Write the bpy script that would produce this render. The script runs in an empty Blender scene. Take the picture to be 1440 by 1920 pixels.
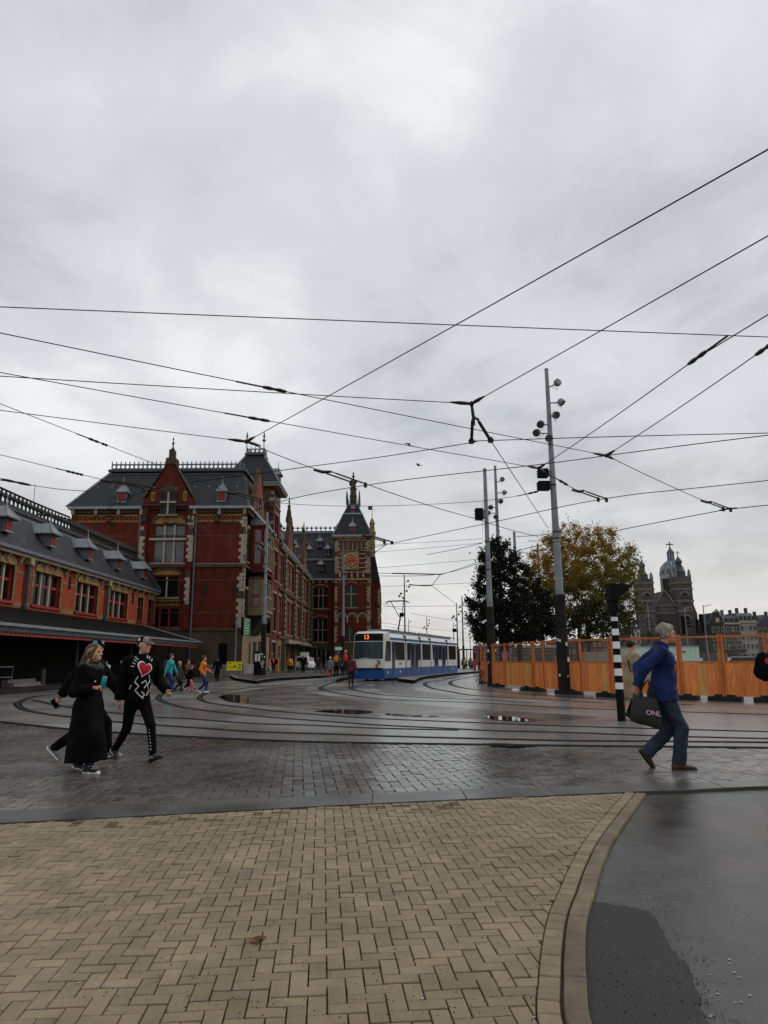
import bpy, bmesh, math, random
import numpy as np
from mathutils import Vector, Matrix
random.seed(7); rng = np.random.default_rng(7)
PI = math.pi
scene = bpy.context.scene
col = scene.collection

# ---------------------------------------------------------------- camera
F = 1300.0; PITCH = math.atan(277/1300.0); CAM_H = 1.45; ROLL = 0.006
cam_d = bpy.data.cameras.new('camera'); cam = bpy.data.objects.new('camera', cam_d); col.objects.link(cam)
cam_d.sensor_fit = 'VERTICAL'; cam_d.sensor_height = 36.0; cam_d.sensor_width = 27.0
cam_d.lens = F/1920*36; cam_d.clip_start = 0.05; cam_d.clip_end = 6000
CM = (Matrix.Rotation(PI/2+PITCH, 4, 'X') @ Matrix.Rotation(-ROLL, 4, 'Z'))
cam.matrix_world = Matrix.Translation((0, 0, CAM_H)) @ CM
scene.camera = cam

# ---------------------------------------------------------------- sky, sun, exposure
SUN_DIR = Vector((0.80, 0.28, 0.80)).normalized()          # towards the sun, behind the cloud at the upper right
w = bpy.data.worlds.new('World'); scene.world = w; w.use_nodes = True
nt = w.node_tree; nt.nodes.clear()
def N(t, **k):
    n = nt.nodes.new(t)
    for a, b in k.items(): setattr(n, a, b)
    return n
L = nt.links.new
out = N('ShaderNodeOutputWorld'); mixs = N('ShaderNodeMixShader')
sky = N('ShaderNodeTexSky', sky_type='NISHITA', sun_disc=False)
sky.sun_elevation = math.asin(SUN_DIR.z); sky.sun_rotation = math.atan2(SUN_DIR.x, SUN_DIR.y); sky.air_density = 1.0; sky.dust_density = 3.0
bg1 = N('ShaderNodeBackground'); bg1.inputs[1].default_value = 0.10
L(sky.outputs[0], bg1.inputs[0])
tc = N('ShaderNodeTexCoord'); sep = N('ShaderNodeSeparateXYZ'); L(tc.outputs['Generated'], sep.inputs[0])
def M2(op, a, b=None, clamp=False):
    n = N('ShaderNodeMath', operation=op, use_clamp=clamp)
    for i, v in enumerate((a, b)):
        if v is None: continue
        if isinstance(v, (int, float)): n.inputs[i].default_value = v
        else: L(v, n.inputs[i])
    return n.outputs[0]
zz = M2('ADD', M2('ABSOLUTE', sep.outputs[2]), 0.22)          # a flat cloud deck seen in perspective
cx = M2('DIVIDE', sep.outputs[0], zz); cy = M2('DIVIDE', sep.outputs[1], zz)
cmb = N('ShaderNodeCombineXYZ'); L(cx, cmb.inputs[0]); L(cy, cmb.inputs[1])
mp = N('ShaderNodeMapping'); L(cmb.outputs[0], mp.inputs[0]); mp.inputs['Location'].default_value = (3.3, 1.35, 0.4)
n1 = N('ShaderNodeTexNoise'); n1.inputs['Scale'].default_value = 1.15; n1.inputs['Detail'].default_value = 3.2; n1.inputs['Roughness'].default_value = 0.5; n1.inputs['Distortion'].default_value = 0.35
L(mp.outputs[0], n1.inputs['Vector'])
n2 = N('ShaderNodeTexNoise'); n2.inputs['Scale'].default_value = 3.4; n2.inputs['Detail'].default_value = 8.0; n2.inputs['Roughness'].default_value = 0.58; n2.inputs['Distortion'].default_value = 0.4
L(mp.outputs[0], n2.inputs['Vector'])
cl = M2('ADD', M2('MULTIPLY', n1.outputs['Fac'], 0.70), M2('MULTIPLY', n2.outputs['Fac'], 0.30))
ramp = N('ShaderNodeValToRGB'); L(cl, ramp.inputs[0]); ramp.color_ramp.interpolation = 'EASE'
e = ramp.color_ramp.elements
e[0].position = 0.36; e[0].color = (0.50, 0.525, 0.555, 1)
e[1].position = 0.63; e[1].color = (0.94, 0.955, 0.965, 1)
m_ = e.new(0.5); m_.color = (0.71, 0.735, 0.765, 1)
hz = N('ShaderNodeMix', data_type='RGBA'); hz.inputs[7].default_value = (0.735, 0.71, 0.665, 1)   # the deck melts into a pale band at the horizon
L(ramp.outputs[0], hz.inputs[6])
mr = N('ShaderNodeMapRange'); mr.inputs[1].default_value = 0.32; mr.inputs[2].default_value = 0.0; mr.inputs[3].default_value = 0.0; mr.inputs[4].default_value = 0.75
L(M2('ABSOLUTE', sep.outputs[2]), mr.inputs[0]); L(mr.outputs[0], hz.inputs[0])
bg2 = N('ShaderNodeBackground'); bg2.inputs[1].default_value = 1.0; L(hz.outputs[2], bg2.inputs[0])
mixs.inputs[0].default_value = 0.93; L(bg1.outputs[0], mixs.inputs[1]); L(bg2.outputs[0], mixs.inputs[2]); L(mixs.outputs[0], out.inputs[0])
sd = bpy.data.lights.new('sun', 'SUN'); sd.energy = 0.9; sd.angle = math.radians(28); sd.color = (1.0, 0.95, 0.88)
so = bpy.data.objects.new('sun', sd); col.objects.link(so); so.rotation_euler = SUN_DIR.to_track_quat('Z', 'Y').to_euler(); so.location = (40, 10, 60)
scene.view_settings.view_transform = 'Standard'; scene.view_settings.look = 'None'
scene.view_settings.exposure = 0.0; scene.view_settings.gamma = 1.0; scene.view_settings.use_curve_mapping = False
scene.cycles.max_bounces = 5; scene.cycles.diffuse_bounces = 2; scene.cycles.glossy_bounces = 3; scene.cycles.transparent_max_bounces = 8; scene.cycles.transmission_bounces = 3
scene.cycles.caustics_reflective = False; scene.cycles.caustics_refractive = False

# ---------------------------------------------------------------- surveying: photo pixel (1440x1920) to a place in the world
def ray(x, y): return CM.to_3x3() @ Vector(((x-720)/F, (960-y)/F, -1.0))
def G(x, y, z=0.0):
    d = ray(x, y); return Vector((0, 0, CAM_H)) + d*((z-CAM_H)/d.z)
def D(x, y, Y):
    d = ray(x, y); return Vector((0, 0, CAM_H)) + d*(Y/d.y)
def XP(x, y, X):
    d = ray(x, y); return Vector((0, 0, CAM_H)) + d*(X/d.x)
def PIX(p):
    c = CM.to_3x3().transposed() @ (Vector(p)-Vector((0, 0, CAM_H))); return (720+F*c.x/-c.z, 960-F*c.y/-c.z)

# ---------------------------------------------------------------- materials
MAT = {}
def mat(name, c, rough=0.75, var=0.22, scale=1.2, c2=None, fine=0.12, fscale=25.0, bump=0.0, bscale=30.0, metal=0.0, spec=0.3,
        rvar=0.0, mid=0.0, mscale=8.0, stretch=None, rand=0.0, emit=0.0, coat=0.0, island=False, obj=False):
    m = bpy.data.materials.new(name); m.use_nodes = True; t = m.node_tree; nd = t.nodes; lk = t.links.new
    b = nd['Principled BSDF']
    geo = nd.new('ShaderNodeNewGeometry'); vec = geo.outputs['Position']
    if obj:
        tcn = nd.new('ShaderNodeTexCoord'); vec = tcn.outputs['Object']
    if stretch:
        mpn = nd.new('ShaderNodeMapping'); mpn.inputs['Scale'].default_value = stretch; lk(vec, mpn.inputs[0]); vec = mpn.outputs[0]
    a = nd.new('ShaderNodeTexNoise'); a.inputs['Scale'].default_value = scale; a.inputs['Detail'].default_value = 5; lk(vec, a.inputs['Vector'])
    f = nd.new('ShaderNodeTexNoise'); f.inputs['Scale'].default_value = fscale; f.inputs['Detail'].default_value = 3; lk(vec, f.inputs['Vector'])
    mr = nd.new('ShaderNodeMapRange'); mr.inputs[1].default_value = 0.3; mr.inputs[2].default_value = 0.7; lk(a.outputs['Fac'], mr.inputs[0])
    mx = nd.new('ShaderNodeMix'); mx.data_type = 'RGBA'; lk(mr.outputs[0], mx.inputs[0])
    lo = tuple(max(0, x*(1-var)) for x in c) if c2 is None else c
    hi = tuple(x*(1+var) for x in c) if c2 is None else c2
    mx.inputs[6].default_value = (*lo, 1); mx.inputs[7].default_value = (*hi, 1)
    outc = mx.outputs[2]
    mr2 = nd.new('ShaderNodeMapRange'); mr2.inputs[1].default_value = 0.25; mr2.inputs[2].default_value = 0.75; mr2.inputs[3].default_value = 1-fine; mr2.inputs[4].default_value = 1+fine
    lk(f.outputs['Fac'], mr2.inputs[0]); fac = mr2.outputs[0]
    if rand:
        oi = nd.new('ShaderNodeObjectInfo'); src = oi.outputs['Random']
        if island:
            ad = nd.new('ShaderNodeMath'); ad.operation = 'ADD'; lk(src, ad.inputs[0]); lk(geo.outputs['Random Per Island'], ad.inputs[1])
            fr = nd.new('ShaderNodeMath'); fr.operation = 'FRACT'; lk(ad.outputs[0], fr.inputs[0]); src = fr.outputs[0]
        mr3 = nd.new('ShaderNodeMapRange'); mr3.inputs[3].default_value = 1-rand; mr3.inputs[4].default_value = 1+rand; lk(src, mr3.inputs[0])
        mu = nd.new('ShaderNodeMath'); mu.operation = 'MULTIPLY'; lk(fac, mu.inputs[0]); lk(mr3.outputs[0], mu.inputs[1]); fac = mu.outputs[0]
    if mid:
        a2 = nd.new('ShaderNodeTexNoise'); a2.inputs['Scale'].default_value = mscale; a2.inputs['Detail'].default_value = 6; a2.inputs['Roughness'].default_value = 0.65; lk(vec, a2.inputs['Vector'])
        mr5 = nd.new('ShaderNodeMapRange'); mr5.inputs[1].default_value = 0.3; mr5.inputs[2].default_value = 0.7; mr5.inputs[3].default_value = 1-mid; mr5.inputs[4].default_value = 1+mid*.6; lk(a2.outputs['Fac'], mr5.inputs[0])
        mu2 = nd.new('ShaderNodeMath'); mu2.operation = 'MULTIPLY'; lk(fac, mu2.inputs[0]); lk(mr5.outputs[0], mu2.inputs[1]); fac = mu2.outputs[0]
    vm = nd.new('ShaderNodeVectorMath'); vm.operation = 'SCALE'; lk(outc, vm.inputs[0]); lk(fac, vm.inputs['Scale'])
    lk(vm.outputs[0], b.inputs['Base Color'])
    b.inputs['Metallic'].default_value = metal; b.inputs['Specular IOR Level'].default_value = spec
    b.inputs['Roughness'].default_value = rough; b.inputs['Coat Weight'].default_value = coat; b.inputs['Coat Roughness'].default_value = 0.12
    if rvar:
        mr4 = nd.new('ShaderNodeMapRange'); mr4.inputs[1].default_value = 0.3; mr4.inputs[2].default_value = 0.7
        mr4.inputs[3].default_value = max(0.03, rough-rvar); mr4.inputs[4].default_value = min(1, rough+rvar); lk(a.outputs['Fac'], mr4.inputs[0]); lk(mr4.outputs[0], b.inputs['Roughness'])
    if bump:
        bn = nd.new('ShaderNodeTexNoise'); bn.inputs['Scale'].default_value = bscale; bn.inputs['Detail'].default_value = 3; lk(vec, bn.inputs['Vector'])
        bp = nd.new('ShaderNodeBump'); bp.inputs['Strength'].default_value = bump; bp.inputs['Distance'].default_value = 0.02
        lk(bn.outputs['Fac'], bp.inputs['Height']); lk(bp.outputs[0], b.inputs['Normal'])
    if emit:
        b.inputs['Emission Color'].default_value = (*c, 1); b.inputs['Emission Strength'].default_value = emit
    MAT[name] = m; return m

# ---------------------------------------------------------------- mesh helpers
WO = {}                                                        # world origin of each object that parents others
def put(name, me, m=None, parent=None):
    o = bpy.data.objects.new(name, me); col.objects.link(o)
    if m is not None and me is not None and not me.materials:
        for q in (m if isinstance(m, (list, tuple)) else [m]): me.materials.append(MAT[q] if isinstance(q, str) else q)
    if parent is not None: o.parent = parent
    return o
def tag(o, label=None, cat=None, group=None, kind=None):
    if label: o['label'] = label
    if cat: o['category'] = cat
    if group: o['group'] = group
    if kind: o['kind'] = kind
    return o
def thing(name, loc, label, cat, group=None):
    o = put(name, None); o.location = loc; o.empty_display_size = 0.3; WO[o] = Vector(loc); return tag(o, label, cat, group)
class MB:
    def __init__(s): s.v = []; s.f = []; s.mi = []
    def add(s, v, f, mi=0):
        b = len(s.v); s.v.extend([tuple(q) for q in v]); s.f.extend([tuple(i+b for i in q) for q in f]); s.mi.extend([mi]*len(f)); return s
    def box(s, x0, x1, y0, y1, z0, z1, mi=0):
        return s.add([(x0,y0,z0),(x1,y0,z0),(x1,y1,z0),(x0,y1,z0),(x0,y0,z1),(x1,y0,z1),(x1,y1,z1),(x0,y1,z1)],
                     [(0,3,2,1),(4,5,6,7),(0,1,5,4),(1,2,6,5),(2,3,7,6),(3,0,4,7)], mi)
    def obox(s, c, ax, ay, az, mi=0):                          # centre and three half axes
        c, ax, ay, az = map(Vector, (c, ax, ay, az))
        p = [c+ax*i+ay*j+az*k for k in (-1,1) for i, j in ((-1,-1),(1,-1),(1,1),(-1,1))]
        return s.add(p, [(0,3,2,1),(4,5,6,7),(0,1,5,4),(1,2,6,5),(2,3,7,6),(3,0,4,7)], mi)
    def bar(s, p0, p1, w, h, up=(0,0,1), mi=0):
        p0, p1 = Vector(p0), Vector(p1); d = p1-p0; l = d.length; d.normalize(); u = Vector(up); sd = d.cross(u)
        if sd.length < 1e-4: sd = d.cross(Vector((1,0,0)))
        sd.normalize(); u = sd.cross(d)
        return s.obox((p0+p1)/2, d*l/2, sd*w/2, u*h/2, mi)
    def quad(s, a, b, c, d, mi=0): return s.add([a,b,c,d], [(0,1,2,3)], mi)
    def tri(s, a, b, c, mi=0): return s.add([a,b,c], [(0,1,2)], mi)
    def prism(s, poly, vec, mi=0):                             # planar polygon pushed along vec
        n = len(poly); poly = [Vector(p) for p in poly]; vec = Vector(vec)
        v = poly+[p+vec for p in poly]
        return s.add(v, [tuple(range(n-1,-1,-1)), tuple(range(n,2*n))]+[(i,(i+1)%n,n+(i+1)%n,n+i) for i in range(n)], mi)
    def cone(s, p0, p1, r0, r1, n=10, mi=0, cap=True):
        p0, p1 = Vector(p0), Vector(p1); d = (p1-p0).normalized(); a = d.cross(Vector((0,0,1)))
        if a.length < 1e-3: a = Vector((1,0,0))
        a.normalize(); b = d.cross(a); v = []
        for p, r in ((p0,r0),(p1,r1)):
            for i in range(n):
                t = 2*PI*i/n; v.append(p+a*(math.cos(t)*r)+b*(math.sin(t)*r))
        f = [(i,(i+1)%n,n+(i+1)%n,n+i) for i in range(n)]
        if cap: f += [tuple(range(n-1,-1,-1)), tuple(range(n,2*n))]
        return s.add(v, f, mi)
    def tube(s, pts, r, n=6, mi=0, cap=True):
        pts = [Vector(p) for p in pts]; k = len(pts); rs = r if isinstance(r, (list, tuple)) else [r]*k; v = []; f = []; ref = None
        for i, p in enumerate(pts):
            d = (pts[min(i+1,k-1)]-pts[max(i-1,0)]).normalized()
            if ref is None:
                ref = d.cross(Vector((0,0,1)));
                if ref.length < 1e-3: ref = Vector((1,0,0))
            a = (ref-d*ref.dot(d)).normalized(); ref = a; b = d.cross(a)
            for j in range(n):
                t = 2*PI*j/n; v.append(p+a*(math.cos(t)*rs[i])+b*(math.sin(t)*rs[i]))
        for i in range(k-1):
            for j in range(n): f.append((i*n+j, i*n+(j+1)%n, (i+1)*n+(j+1)%n, (i+1)*n+j))
        if cap: f += [tuple(range(n-1,-1,-1)), tuple(range((k-1)*n, k*n))]
        return s.add(v, f, mi)
    def lathe(s, prof, c=(0,0,0), n=12, mi=0, rot=0.0, sq=False):
        c = Vector(c); v = []; k = len(prof)
        for r, z in prof:
            for j in range(n):
                t = 2*PI*j/n+rot; v.append(c+Vector((r*math.cos(t), r*math.sin(t), z)))
        f = [(i*n+j, i*n+(j+1)%n, (i+1)*n+(j+1)%n, (i+1)*n+j) for i in range(k-1) for j in range(n)]
        f += [tuple(range(n-1,-1,-1)), tuple(range((k-1)*n, k*n))]
        return s.add(v, f, mi)
    def ring(s, c, r, t, ax, az, n=10, mi=0):                  # flat-ish ring in the plane of ax, az
        c, ax, az = Vector(c), Vector(ax), Vector(az); nn = ax.cross(az); v = []; f = []
        for j in range(n):
            q = 2*PI*j/n; d = ax*math.cos(q)+az*math.sin(q)
            v += [c+d*(r-t), c+nn*t*.8+d*r, c+d*(r+t), c-nn*t*.8+d*r]
        for j in range(n):
            a, b = 4*j, 4*((j+1)%n)
            for k in range(4): f.append((a+k, b+k, b+(k+1)%4, a+(k+1)%4))
        return s.add(v, f, mi)
    def mesh(s, name, off=(0,0,0), smooth=False):
        me = bpy.data.meshes.new(name); ox, oy, oz = off
        me.from_pydata([(x-ox, y-oy, z-oz) for x, y, z in s.v], [], s.f)
        if any(s.mi): me.polygons.foreach_set('material_index', s.mi)
        if smooth: me.polygons.foreach_set('use_smooth', [True]*len(s.f))
        return me
    def build(s, name, m, parent=None, smooth=False):
        off = WO[parent] if parent is not None else Vector((0,0,0))
        o = put(name, s.mesh(name, off, smooth), m, parent); WO[o] = off; return o
UNIT = {}
def unit(m):
    if m not in UNIT:
        UNIT[m] = MB().box(-.5,.5,-.5,.5,-.5,.5).mesh('block_'+m); UNIT[m].materials.append(MAT[m])
    return UNIT[m]
def box(name, m, parent, x0, x1, y0, y1, z0, z1):              # one block piece, sharing mesh data with its like
    o = put(name, unit(m), None, parent); off = WO[parent] if parent is not None else Vector((0,0,0))
    o.location = Vector(((x0+x1)/2, (y0+y1)/2, (z0+z1)/2))-off; o.scale = (abs(x1-x0), abs(y1-y0), abs(z1-z0)); return o
def copy_tree(o, parent=None):
    c = o.copy(); col.objects.link(c)
    if parent is not None: c.parent = parent
    WO[c] = WO.get(o, Vector((0,0,0)))
    for ch in list(o.children): copy_tree(ch, c)
    return c
def crom(pts, k=6):                                            # smooth a polyline
    pts = [Vector(p) for p in pts]; o = []
    for i in range(len(pts)-1):
        p0, p1, p2, p3 = pts[max(i-1,0)], pts[i], pts[i+1], pts[min(i+2,len(pts)-1)]
        for j in range(k):
            t = j/k; o.append(.5*((2*p1)+(p2-p0)*t+(2*p0-5*p1+4*p2-p3)*t*t+(3*p1-p0-3*p2+p3)*t**3))
    o.append(pts[-1]); return o
def strip(mb, pts, wdt, z, off=0.0, mi=0):
    v = []; n = len(pts)
    for i, p in enumerate(pts):
        d = pts[min(i+1,n-1)]-pts[max(i-1,0)]; d.z = 0; d.normalize(); s = Vector((-d.y, d.x, 0))
        v += [Vector((p.x, p.y, z))+s*(off-wdt/2), Vector((p.x, p.y, z))+s*(off+wdt/2)]
    return mb.add(v, [(2*i, 2*i+2, 2*i+3, 2*i+1)[::-1] for i in range(n-1)], mi)
def text_mesh(name, s, size, m, parent, mtx, ext=0.002):
    cu = bpy.data.curves.new(name, 'FONT'); cu.body = s; cu.size = size; cu.extrude = ext; cu.align_x = 'CENTER'; cu.align_y = 'CENTER'; cu.resolution_u = 3; cu.offset = size*0.018
    o = bpy.data.objects.new(name, cu); col.objects.link(o)
    dg = bpy.context.evaluated_depsgraph_get(); me = bpy.data.meshes.new_from_object(o.evaluated_get(dg)); bpy.data.objects.remove(o)
    me.materials.clear(); me.materials.append(MAT[m]); r = bpy.data.objects.new(name, me); col.objects.link(r)
    if parent is not None: r.parent = parent; mtx = Matrix.Translation(-WO[parent]) @ mtx
    r.matrix_local = mtx; return r
# ================================================================ materials of the place
mat('asphalt_track', (0.170,0.164,0.156), 0.25, 0.22, 0.22, fine=0.10, fscale=40, bump=0.05, bscale=60, rvar=0.11, spec=0.5, mid=.15, mscale=2.0)
mat('asphalt_dark', (0.040,0.036,0.032), 0.26, 0.5, 1.3, fine=0.75, fscale=190, bump=0.16, bscale=150, rvar=0.15, spec=0.5, mid=.5, mscale=4)
mat('asphalt_patch', (0.013,0.012,0.011), 0.55, 0.4, 2.0, fine=0.8, fscale=130, bump=0.9, bscale=90, spec=0.4)
mat('joint_sand', (0.062,0.046,0.028), 0.95, 0.4, 3.0, fine=0.4, fscale=120, bump=0.4, bscale=120)
mat('joint_dark', (0.016,0.015,0.014), 0.6, 0.3, 3.0)
mat('paver_beige', (0.205,0.160,0.100), 0.80, 0.10, 0.7, c2=(0.285,0.228,0.150), fine=0.22, fscale=150, bump=0.35, bscale=160, rand=0.12, island=True, spec=0.25, mid=.22, mscale=3.5)
mat('paver_rough', (0.13,0.09,0.06), 0.9, 0.3, 6, fine=0.5, fscale=120, bump=0.8, bscale=120, rand=0.15, island=True)
mat('kerb_beige', (0.165,0.132,0.086), 0.8, 0.2, 2.0, fine=0.22, fscale=120, bump=0.3, bscale=150, rand=0.10, mid=.3, mscale=7, spec=.25)
mat('paver_grey', (0.092,0.088,0.082), 0.19, 0.3, 0.35, fine=0.15, fscale=60, bump=0.07, bscale=90, rand=0.25, island=True, rvar=0.13, spec=0.5, mid=.2, mscale=2)
mat('kerb_grey', (0.062,0.060,0.057), 0.28, 0.25, 1.0, fine=0.2, fscale=60, bump=0.12, bscale=60, rvar=0.12)
mat('rail_steel', (0.030,0.028,0.027), 0.5, 0.3, 2.0, metal=0.2, fine=0.2, spec=.2)
mat('seal_black', (0.010,0.010,0.010), 0.9, 0.4, 3.0, fine=0.3, spec=.05)
mat('water', (0.012,0.012,0.012), 0.02, 0.05, 1.0, spec=0.6)
mat('forecourt', (0.055,0.050,0.046), 0.30, 0.3, 0.25, fine=0.2, fscale=6, rvar=0.12)
mat('platform_grey', (0.16,0.155,0.15), 0.33, 0.2, 0.5, fine=0.15, fscale=8, rvar=0.1)
mat('kerb_black', (0.008,0.008,0.008), 0.8, 0.3, 2.0, spec=.05)
mat('speck', (0.30,0.29,0.27), 0.8, 0.2, 5)
mat('grit', (0.03,0.025,0.02), 0.9, 0.3, 5)
mat('leaf_brown', (0.12,0.05,0.02), 0.6, 0.3, 30)
def island_mat():
    m = mat('island_setts', (0.075,0.062,0.050), 0.28, 0.25, 0.6, rvar=0.12); t = m.node_tree; lk = t.links.new; b = t.nodes['Principled BSDF']
    br = t.nodes.new('ShaderNodeTexBrick'); br.inputs['Scale'].default_value = 1; br.inputs['Brick Width'].default_value = 0.42; br.inputs['Row Height'].default_value = 0.21; br.inputs['Mortar Size'].default_value = 0.03
    br.inputs['Color1'].default_value = (0.8,0.8,0.8,1); br.inputs['Color2'].default_value = (1.25,1.2,1.15,1); br.inputs['Mortar'].default_value = (0.35,0.35,0.35,1)
    g = t.nodes.new('ShaderNodeNewGeometry'); mp = t.nodes.new('ShaderNodeMapping'); mp.inputs['Rotation'].default_value = (0,0,0.5); lk(g.outputs['Position'], mp.inputs[0]); lk(mp.outputs[0], br.inputs['Vector'])
    old = b.inputs['Base Color'].links[0].from_socket; mu = t.nodes.new('ShaderNodeVectorMath'); mu.operation = 'MULTIPLY'; lk(old, mu.inputs[0]); lk(br.outputs['Color'], mu.inputs[1]); lk(mu.outputs[0], b.inputs['Base Color'])
    bp = t.nodes.new('ShaderNodeBump'); bp.inputs['Strength'].default_value = 0.5; bp.inputs['Distance'].default_value = 0.02; lk(br.outputs['Color'], bp.inputs['Height']); lk(bp.outputs[0], b.inputs['Normal'])
island_mat()

# ================================================================ ground sheet and track bed
def sheet(name, poly, z, m, thick=0.0):
    mb = MB(); p = [Vector((q[0], q[1], z)) for q in poly]
    a = sum(p[i].x*p[(i+1)%len(p)].y-p[(i+1)%len(p)].x*p[i].y for i in range(len(p)))
    if a < 0: p.reverse()
    if thick: mb.prism([q-Vector((0,0,thick)) for q in p], (0,0,thick))
    else: mb.add(p, [tuple(range(len(p)))])
    return tag(mb.build(name, m), kind='structure')
gmb = MB(); R_ = 1200
gmb.add([(-R_,-R_,0),(R_,-R_,0),(R_,R_,0),(-R_,R_,0)], [(0,1,2,3)])
ground = tag(gmb.build('ground', 'asphalt_track'), kind='structure')
gp = lambda pts, z=0.0: [G(x, y, z) for x, y in pts]

# --- foreground pavement of beige bricks in herringbone
ZP = 0.030                                                      # top of the bricks
edge_in = crom(gp([(1172,1485),(1107,1560),(1075,1610),(1052,1660),(1030,1710),(1018,1760),(1010,1830),(1010,1920)], ZP)+[Vector((0.62,2.6,ZP)), Vector((0.72,1.6,ZP)), Vector((0.95,0.2,ZP)), Vector((1.3,-1.2,ZP))], 5)
topline = crom(gp([(-60,1548),(0,1545),(400,1524),(720,1507),(1215,1485),(1300,1482)], ZP), 6)
def y_top(x):                                                   # far edge of the bricks
    for a, b in zip(topline, topline[1:]):
        if a.x <= x <= b.x: return a.y+(b.y-a.y)*(x-a.x)/(b.x-a.x)
    a, b = (topline[0], topline[1]) if x < topline[0].x else (topline[-2], topline[-1])
    return a.y+(b.y-a.y)*(x-a.x)/(b.x-a.x)
def x_right(y):
    for a, b in zip(edge_in, edge_in[1:]):
        if b.y <= y <= a.y: return a.x+(b.x-a.x)*(y-a.y)/(b.y-a.y)
    return edge_in[0].x if y > edge_in[0].y else edge_in[-1].x
pavement = sheet('brick_pavement', [(-9,-2),(1.5,-2)]+[(p.x+0.125,p.y) for p in reversed(edge_in)]+[(edge_in[0].x+.1, y_top(edge_in[0].x)-0.01)]+[(x, y_top(x)-0.01) for x in np.linspace(2.6,-9,20)], 0.012, 'joint_sand')
WO[pavement] = Vector((0,0,0))
def clip(poly, p, n):                                           # keep the side where (q-p).n <= 0
    o = []
    for i in range(len(poly)):
        a, b = poly[i], poly[(i+1)%len(poly)]; da = (a[0]-p[0])*n[0]+(a[1]-p[1])*n[1]; db = (b[0]-p[0])*n[0]+(b[1]-p[1])*n[1]
        if da <= 0: o.append(a)
        if (da < 0 < db) or (db < 0 < da):
            t = da/(da-db); o.append((a[0]+(b[0]-a[0])*t, a[1]+(b[1]-a[1])*t))
    return o
def brick_mb(mb, poly, z0, z1, ch=0.006, tilt=(0,0)):
    n = len(poly); cx = sum(p[0] for p in poly)/n; cy = sum(p[1] for p in poly)/n
    if sum(poly[i][0]*poly[(i+1)%n][1]-poly[(i+1)%n][0]*poly[i][1] for i in range(n)) < 0: poly = poly[::-1]
    tz = lambda p: (p[0]-cx)*tilt[0]+(p[1]-cy)*tilt[1]
    ins = []
    for p in poly:
        dx, dy = cx-p[0], cy-p[1]; l = math.hypot(dx, dy) or 1; ins.append((p[0]+dx/l*ch*1.4, p[1]+dy/l*ch*1.4))
    v = [(p[0],p[1],z0) for p in poly]+[(p[0],p[1],z1-ch+tz(p)) for p in poly]+[(p[0],p[1],z1+tz(p)) for p in ins]
    f = [(i,(i+1)%n,n+(i+1)%n,n+i) for i in range(n)]+[(n+i,n+(i+1)%n,2*n+(i+1)%n,2*n+i) for i in range(n)]+[tuple(range(2*n,3*n))]
    mb.add(v, f)
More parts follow.
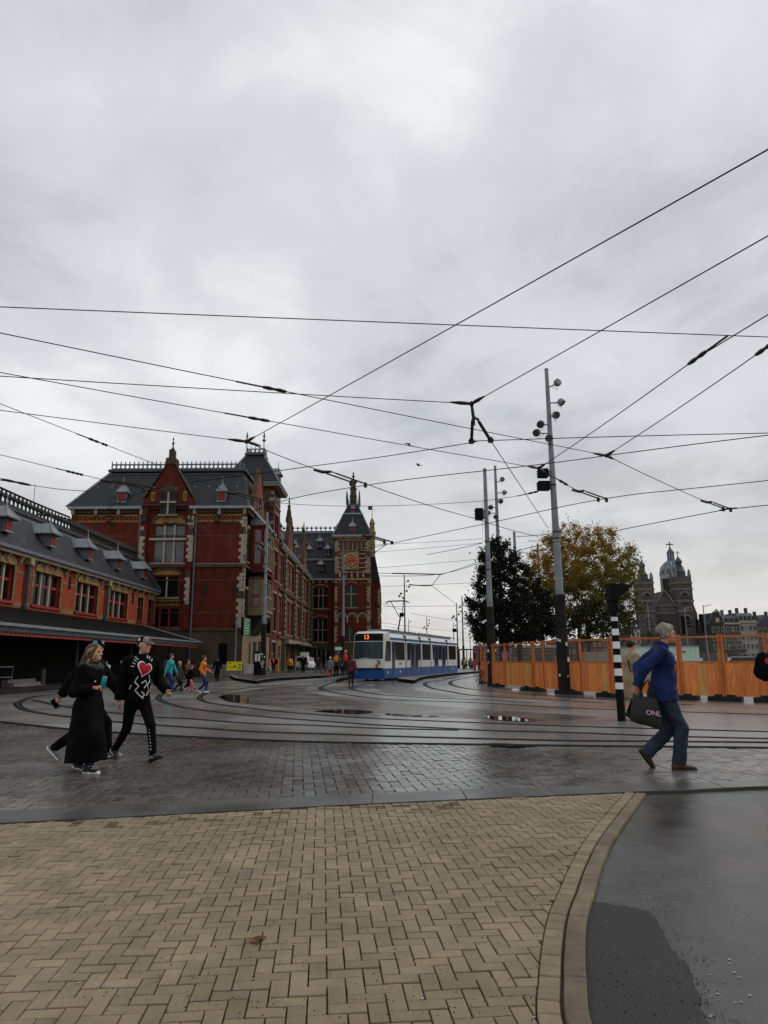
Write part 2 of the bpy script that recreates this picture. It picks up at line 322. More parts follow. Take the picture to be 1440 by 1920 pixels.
def herring(parent, name, inside, clippers, Wd, ang, org, bbox, m, z1, gap=0.006, ch=0.006, jit=1.0, rest_name='brick_field', rough_fn=None):
    ca, sa = math.cos(ang), math.sin(ang); items = []
    x0, x1, y0, y1 = bbox; R = int(max(x1-x0, y1-y0)/Wd)+6
    for a in range(-R, R):
        for b in range(-R, R):
            s = (a-b) % 4
            if s == 0: q = (a, a+2, b, b+1)
            elif s == 3: q = (a, a+1, b, b+2)
            else: continue
            cxu, cyu = (q[0]+q[1])/2*Wd, (q[2]+q[3])/2*Wd; X = org[0]+cxu*ca-cyu*sa; Y = org[1]+cxu*sa+cyu*ca
            if not (x0 < X < x1 and y0 < Y < y1): continue
            hx, hy = (q[1]-q[0])*Wd/2-gap/2, (q[3]-q[2])*Wd/2-gap/2
            da = random.gauss(0, .006)*jit; c2, s2 = math.cos(ang+da), math.sin(ang+da)
            poly = [(X+i*hx*c2-j*hy*s2, Y+i*hx*s2+j*hy*c2) for i, j in ((-1,-1),(1,-1),(1,1),(-1,1))]
            if not inside(X, Y, 0.18): continue
            cut = False
            for cf in clippers:
                p, n = cf(X, Y); pc = clip(poly, p, n)
                if len(pc) < 3: poly = []; break
                if len(pc) != len(poly) or pc != poly: cut = True
                poly = pc
            if len(poly) < 3: continue
            ar = abs(sum(poly[i][0]*poly[(i+1)%len(poly)][1]-poly[(i+1)%len(poly)][0]*poly[i][1] for i in range(len(poly))))/2
            if ar < Wd*Wd*0.12: continue
            px, py = PIX((X, Y, z1)); vis = 0 <= px <= 1440 and 0 <= py <= 1920 and Y > 1
            items.append(((0 if vis else 1), math.hypot(X, Y), X, Y, q[1]-q[0] > 1, ang+da, poly, cut))
    items.sort(key=lambda t: (t[0], t[1]))
    shared = {}
    for hor in (True, False):
        hx, hy = (Wd-gap/2, Wd/2-gap/2) if hor else (Wd/2-gap/2, Wd-gap/2); mb = MB()
        brick_mb(mb, [(-hx,-hy),(hx,-hy),(hx,hy),(-hx,hy)], 0.0, 0.02, ch); me = mb.mesh(name); me.materials.append(MAT[m]); shared[hor] = me
        me2 = me.copy(); me2.materials.clear(); me2.materials.append(MAT['paver_rough']); shared[(hor,1)] = me2
    rest = MB(); rest2 = MB(); k = 0
    for vis, dist, X, Y, hor, an, poly, cut in items:
        dz = random.gauss(0, .0011)*jit; tl = (random.gauss(0,.006)*jit, random.gauss(0,.006)*jit)
        rg = rough_fn and rough_fn(X, Y)
        if k < 300 and not vis and not cut:
            o = put(name, shared[(hor,1)] if rg else shared[hor], None, parent); o.location = (X, Y, z1-0.02+dz); o.rotation_euler = (tl[1], -tl[0], an); k += 1
        elif k < 300 and not vis:
            mb = MB(); brick_mb(mb, [(p[0]-X,p[1]-Y) for p in poly], 0, 0.02, ch); o = put(name, mb.mesh(name), m, parent); o.location = (X, Y, z1-0.02+dz); k += 1
        else: brick_mb(rest2 if rg else rest, poly, z1-0.02, z1+dz-(.004 if rg else 0), ch, tl)
    if rest2.v: tag(rest2.build('worn_brick_patch', 'paver_rough', parent), kind='stuff')
    return tag(rest.build(rest_name, m, parent), kind='stuff')
def top_clip(X, Y):
    yt = y_top(X)-0.012; s = (y_top(X+.05)-y_top(X-.05))/.1; n = Vector((-s, 1, 0)).normalized(); return (X, yt), (n.x, n.y)
def right_clip(X, Y):
    xr = x_right(Y)-0.004; s = (x_right(Y+.05)-x_right(Y-.05))/.1; n = Vector((1, -s, 0)).normalized(); return (xr, Y), (n.x, n.y)
herring(pavement, 'paving_brick', lambda X, Y, m: Y < y_top(X)+m and X < x_right(Y)+m and abs(X) < Y*0.62+2.2, [top_clip, right_clip], 0.084, math.radians(5), (0.02, 5.0),
        (-6.5, 3.2, 1.2, 8.6), 'paver_beige', ZP, gap=0.0066, ch=0.0030, jit=1.8, rest_name='paving_brick_field',
        rough_fn=lambda X, Y: (0.05 < (y_top(X)-Y-.12*math.sin(X*2.3)) < 0.30 and -2.9 < X < 0.7 and random.random() < 0.38))
# soldier course and kerb stones along the curve
def offs(pts, d):
    o = []
    for i, p in enumerate(pts):
        t = pts[min(i+1,len(pts)-1)]-pts[max(i-1,0)]; t.z = 0; t.normalize(); o.append(p+Vector((-t.y, t.x, 0))*d)
    return o
sol_out = offs(edge_in, 0.098); gut = offs(edge_in, 0.112); krb = offs(edge_in, 0.212)
def walk(A, B, step):
    lens = [0]
    for a, b in zip(A, A[1:]): lens.append(lens[-1]+(b-a).length)
    T = lens[-1]; n = int(T/step); o = []
    def at(P, s):
        for i in range(len(lens)-1):
            if s <= lens[i+1]+1e-9: return P[i].lerp(P[i+1], (s-lens[i])/(lens[i+1]-lens[i]))
        return P[-1]
    return [(at(A, T*i/n), at(B, T*i/n)) for i in range(n+1)]
sp = walk(edge_in, sol_out, 0.118)
for (a0, b0), (a1, b1) in zip(sp, sp[1:]):
    c = (a0+a1+b0+b1)/4; mb = MB(); k = .965
    brick_mb(mb, [((p.x-c.x)*k, (p.y-c.y)*k) for p in (a0, a1, b1, b0)], 0, 0.022, .005); o = put('edge_brick', mb.mesh('edge_brick'), 'paver_beige', pavement); o.location = (c.x, c.y, 0.008+random.gauss(0,.0015))
kp = walk(gut, krb, 0.78)
for (a0, b0), (a1, b1) in zip(kp, kp[1:]):
    c = (a0+a1+b0+b1)/4; mid = []
    k = .992; mb = MB(); mm = lambda A: [p for p in A if min(a0.y,a1.y,b0.y,b1.y)-.02 < p.y < max(a0.y,a1.y,b0.y,b1.y)+.02]
    ga = [a0]+[p for p in gut if a1.y+.03 < p.y < a0.y-.03]+[a1]; gb = [b0]+[p for p in krb if b1.y+.03 < p.y < b0.y-.03]+[b1]
    poly = [((p.x-c.x)*k, (p.y-c.y)*k) for p in ga+gb[::-1]]
    brick_mb(mb, poly, 0, 0.03, .006); o = put('kerb_stone', mb.mesh('kerb_stone'), 'kerb_beige', pavement); o.location = (c.x, c.y, 0.004)
# --- asphalt path at the lower right with a broken patch
far_kerb_r = gp([(1216,1486),(1440,1480),(1700,1478)])
path = sheet('asphalt_path', [(p.x-0.03, p.y) for p in reversed(krb)]+[(p.x, p.y-0.02) for p in far_kerb_r]+[(9,-2),(1.6,-2)], 0.004, 'asphalt_dark')
pp = gp([(1066,1690),(1120,1694),(1180,1705),(1215,1712),(1235,1735),(1250,1765),(1268,1795),(1290,1815),(1300,1845),(1310,1868),(1312,1890),(1322,1908),(1330,1930)])+[Vector((1.15,2.6,0)), Vector((0.80,2.4,0)), Vector((0.74,3.0,0)), Vector((0.80,3.6,0))]
jp = []
for p in crom(pp, 6): jp.append(p+Vector((random.gauss(0,.006), random.gauss(0,.006), 0)))
patch = sheet('asphalt_patch', [(p.x, p.y) for p in jp], 0.010, 'asphalt_patch')
gm = MB()
for _ in range(300):                                            # loose grit and pale spots on the paths
    x, y = random.uniform(1000,1440), random.uniform(1500,1915)
    if random.random() < .45: x, y = random.uniform(1080,1330), random.uniform(1640,1910)
    p = G(x, y); r = random.uniform(.0018,.0048); gm.lathe([(r*.8,0),(r,r*.3),(r*.3,r*.6)], (p.x,p.y,0.011), 5, 0, random.random()*6)
for _ in range(520):
    x, y = random.uniform(100,1060), random.uniform(1560,1915); p = G(x, y, ZP); r = random.uniform(.002,.0045); gm.lathe([(r*.7,0),(r,r*.5),(r*.3,r)], (p.x,p.y,ZP), 5, 0, random.random()*6)
for p in jp:                                                    # crumbs along the broken edge of the patch
    if p.x < .9: continue
    for _ in range(3):
        q = p+Vector((random.gauss(.02,.05), random.gauss(0,.05), 0)); r = random.uniform(.0012,.0042); gm.lathe([(r*.8,0),(r,r*.4),(r*.3,r*.8)], (q.x,q.y,0.006), 5, 0, random.random()*6)
tag(gm.build('loose_grit', 'grit'), 'dark loose grit scattered over the brick pavement and asphalt path', 'grit', kind='stuff')
gm = MB()
for _ in range(170):
    right = random.random() < .6
    x, y = (random.uniform(1110,1440), random.uniform(1490,1900)) if right else (random.uniform(60,1060), random.uniform(1520,1915))
    if right and y > 1500 and x < 1110+(1560-y)*.6: continue
    p = G(x, y, ZP); z = 0.0065 if right else ZP+.0022; r = random.uniform(.003,.010); n = 7
    gm.add([(p.x+math.cos(2*PI*i/n)*r*random.uniform(.6,1.1), p.y+math.sin(2*PI*i/n)*r*random.uniform(.6,1.1), z+.0005) for i in range(n)]+[(p.x,p.y,z+.002)], [(i,(i+1)%n,n) for i in range(n)])
tag(gm.build('gum_spots', 'speck'), 'pale flattened gum spots on the wet paths', 'gum', kind='stuff')
lf = MB(); c = G(482,1766,ZP)
for i in range(9):
    a = 2*PI*i/9; r = .05 if i % 2 else .022; lf.v.append((math.cos(a)*r*1.3, math.sin(a)*r, .006+.008*(i%3)))
lf.v.append((0,0,.003)); lf.f = [(i,(i+1)%9,9) for i in range(9)]; lf.mi = [0]*9
lfo = tag(lf.build('fallen_leaf', 'leaf_brown'), 'brown curled leaf lying on the beige brick pavement', 'leaf'); lfo.location = (c.x, c.y, ZP)

# --- grey kerb band and dark wet pavers
band_far = crom(gp([(-60,1523),(0,1521),(400,1502),(720,1487),(1215,1470),(1440,1464),(1700,1458)], ZP), 6)
band_near = [Vector((x, y_top(x)+0.02, 0)) for x in np.linspace(-8, 2.9, 24)]+[Vector((p.x, p.y, 0)) for p in far_kerb_r[1:]]
road = sheet('crossing_road', [(p.x, p.y) for p in band_near]+[(9,8.6),(9,12.2)]+[(p.x, p.y) for p in reversed(crom(gp([(-60,1354),(0,1357),(116,1370),(195,1376),(360,1386),(570,1395),(720,1398),(1080,1403),(1275,1405),(1440,1407)]),4))]+[(-12,17.5),(-12,6)], 0.008, 'joint_dark')
WO[road] = Vector((0,0,0))
def lerp_line(L_, x):
    for a, b in zip(L_, L_[1:]):
        if a.x <= x <= b.x: return a.y+(b.y-a.y)*(x-a.x)/(b.x-a.x)
    a, b = (L_[0], L_[1]) if x < L_[0].x else (L_[-2], L_[-1]); return a.y+(b.y-a.y)*(x-a.x)/(b.x-a.x)
xs = list(np.arange(-7.0, 7.4, 0.98))
for xa, xb in zip(xs, xs[1:]):
    q = [(x, lerp_line(band_near, x)+.006) for x in np.linspace(xa+.002, xb-.002, 4)]+[(x, lerp_line(band_far, x)) for x in np.linspace(xb-.002, xa+.002, 4)]
    mb = MB(); cx_, cy_ = sum(p[0] for p in q)/8, sum(p[1] for p in q)/8
    brick_mb(mb, [(p[0]-cx_, p[1]-cy_) for p in q], 0, 0.036, .004); o = put('gutter_slab', mb.mesh('gutter_slab'), 'kerb_grey', road); o.location = (cx_, cy_, random.gauss(0,.001))
bed_near = crom(gp([(-60,1352),(0,1356),(116,1369),(195,1375),(360,1385),(570,1394),(720,1397),(1080,1402),(1275,1404),(1440,1406),(1700,1410)]), 5)
bt = sorted(bed_near, key=lambda p: p.x)
def far_clip(X, Y):
    yt = lerp_line(bt, X)-.05; s = (lerp_line(bt, X+.1)-lerp_line(bt, X-.1))/.2; n = Vector((-s, 1, 0)).normalized(); return (X, yt), (n.x, n.y)
def near_clip(X, Y):
    yt = lerp_line(band_far, X)+.008; s = (lerp_line(band_far, X+.1)-lerp_line(band_far, X-.1))/.2; n = Vector((s, -1, 0)).normalized(); return (X, yt), (n.x, n.y)
herring(road, 'wet_paver', lambda X, Y, m: lerp_line(band_far, X)-m < Y < lerp_line(bt, X)+m and abs(X) < Y*0.62+1.5, [near_clip, far_clip], 0.125, math.radians(7), (0, 10),
        (-11, 8.5, 6.6, 17.4), 'paver_grey', 0.030, gap=0.008, ch=0.004, jit=1.6, rest_name='wet_paver_field')

# --- tram rails, border channels, islands, puddles
RAILS = {
 'a': [(-40,1352),(0,1356),(116,1369),(195,1375),(360,1385),(570,1394),(720,1397),(1080,1402),(1275,1404),(1440,1406),(1600,1408)],
 'b': [(200,1292),(107,1301),(62,1307),(37,1316),(33,1322),(45,1330),(75,1337),(120,1343),(192,1351),(272,1358),(360,1364),(480,1372),(610,1376),(720,1380),(820,1383),(945,1386),(1080,1389),(1225,1390),(1440,1392),(1600,1394)],
 'c': [(60,1312),(110,1323),(192,1334),(272,1343),(360,1348),(410,1352),(485,1357),(585,1360),(695,1365),(860,1369)],
 'd': [(420,1287),(345,1292),(310,1299),(297,1308),(305,1315),(325,1322),(360,1329),(485,1343),(647,1355),(720,1360),(845,1366),(925,1370),(1080,1374),(1155,1377),(1275,1381),(1440,1385),(1600,1389)],
 'e': [(560,1281),(480,1288),(435,1294),(392,1299),(379,1304),(374,1309),(382,1315),(405,1320),(460,1327),(535,1335),(610,1341),(720,1348),(920,1356),(1080,1362),(1440,1372)],
 'f': [(664,1267),(625,1280),(607,1286),(601,1290),(610,1295),(647,1302),(720,1311),(820,1315),(920,1319),(1005,1324),(1080,1328),(1440,1340)],
 'g': [(712,1279),(672,1285),(659,1289),(662,1293),(685,1298),(720,1303),(800,1308),(900,1312),(1000,1318)],
 'h': [(866,1268),(830,1275),(802,1279),(797,1284),(812,1291),(845,1297),(890,1304),(1000,1310),(1130,1318)],
 'i': [(900,1266),(880,1270),(850,1276),(844,1282),(855,1287),(875,1291),(920,1296),(1080,1308),(1300,1322)],
}
for key, pts in RAILS.items():
    P_ = crom(gp(pts), 6); nm = 'edge_channel' if key == 'a' else 'tram_rail'
    mb = MB(); strip(mb, P_, 0.26 if key in 'ab' else 0.24, 0.034 if key == 'a' else 0.004)
    r = tag(mb.build(nm, 'seal_black'), kind='structure'); WO[r] = Vector((0,0,0))
    if key != 'a':
        mb = MB(); strip(mb, P_, 0.055, 0.009); mb.build('rail_head', 'rail_steel', r)
isl = gp([(407,1306),(440,1299),(500,1290),(560,1285),(640,1282),(600,1284),(575,1290),(580,1298),(640,1308),(720,1316),(820,1324),(895,1330),(970,1334),(1080,1341),(1120,1346),(1000,1352),(920,1349),(765,1342),(720,1337),(585,1331),(500,1323),(435,1316)])
sheet('paved_island', [(p.x,p.y) for p in crom(isl+[isl[0]], 4)[:-1]], 0.003, 'island_setts')
isl2 = gp([(700,1284),(730,1277),(790,1272),(777,1281),(770,1288),(785,1296),(830,1301),(890,1305),(840,1308),(760,1304),(715,1298)])
sheet('paved_island', [(p.x,p.y) for p in isl2], 0.003, 'island_setts')
def puddle(pts, z):
    P_ = crom(gp(pts+[pts[0]]), 5)[:-1]; mb = MB(); mb.add([(p.x,p.y,z) for p in P_], [tuple(range(len(P_)))])
    if mb.v: pass
    me = mb.build('puddle', 'water'); tag(me, kind='structure')
puddle([(410,1306),(428,1303),(450,1304),(468,1311),(470,1318),(455,1319),(425,1315)], 0.0075)
puddle([(587,1334),(620,1331.5),(660,1331),(697,1334),(690,1338),(650,1338.5),(615,1336.5)], 0.0075)
puddle([(722,1338),(760,1340),(840,1344.5),(770,1344),(724,1340.5)], 0.0095)
puddle([(905,1343),(960,1344),(1003,1350),(985,1353),(930,1350)], 0.0095)
puddle([(905,1397),(960,1398),(1010,1403),(960,1406),(915,1403)], 0.0335)
# --- raised platforms at the stop and the station forecourt
def platform(name, pts, h, mtop):
    P_ = gp(pts, 0); p = [Vector((q.x,q.y,0)) for q in P_]
    a = sum(p[i].x*p[(i+1)%len(p)].y-p[(i+1)%len(p)].x*p[i].y for i in range(len(p)))
    if a < 0: p.reverse()
    n = len(p); mb = MB(); c = sum(p, Vector())/n
    up = [q+Vector((0,0,h)) for q in p]; inn = []
    for i, q in enumerate(up):
        e1 = (p[i]-p[i-1]).normalized(); e2 = (p[(i+1)%n]-p[i]).normalized(); nn = Vector((-(e1.y+e2.y), e1.x+e2.x, 0)); nn.normalize(); inn.append(q+nn*.35)
    mb.add(p+up+inn, [(i,(i+1)%n,n+(i+1)%n,n+i) for i in range(n)], 1)
    mb.add(up+inn, [(i,(i+1)%n,n+(i+1)%n,n+i) for i in range(n)], 2)
    mb.add(inn, [tuple(range(n))], 0)
    return tag(mb.build(name, [mtop, 'kerb_black', 'platform_grey']), kind='structure')
platform('tram_platform', [(482,1283),(495,1279.5),(520,1276.5),(560,1274),(600,1271.5),(655,1265),(664,1262),(560,1259.5),(470,1263),(430,1270),(440,1276)], 0.20, 'forecourt')
platform('tram_platform', [(630,1280),(648,1275),(672,1270.5),(690,1262),(676,1260),(652,1268)], 0.20, 'platform_grey')
platform('tram_platform', [(777,1281.5),(786,1276),(800,1272.5),(850,1266),(900,1261.5),(960,1257),(930,1254),(868,1259),(800,1266.5),(745,1275),(748,1278)], 0.20, 'platform_grey')
fc = [Vector((-60,20,0)), G(0,1299)]+gp([(60,1297),(120,1292),(200,1288),(300,1281),(380,1280),(440,1276),(470,1268),(560,1262),(620,1257)])+[Vector((-2,128,0)), Vector((-60,128,0))]
sheet('station_forecourt', [(p.x,p.y) for p in fc], 0.005, 'forecourt')
# ================================================================ buildings
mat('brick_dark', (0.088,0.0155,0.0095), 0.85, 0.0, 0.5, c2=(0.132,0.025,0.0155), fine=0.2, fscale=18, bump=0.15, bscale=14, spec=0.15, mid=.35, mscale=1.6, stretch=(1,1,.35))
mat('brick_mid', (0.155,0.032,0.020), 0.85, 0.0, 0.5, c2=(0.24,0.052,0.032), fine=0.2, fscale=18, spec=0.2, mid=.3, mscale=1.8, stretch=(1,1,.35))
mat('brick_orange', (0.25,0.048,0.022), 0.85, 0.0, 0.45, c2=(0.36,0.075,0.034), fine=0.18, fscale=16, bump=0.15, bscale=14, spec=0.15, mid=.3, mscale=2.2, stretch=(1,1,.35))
mat('stone_cream', (0.27,0.215,0.14), 0.85, 0.2, 1.5, fine=0.2, fscale=14, spec=0.25)
mat('stone_white', (0.36,0.31,0.235), 0.8, 0.15, 1.5, fine=0.15, spec=0.25)
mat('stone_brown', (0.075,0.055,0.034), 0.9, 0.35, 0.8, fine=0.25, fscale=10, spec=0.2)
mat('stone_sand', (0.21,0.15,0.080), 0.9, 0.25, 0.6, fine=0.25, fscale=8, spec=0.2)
mat('stone_grey', (0.20,0.19,0.175), 0.8, 0.2, 0.8, fine=0.2, spec=0.25)
mat('tile_yellow', (0.26,0.14,0.035), 0.7, 0.2, 2.0, fine=0.2)
mat('tile_black', (0.03,0.02,0.015), 0.7, 0.2, 2.0)
mat('frame_cream', (0.36,0.31,0.22), 0.6, 0.12, 3.0)
mat('frame_red', (0.24,0.025,0.018), 0.5, 0.15, 3.0)
mat('frame_dark', (0.018,0.016,0.015), 0.5, 0.2, 3.0)
mat('door_red', (0.17,0.014,0.012), 0.55, 0.15, 3.0)
mat('glass_dark', (0.006,0.006,0.006), 0.12, 0.4, 0.35, spec=0.22)
mat('glass_grey', (0.075,0.078,0.085), 0.12, 0.3, 0.4, spec=0.5)
mat('zinc', (0.22,0.23,0.25), 0.42, 0.2, 2.0, metal=0.35)
mat('zinc_blue', (0.14,0.155,0.185), 0.45, 0.2, 2.0, metal=0.2)
mat('lead_dark', (0.05,0.055,0.06), 0.5, 0.3, 2.0)
mat('iron_black', (0.014,0.014,0.014), 0.55, 0.3, 3.0)
mat('iron_crest', (0.03,0.042,0.048), 0.6, 0.3, 3.0)
mat('canopy_roof', (0.022,0.021,0.021), 0.42, 0.35, 1.0, fine=0.25, fscale=8)
mat('beam_red', (0.30,0.030,0.016), 0.55, 0.2, 1.5)
mat('gold', (0.75,0.40,0.05), 0.4, 0.2, 3.0, metal=0.4)
mat('clock_red', (0.33,0.035,0.012), 0.6, 0.2, 3.0)
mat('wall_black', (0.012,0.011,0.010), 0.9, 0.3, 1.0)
def slate(name, cvec, rotz):
    m = mat(name, (0.020,0.020,0.023), 0.55, 0.4, 0.6, fine=0.3, fscale=5, rvar=0.12, spec=0.28); t = m.node_tree; lk = t.links.new; b = t.nodes['Principled BSDF']
    g = t.nodes.new('ShaderNodeNewGeometry'); sp_ = t.nodes.new('ShaderNodeSeparateXYZ'); lk(g.outputs['Position'], sp_.inputs[0]); cb = t.nodes.new('ShaderNodeCombineXYZ')
    lk(sp_.outputs[cvec], cb.inputs[0]); lk(sp_.outputs[2], cb.inputs[1])
    br = t.nodes.new('ShaderNodeTexBrick'); br.inputs['Scale'].default_value = 1; br.inputs['Brick Width'].default_value = 0.30; br.inputs['Row Height'].default_value = 0.17; br.inputs['Mortar Size'].default_value = 0.014
    br.inputs['Color1'].default_value = (0.7,0.7,0.72,1); br.inputs['Color2'].default_value = (1.5,1.5,1.5,1); br.inputs['Mortar'].default_value = (0.3,0.3,0.3,1); lk(cb.outputs[0], br.inputs['Vector'])
    old = b.inputs['Base Color'].links[0].from_socket; mu = t.nodes.new('ShaderNodeVectorMath'); mu.operation = 'MULTIPLY'; lk(old, mu.inputs[0]); lk(br.outputs['Color'], mu.inputs[1]); lk(mu.outputs[0], b.inputs['Base Color'])
    bp = t.nodes.new('ShaderNodeBump'); bp.inputs['Strength'].default_value = 0.6; bp.inputs['Distance'].default_value = 0.03; lk(br.outputs['Color'], bp.inputs['Height']); lk(bp.outputs[0], b.inputs['Normal'])
slate('slate_x', 0, 0); slate('slate_y', 1, 0)

class Fac:                                                     # a facade: u runs along it, d points out of it
    def __init__(s, parent, O, u, n): s.p = parent; s.O = Vector(O); s.u = Vector(u); s.n = Vector(n)
    def P(s, u, z, d=0.0): return s.O+s.u*u+s.n*d+Vector((0,0,z))
    def box(s, name, m, u0, u1, z0, z1, d0, d1, par=None):
        a, b = s.P(u0, z0, d0), s.P(u1, z1, d1)
        return box(name, m, par or s.p, min(a.x,b.x), max(a.x,b.x), min(a.y,b.y), max(a.y,b.y), min(a.z,b.z), max(a.z,b.z))
    def mbox(s, mb, u0, u1, z0, z1, d0, d1, mi=0):
        a, b = s.P(u0, z0, d0), s.P(u1, z1, d1); mb.box(min(a.x,b.x), max(a.x,b.x), min(a.y,b.y), max(a.y,b.y), min(a.z,b.z), max(a.z,b.z), mi)
    def wall(s, m, u0, u1, z0, z1, ops=(), depth=0.35, name='wall', par=None, d=0.0):
        us = sorted({u0,u1,*[o[0] for o in ops],*[o[1] for o in ops]}); zs = sorted({z0,z1,*[o[2] for o in ops],*[o[3] for o in ops]}); mb = MB()
        us = [u for u in us if u0 <= u <= u1]; zs = [z for z in zs if z0 <= z <= z1]
        flip = s.u.cross(Vector((0,0,1))).dot(s.n) < 0
        def q(a, b, c, e): mb.add([a,b,c,e] if not flip else [e,c,b,a], [(0,1,2,3)])
        for a, b in zip(us, us[1:]):
            for c, e in zip(zs, zs[1:]):
                if any(o[0] <= (a+b)/2 <= o[1] and o[2] <= (c+e)/2 <= o[3] for o in ops): continue
                q(s.P(a,c,d), s.P(b,c,d), s.P(b,e,d), s.P(a,e,d))
        for a, b, c, e in ops:
            q(s.P(a,c,d-depth), s.P(a,c,d), s.P(a,e,d), s.P(a,e,d-depth)); q(s.P(b,c,d), s.P(b,c,d-depth), s.P(b,e,d-depth), s.P(b,e,d))
            q(s.P(a,c,d-depth), s.P(b,c,d-depth), s.P(b,c,d), s.P(a,c,d)); q(s.P(a,e,d), s.P(b,e,d), s.P(b,e,d-depth), s.P(a,e,d-depth))
        return mb.build(name, m, par or s.p)
    def window(s, u0, u1, z0, z1, cols=2, splits=(), frame='frame_red', mull='frame_cream', glass='glass_dark', depth=0.30, mw=0.14, sill='stone_cream', lintel=None, d=0.0, fw=0.09, mull_d=0.12):
        mb = MB(); f = fw; dd = d-depth
        for a, b, c, e in ((u0,u0+f,z0,z1),(u1-f,u1,z0,z1),(u0+f,u1-f,z0,z0+f),(u0+f,u1-f,z1-f,z1)): s.mbox(mb, a, b, c, e, dd, dd+.10)
        wn = mb.build('window', frame, s.p)
        cu = [u0+f+(u1-u0-2*f)*i/cols for i in range(cols+1)]; zz_ = [z0+f]+[z0+(z1-z0)*q for q in splits]+[z1-f]
        for i in range(1, cols): s.box('mullion', mull, cu[i]-mw/2, cu[i]+mw/2, z0, z1, dd+.02, dd+.02+mull_d+.08, wn)
        for z in zz_[1:-1]: s.box('transom', mull if mull != 'frame_cream' else frame, u0, u1, z-mw/2, z+mw/2, dd+.02, dd+mull_d+.05, wn)
        for i in range(cols):
            for c, e in zip(zz_, zz_[1:]): s.box('pane', glass, cu[i]+.01, cu[i+1]-.01, c+.01, e-.01, dd-.06, dd+.015, wn)
        if sill: s.box('sill', sill, u0-.15, u1+.15, z0-.16, z0, d-.1, d+.12, wn)
        if lintel: s.box('lintel', lintel, u0-.2, u1+.2, z1, z1+.28, d-.1, d+.05, wn)
        return wn
    def arch(s, name, m, u0, u1, z, rise, d0, d1, th=None, par=None, n=10):   # filled lunette, or a band when th is given
        c = (u0+u1)/2; r = (u1-u0)/2; mb = MB()
        o = [(c-r*math.cos(PI*i/n), z+rise*math.sin(PI*i/n)) for i in range(n+1)]
        if th is None: mb.prism([s.P(u,q,d0) for u,q in o], s.n*(d1-d0))
        else:
            i_ = [(c-(r-th)*math.cos(PI*i/n), z+(rise-th)*math.sin(PI*i/n)) for i in range(n+1)]
            for k in range(n): mb.prism([s.P(*o[k],d0), s.P(*o[k+1],d0), s.P(*i_[k+1],d0), s.P(*i_[k],d0)], s.n*(d1-d0))
        return mb.build(name, m, par or s.p)
    def quoins(s, u, z0, z1, side, wide=0.62, narrow=0.42, h=0.42, m='stone_white', d=0.05, skip=0.0):
        z = z0; k = 0
        while z+h <= z1+.01:
            wd = wide if k % 2 else narrow
            if random.random() >= skip: s.box('quoin', m if (k//2) % 5 != 4 else 'stone_brown', *sorted((u, u+side*wd)), z+.012, z+h-.012, -.15, d)
            z += h; k += 1
def finial(name, parent, c, h, m='stone_brown', r=0.22, cross=True):
    mb = MB(); mb.lathe([(r,0),(r,h*.12),(r*.45,h*.16),(r*.3,h*.4),(r*.75,h*.5),(r*.3,h*.58),(r*.18,h*.72),(r*.45,h*.8),(r*.12,h*.88),(.02,h)], c, 8)
    return mb.build(name, m, parent)
def cresting(parent, a, b, h, step, m='iron_crest', rings=True, name='ridge_cresting'):
    a, b = Vector(a), Vector(b); dv = b-a; n = max(1, int(dv.length/step)); t = dv.normalized(); up = Vector((0,0,1)); mb = MB(); th = h*.055
    mb.bar(a+up*th, b+up*th, th*2, th*2); mb.bar(a+up*h*.62, b+up*h*.62, th*1.4, th*1.6)
    for i in range(n):
        p = a+dv*((i+.5)/n)
        if rings: mb.ring(p+up*h*.34, h*.24, th, t, up, 8); mb.bar(p-dv/n*.5, p-dv/n*.5+up*h*.9, th*1.6, th*1.6, up=t); mb.cone(p-dv/n*.5+up*h*.8, p-dv/n*.5+up*h, h*.09, .01, 5)
        else: mb.bar(p, p+up*h*.75, th*2, th*2, up=t); mb.cone(p+up*h*.5, p+up*h, h*.2, .01, 4); mb.cone(p+up*h*.5, p+up*h*.3, h*.2, .02, 4)
    return tag(mb.build(name, m, parent), kind='stuff')
def dormer(parent, c, out, w_, h, dep, roofm='zinc', shutter='door_red', body='zinc_blue', spike=0.8, roof_h=None, over=0.25):
    # c: middle of the front face's sill; out: outward direction
    c, o_ = Vector(c), Vector(out); t = Vector((0,0,1)).cross(o_); up = Vector((0,0,1)); rh = roof_h or h*.8
    mb = MB(); mb.obox(c+up*h/2-o_*dep/2, t*w_/2, o_*dep/2, up*h/2); dm = mb.build('dormer', body, parent)
    mb = MB(); mb.obox(c+up*h*.5+o_*.03, t*w_*.40, o_*.03, up*h*.42); mb.build('shutter', shutter, dm)
    mb = MB(); mb.obox(c+up*.04+o_*.06, t*w_*.55, o_*.08, up*.05); mb.build('sill', 'zinc', dm)
    mb = MB(); e = w_/2+over; f1, f2 = c+up*h+o_*over, c+up*h-o_*dep; ap1, ap2 = c+up*(h+rh)-o_*w_*.25, c+up*(h+rh)-o_*dep
    th = up*.07
    for s_ in (-1,1): mb.prism([f1+t*e*s_, ap1, ap2, f2+t*e*s_], th)
    mb.prism([f1+t*e, f1-t*e, ap1], th)
    r_ = mb.build('dormer_roof', roofm, dm)
    mb = MB()
    for s_ in (-1,1): mb.bar(f1+t*e*s_+th, ap1+th*1.2, .09, .09)
    mb.bar(f1+t*e+th, f1-t*e+th, .09, .07)
    mb.build('roof_edge', 'zinc', dm)
    mb = MB(); mb.cone(ap1+up*.03, ap1+up*spike, .06, .012, 6); mb.build('spike', 'zinc', dm)
    return dm
ZE, ZC, ZB = 16.3, 10.65, 4.4; FY = 68.0; FX = -13.8

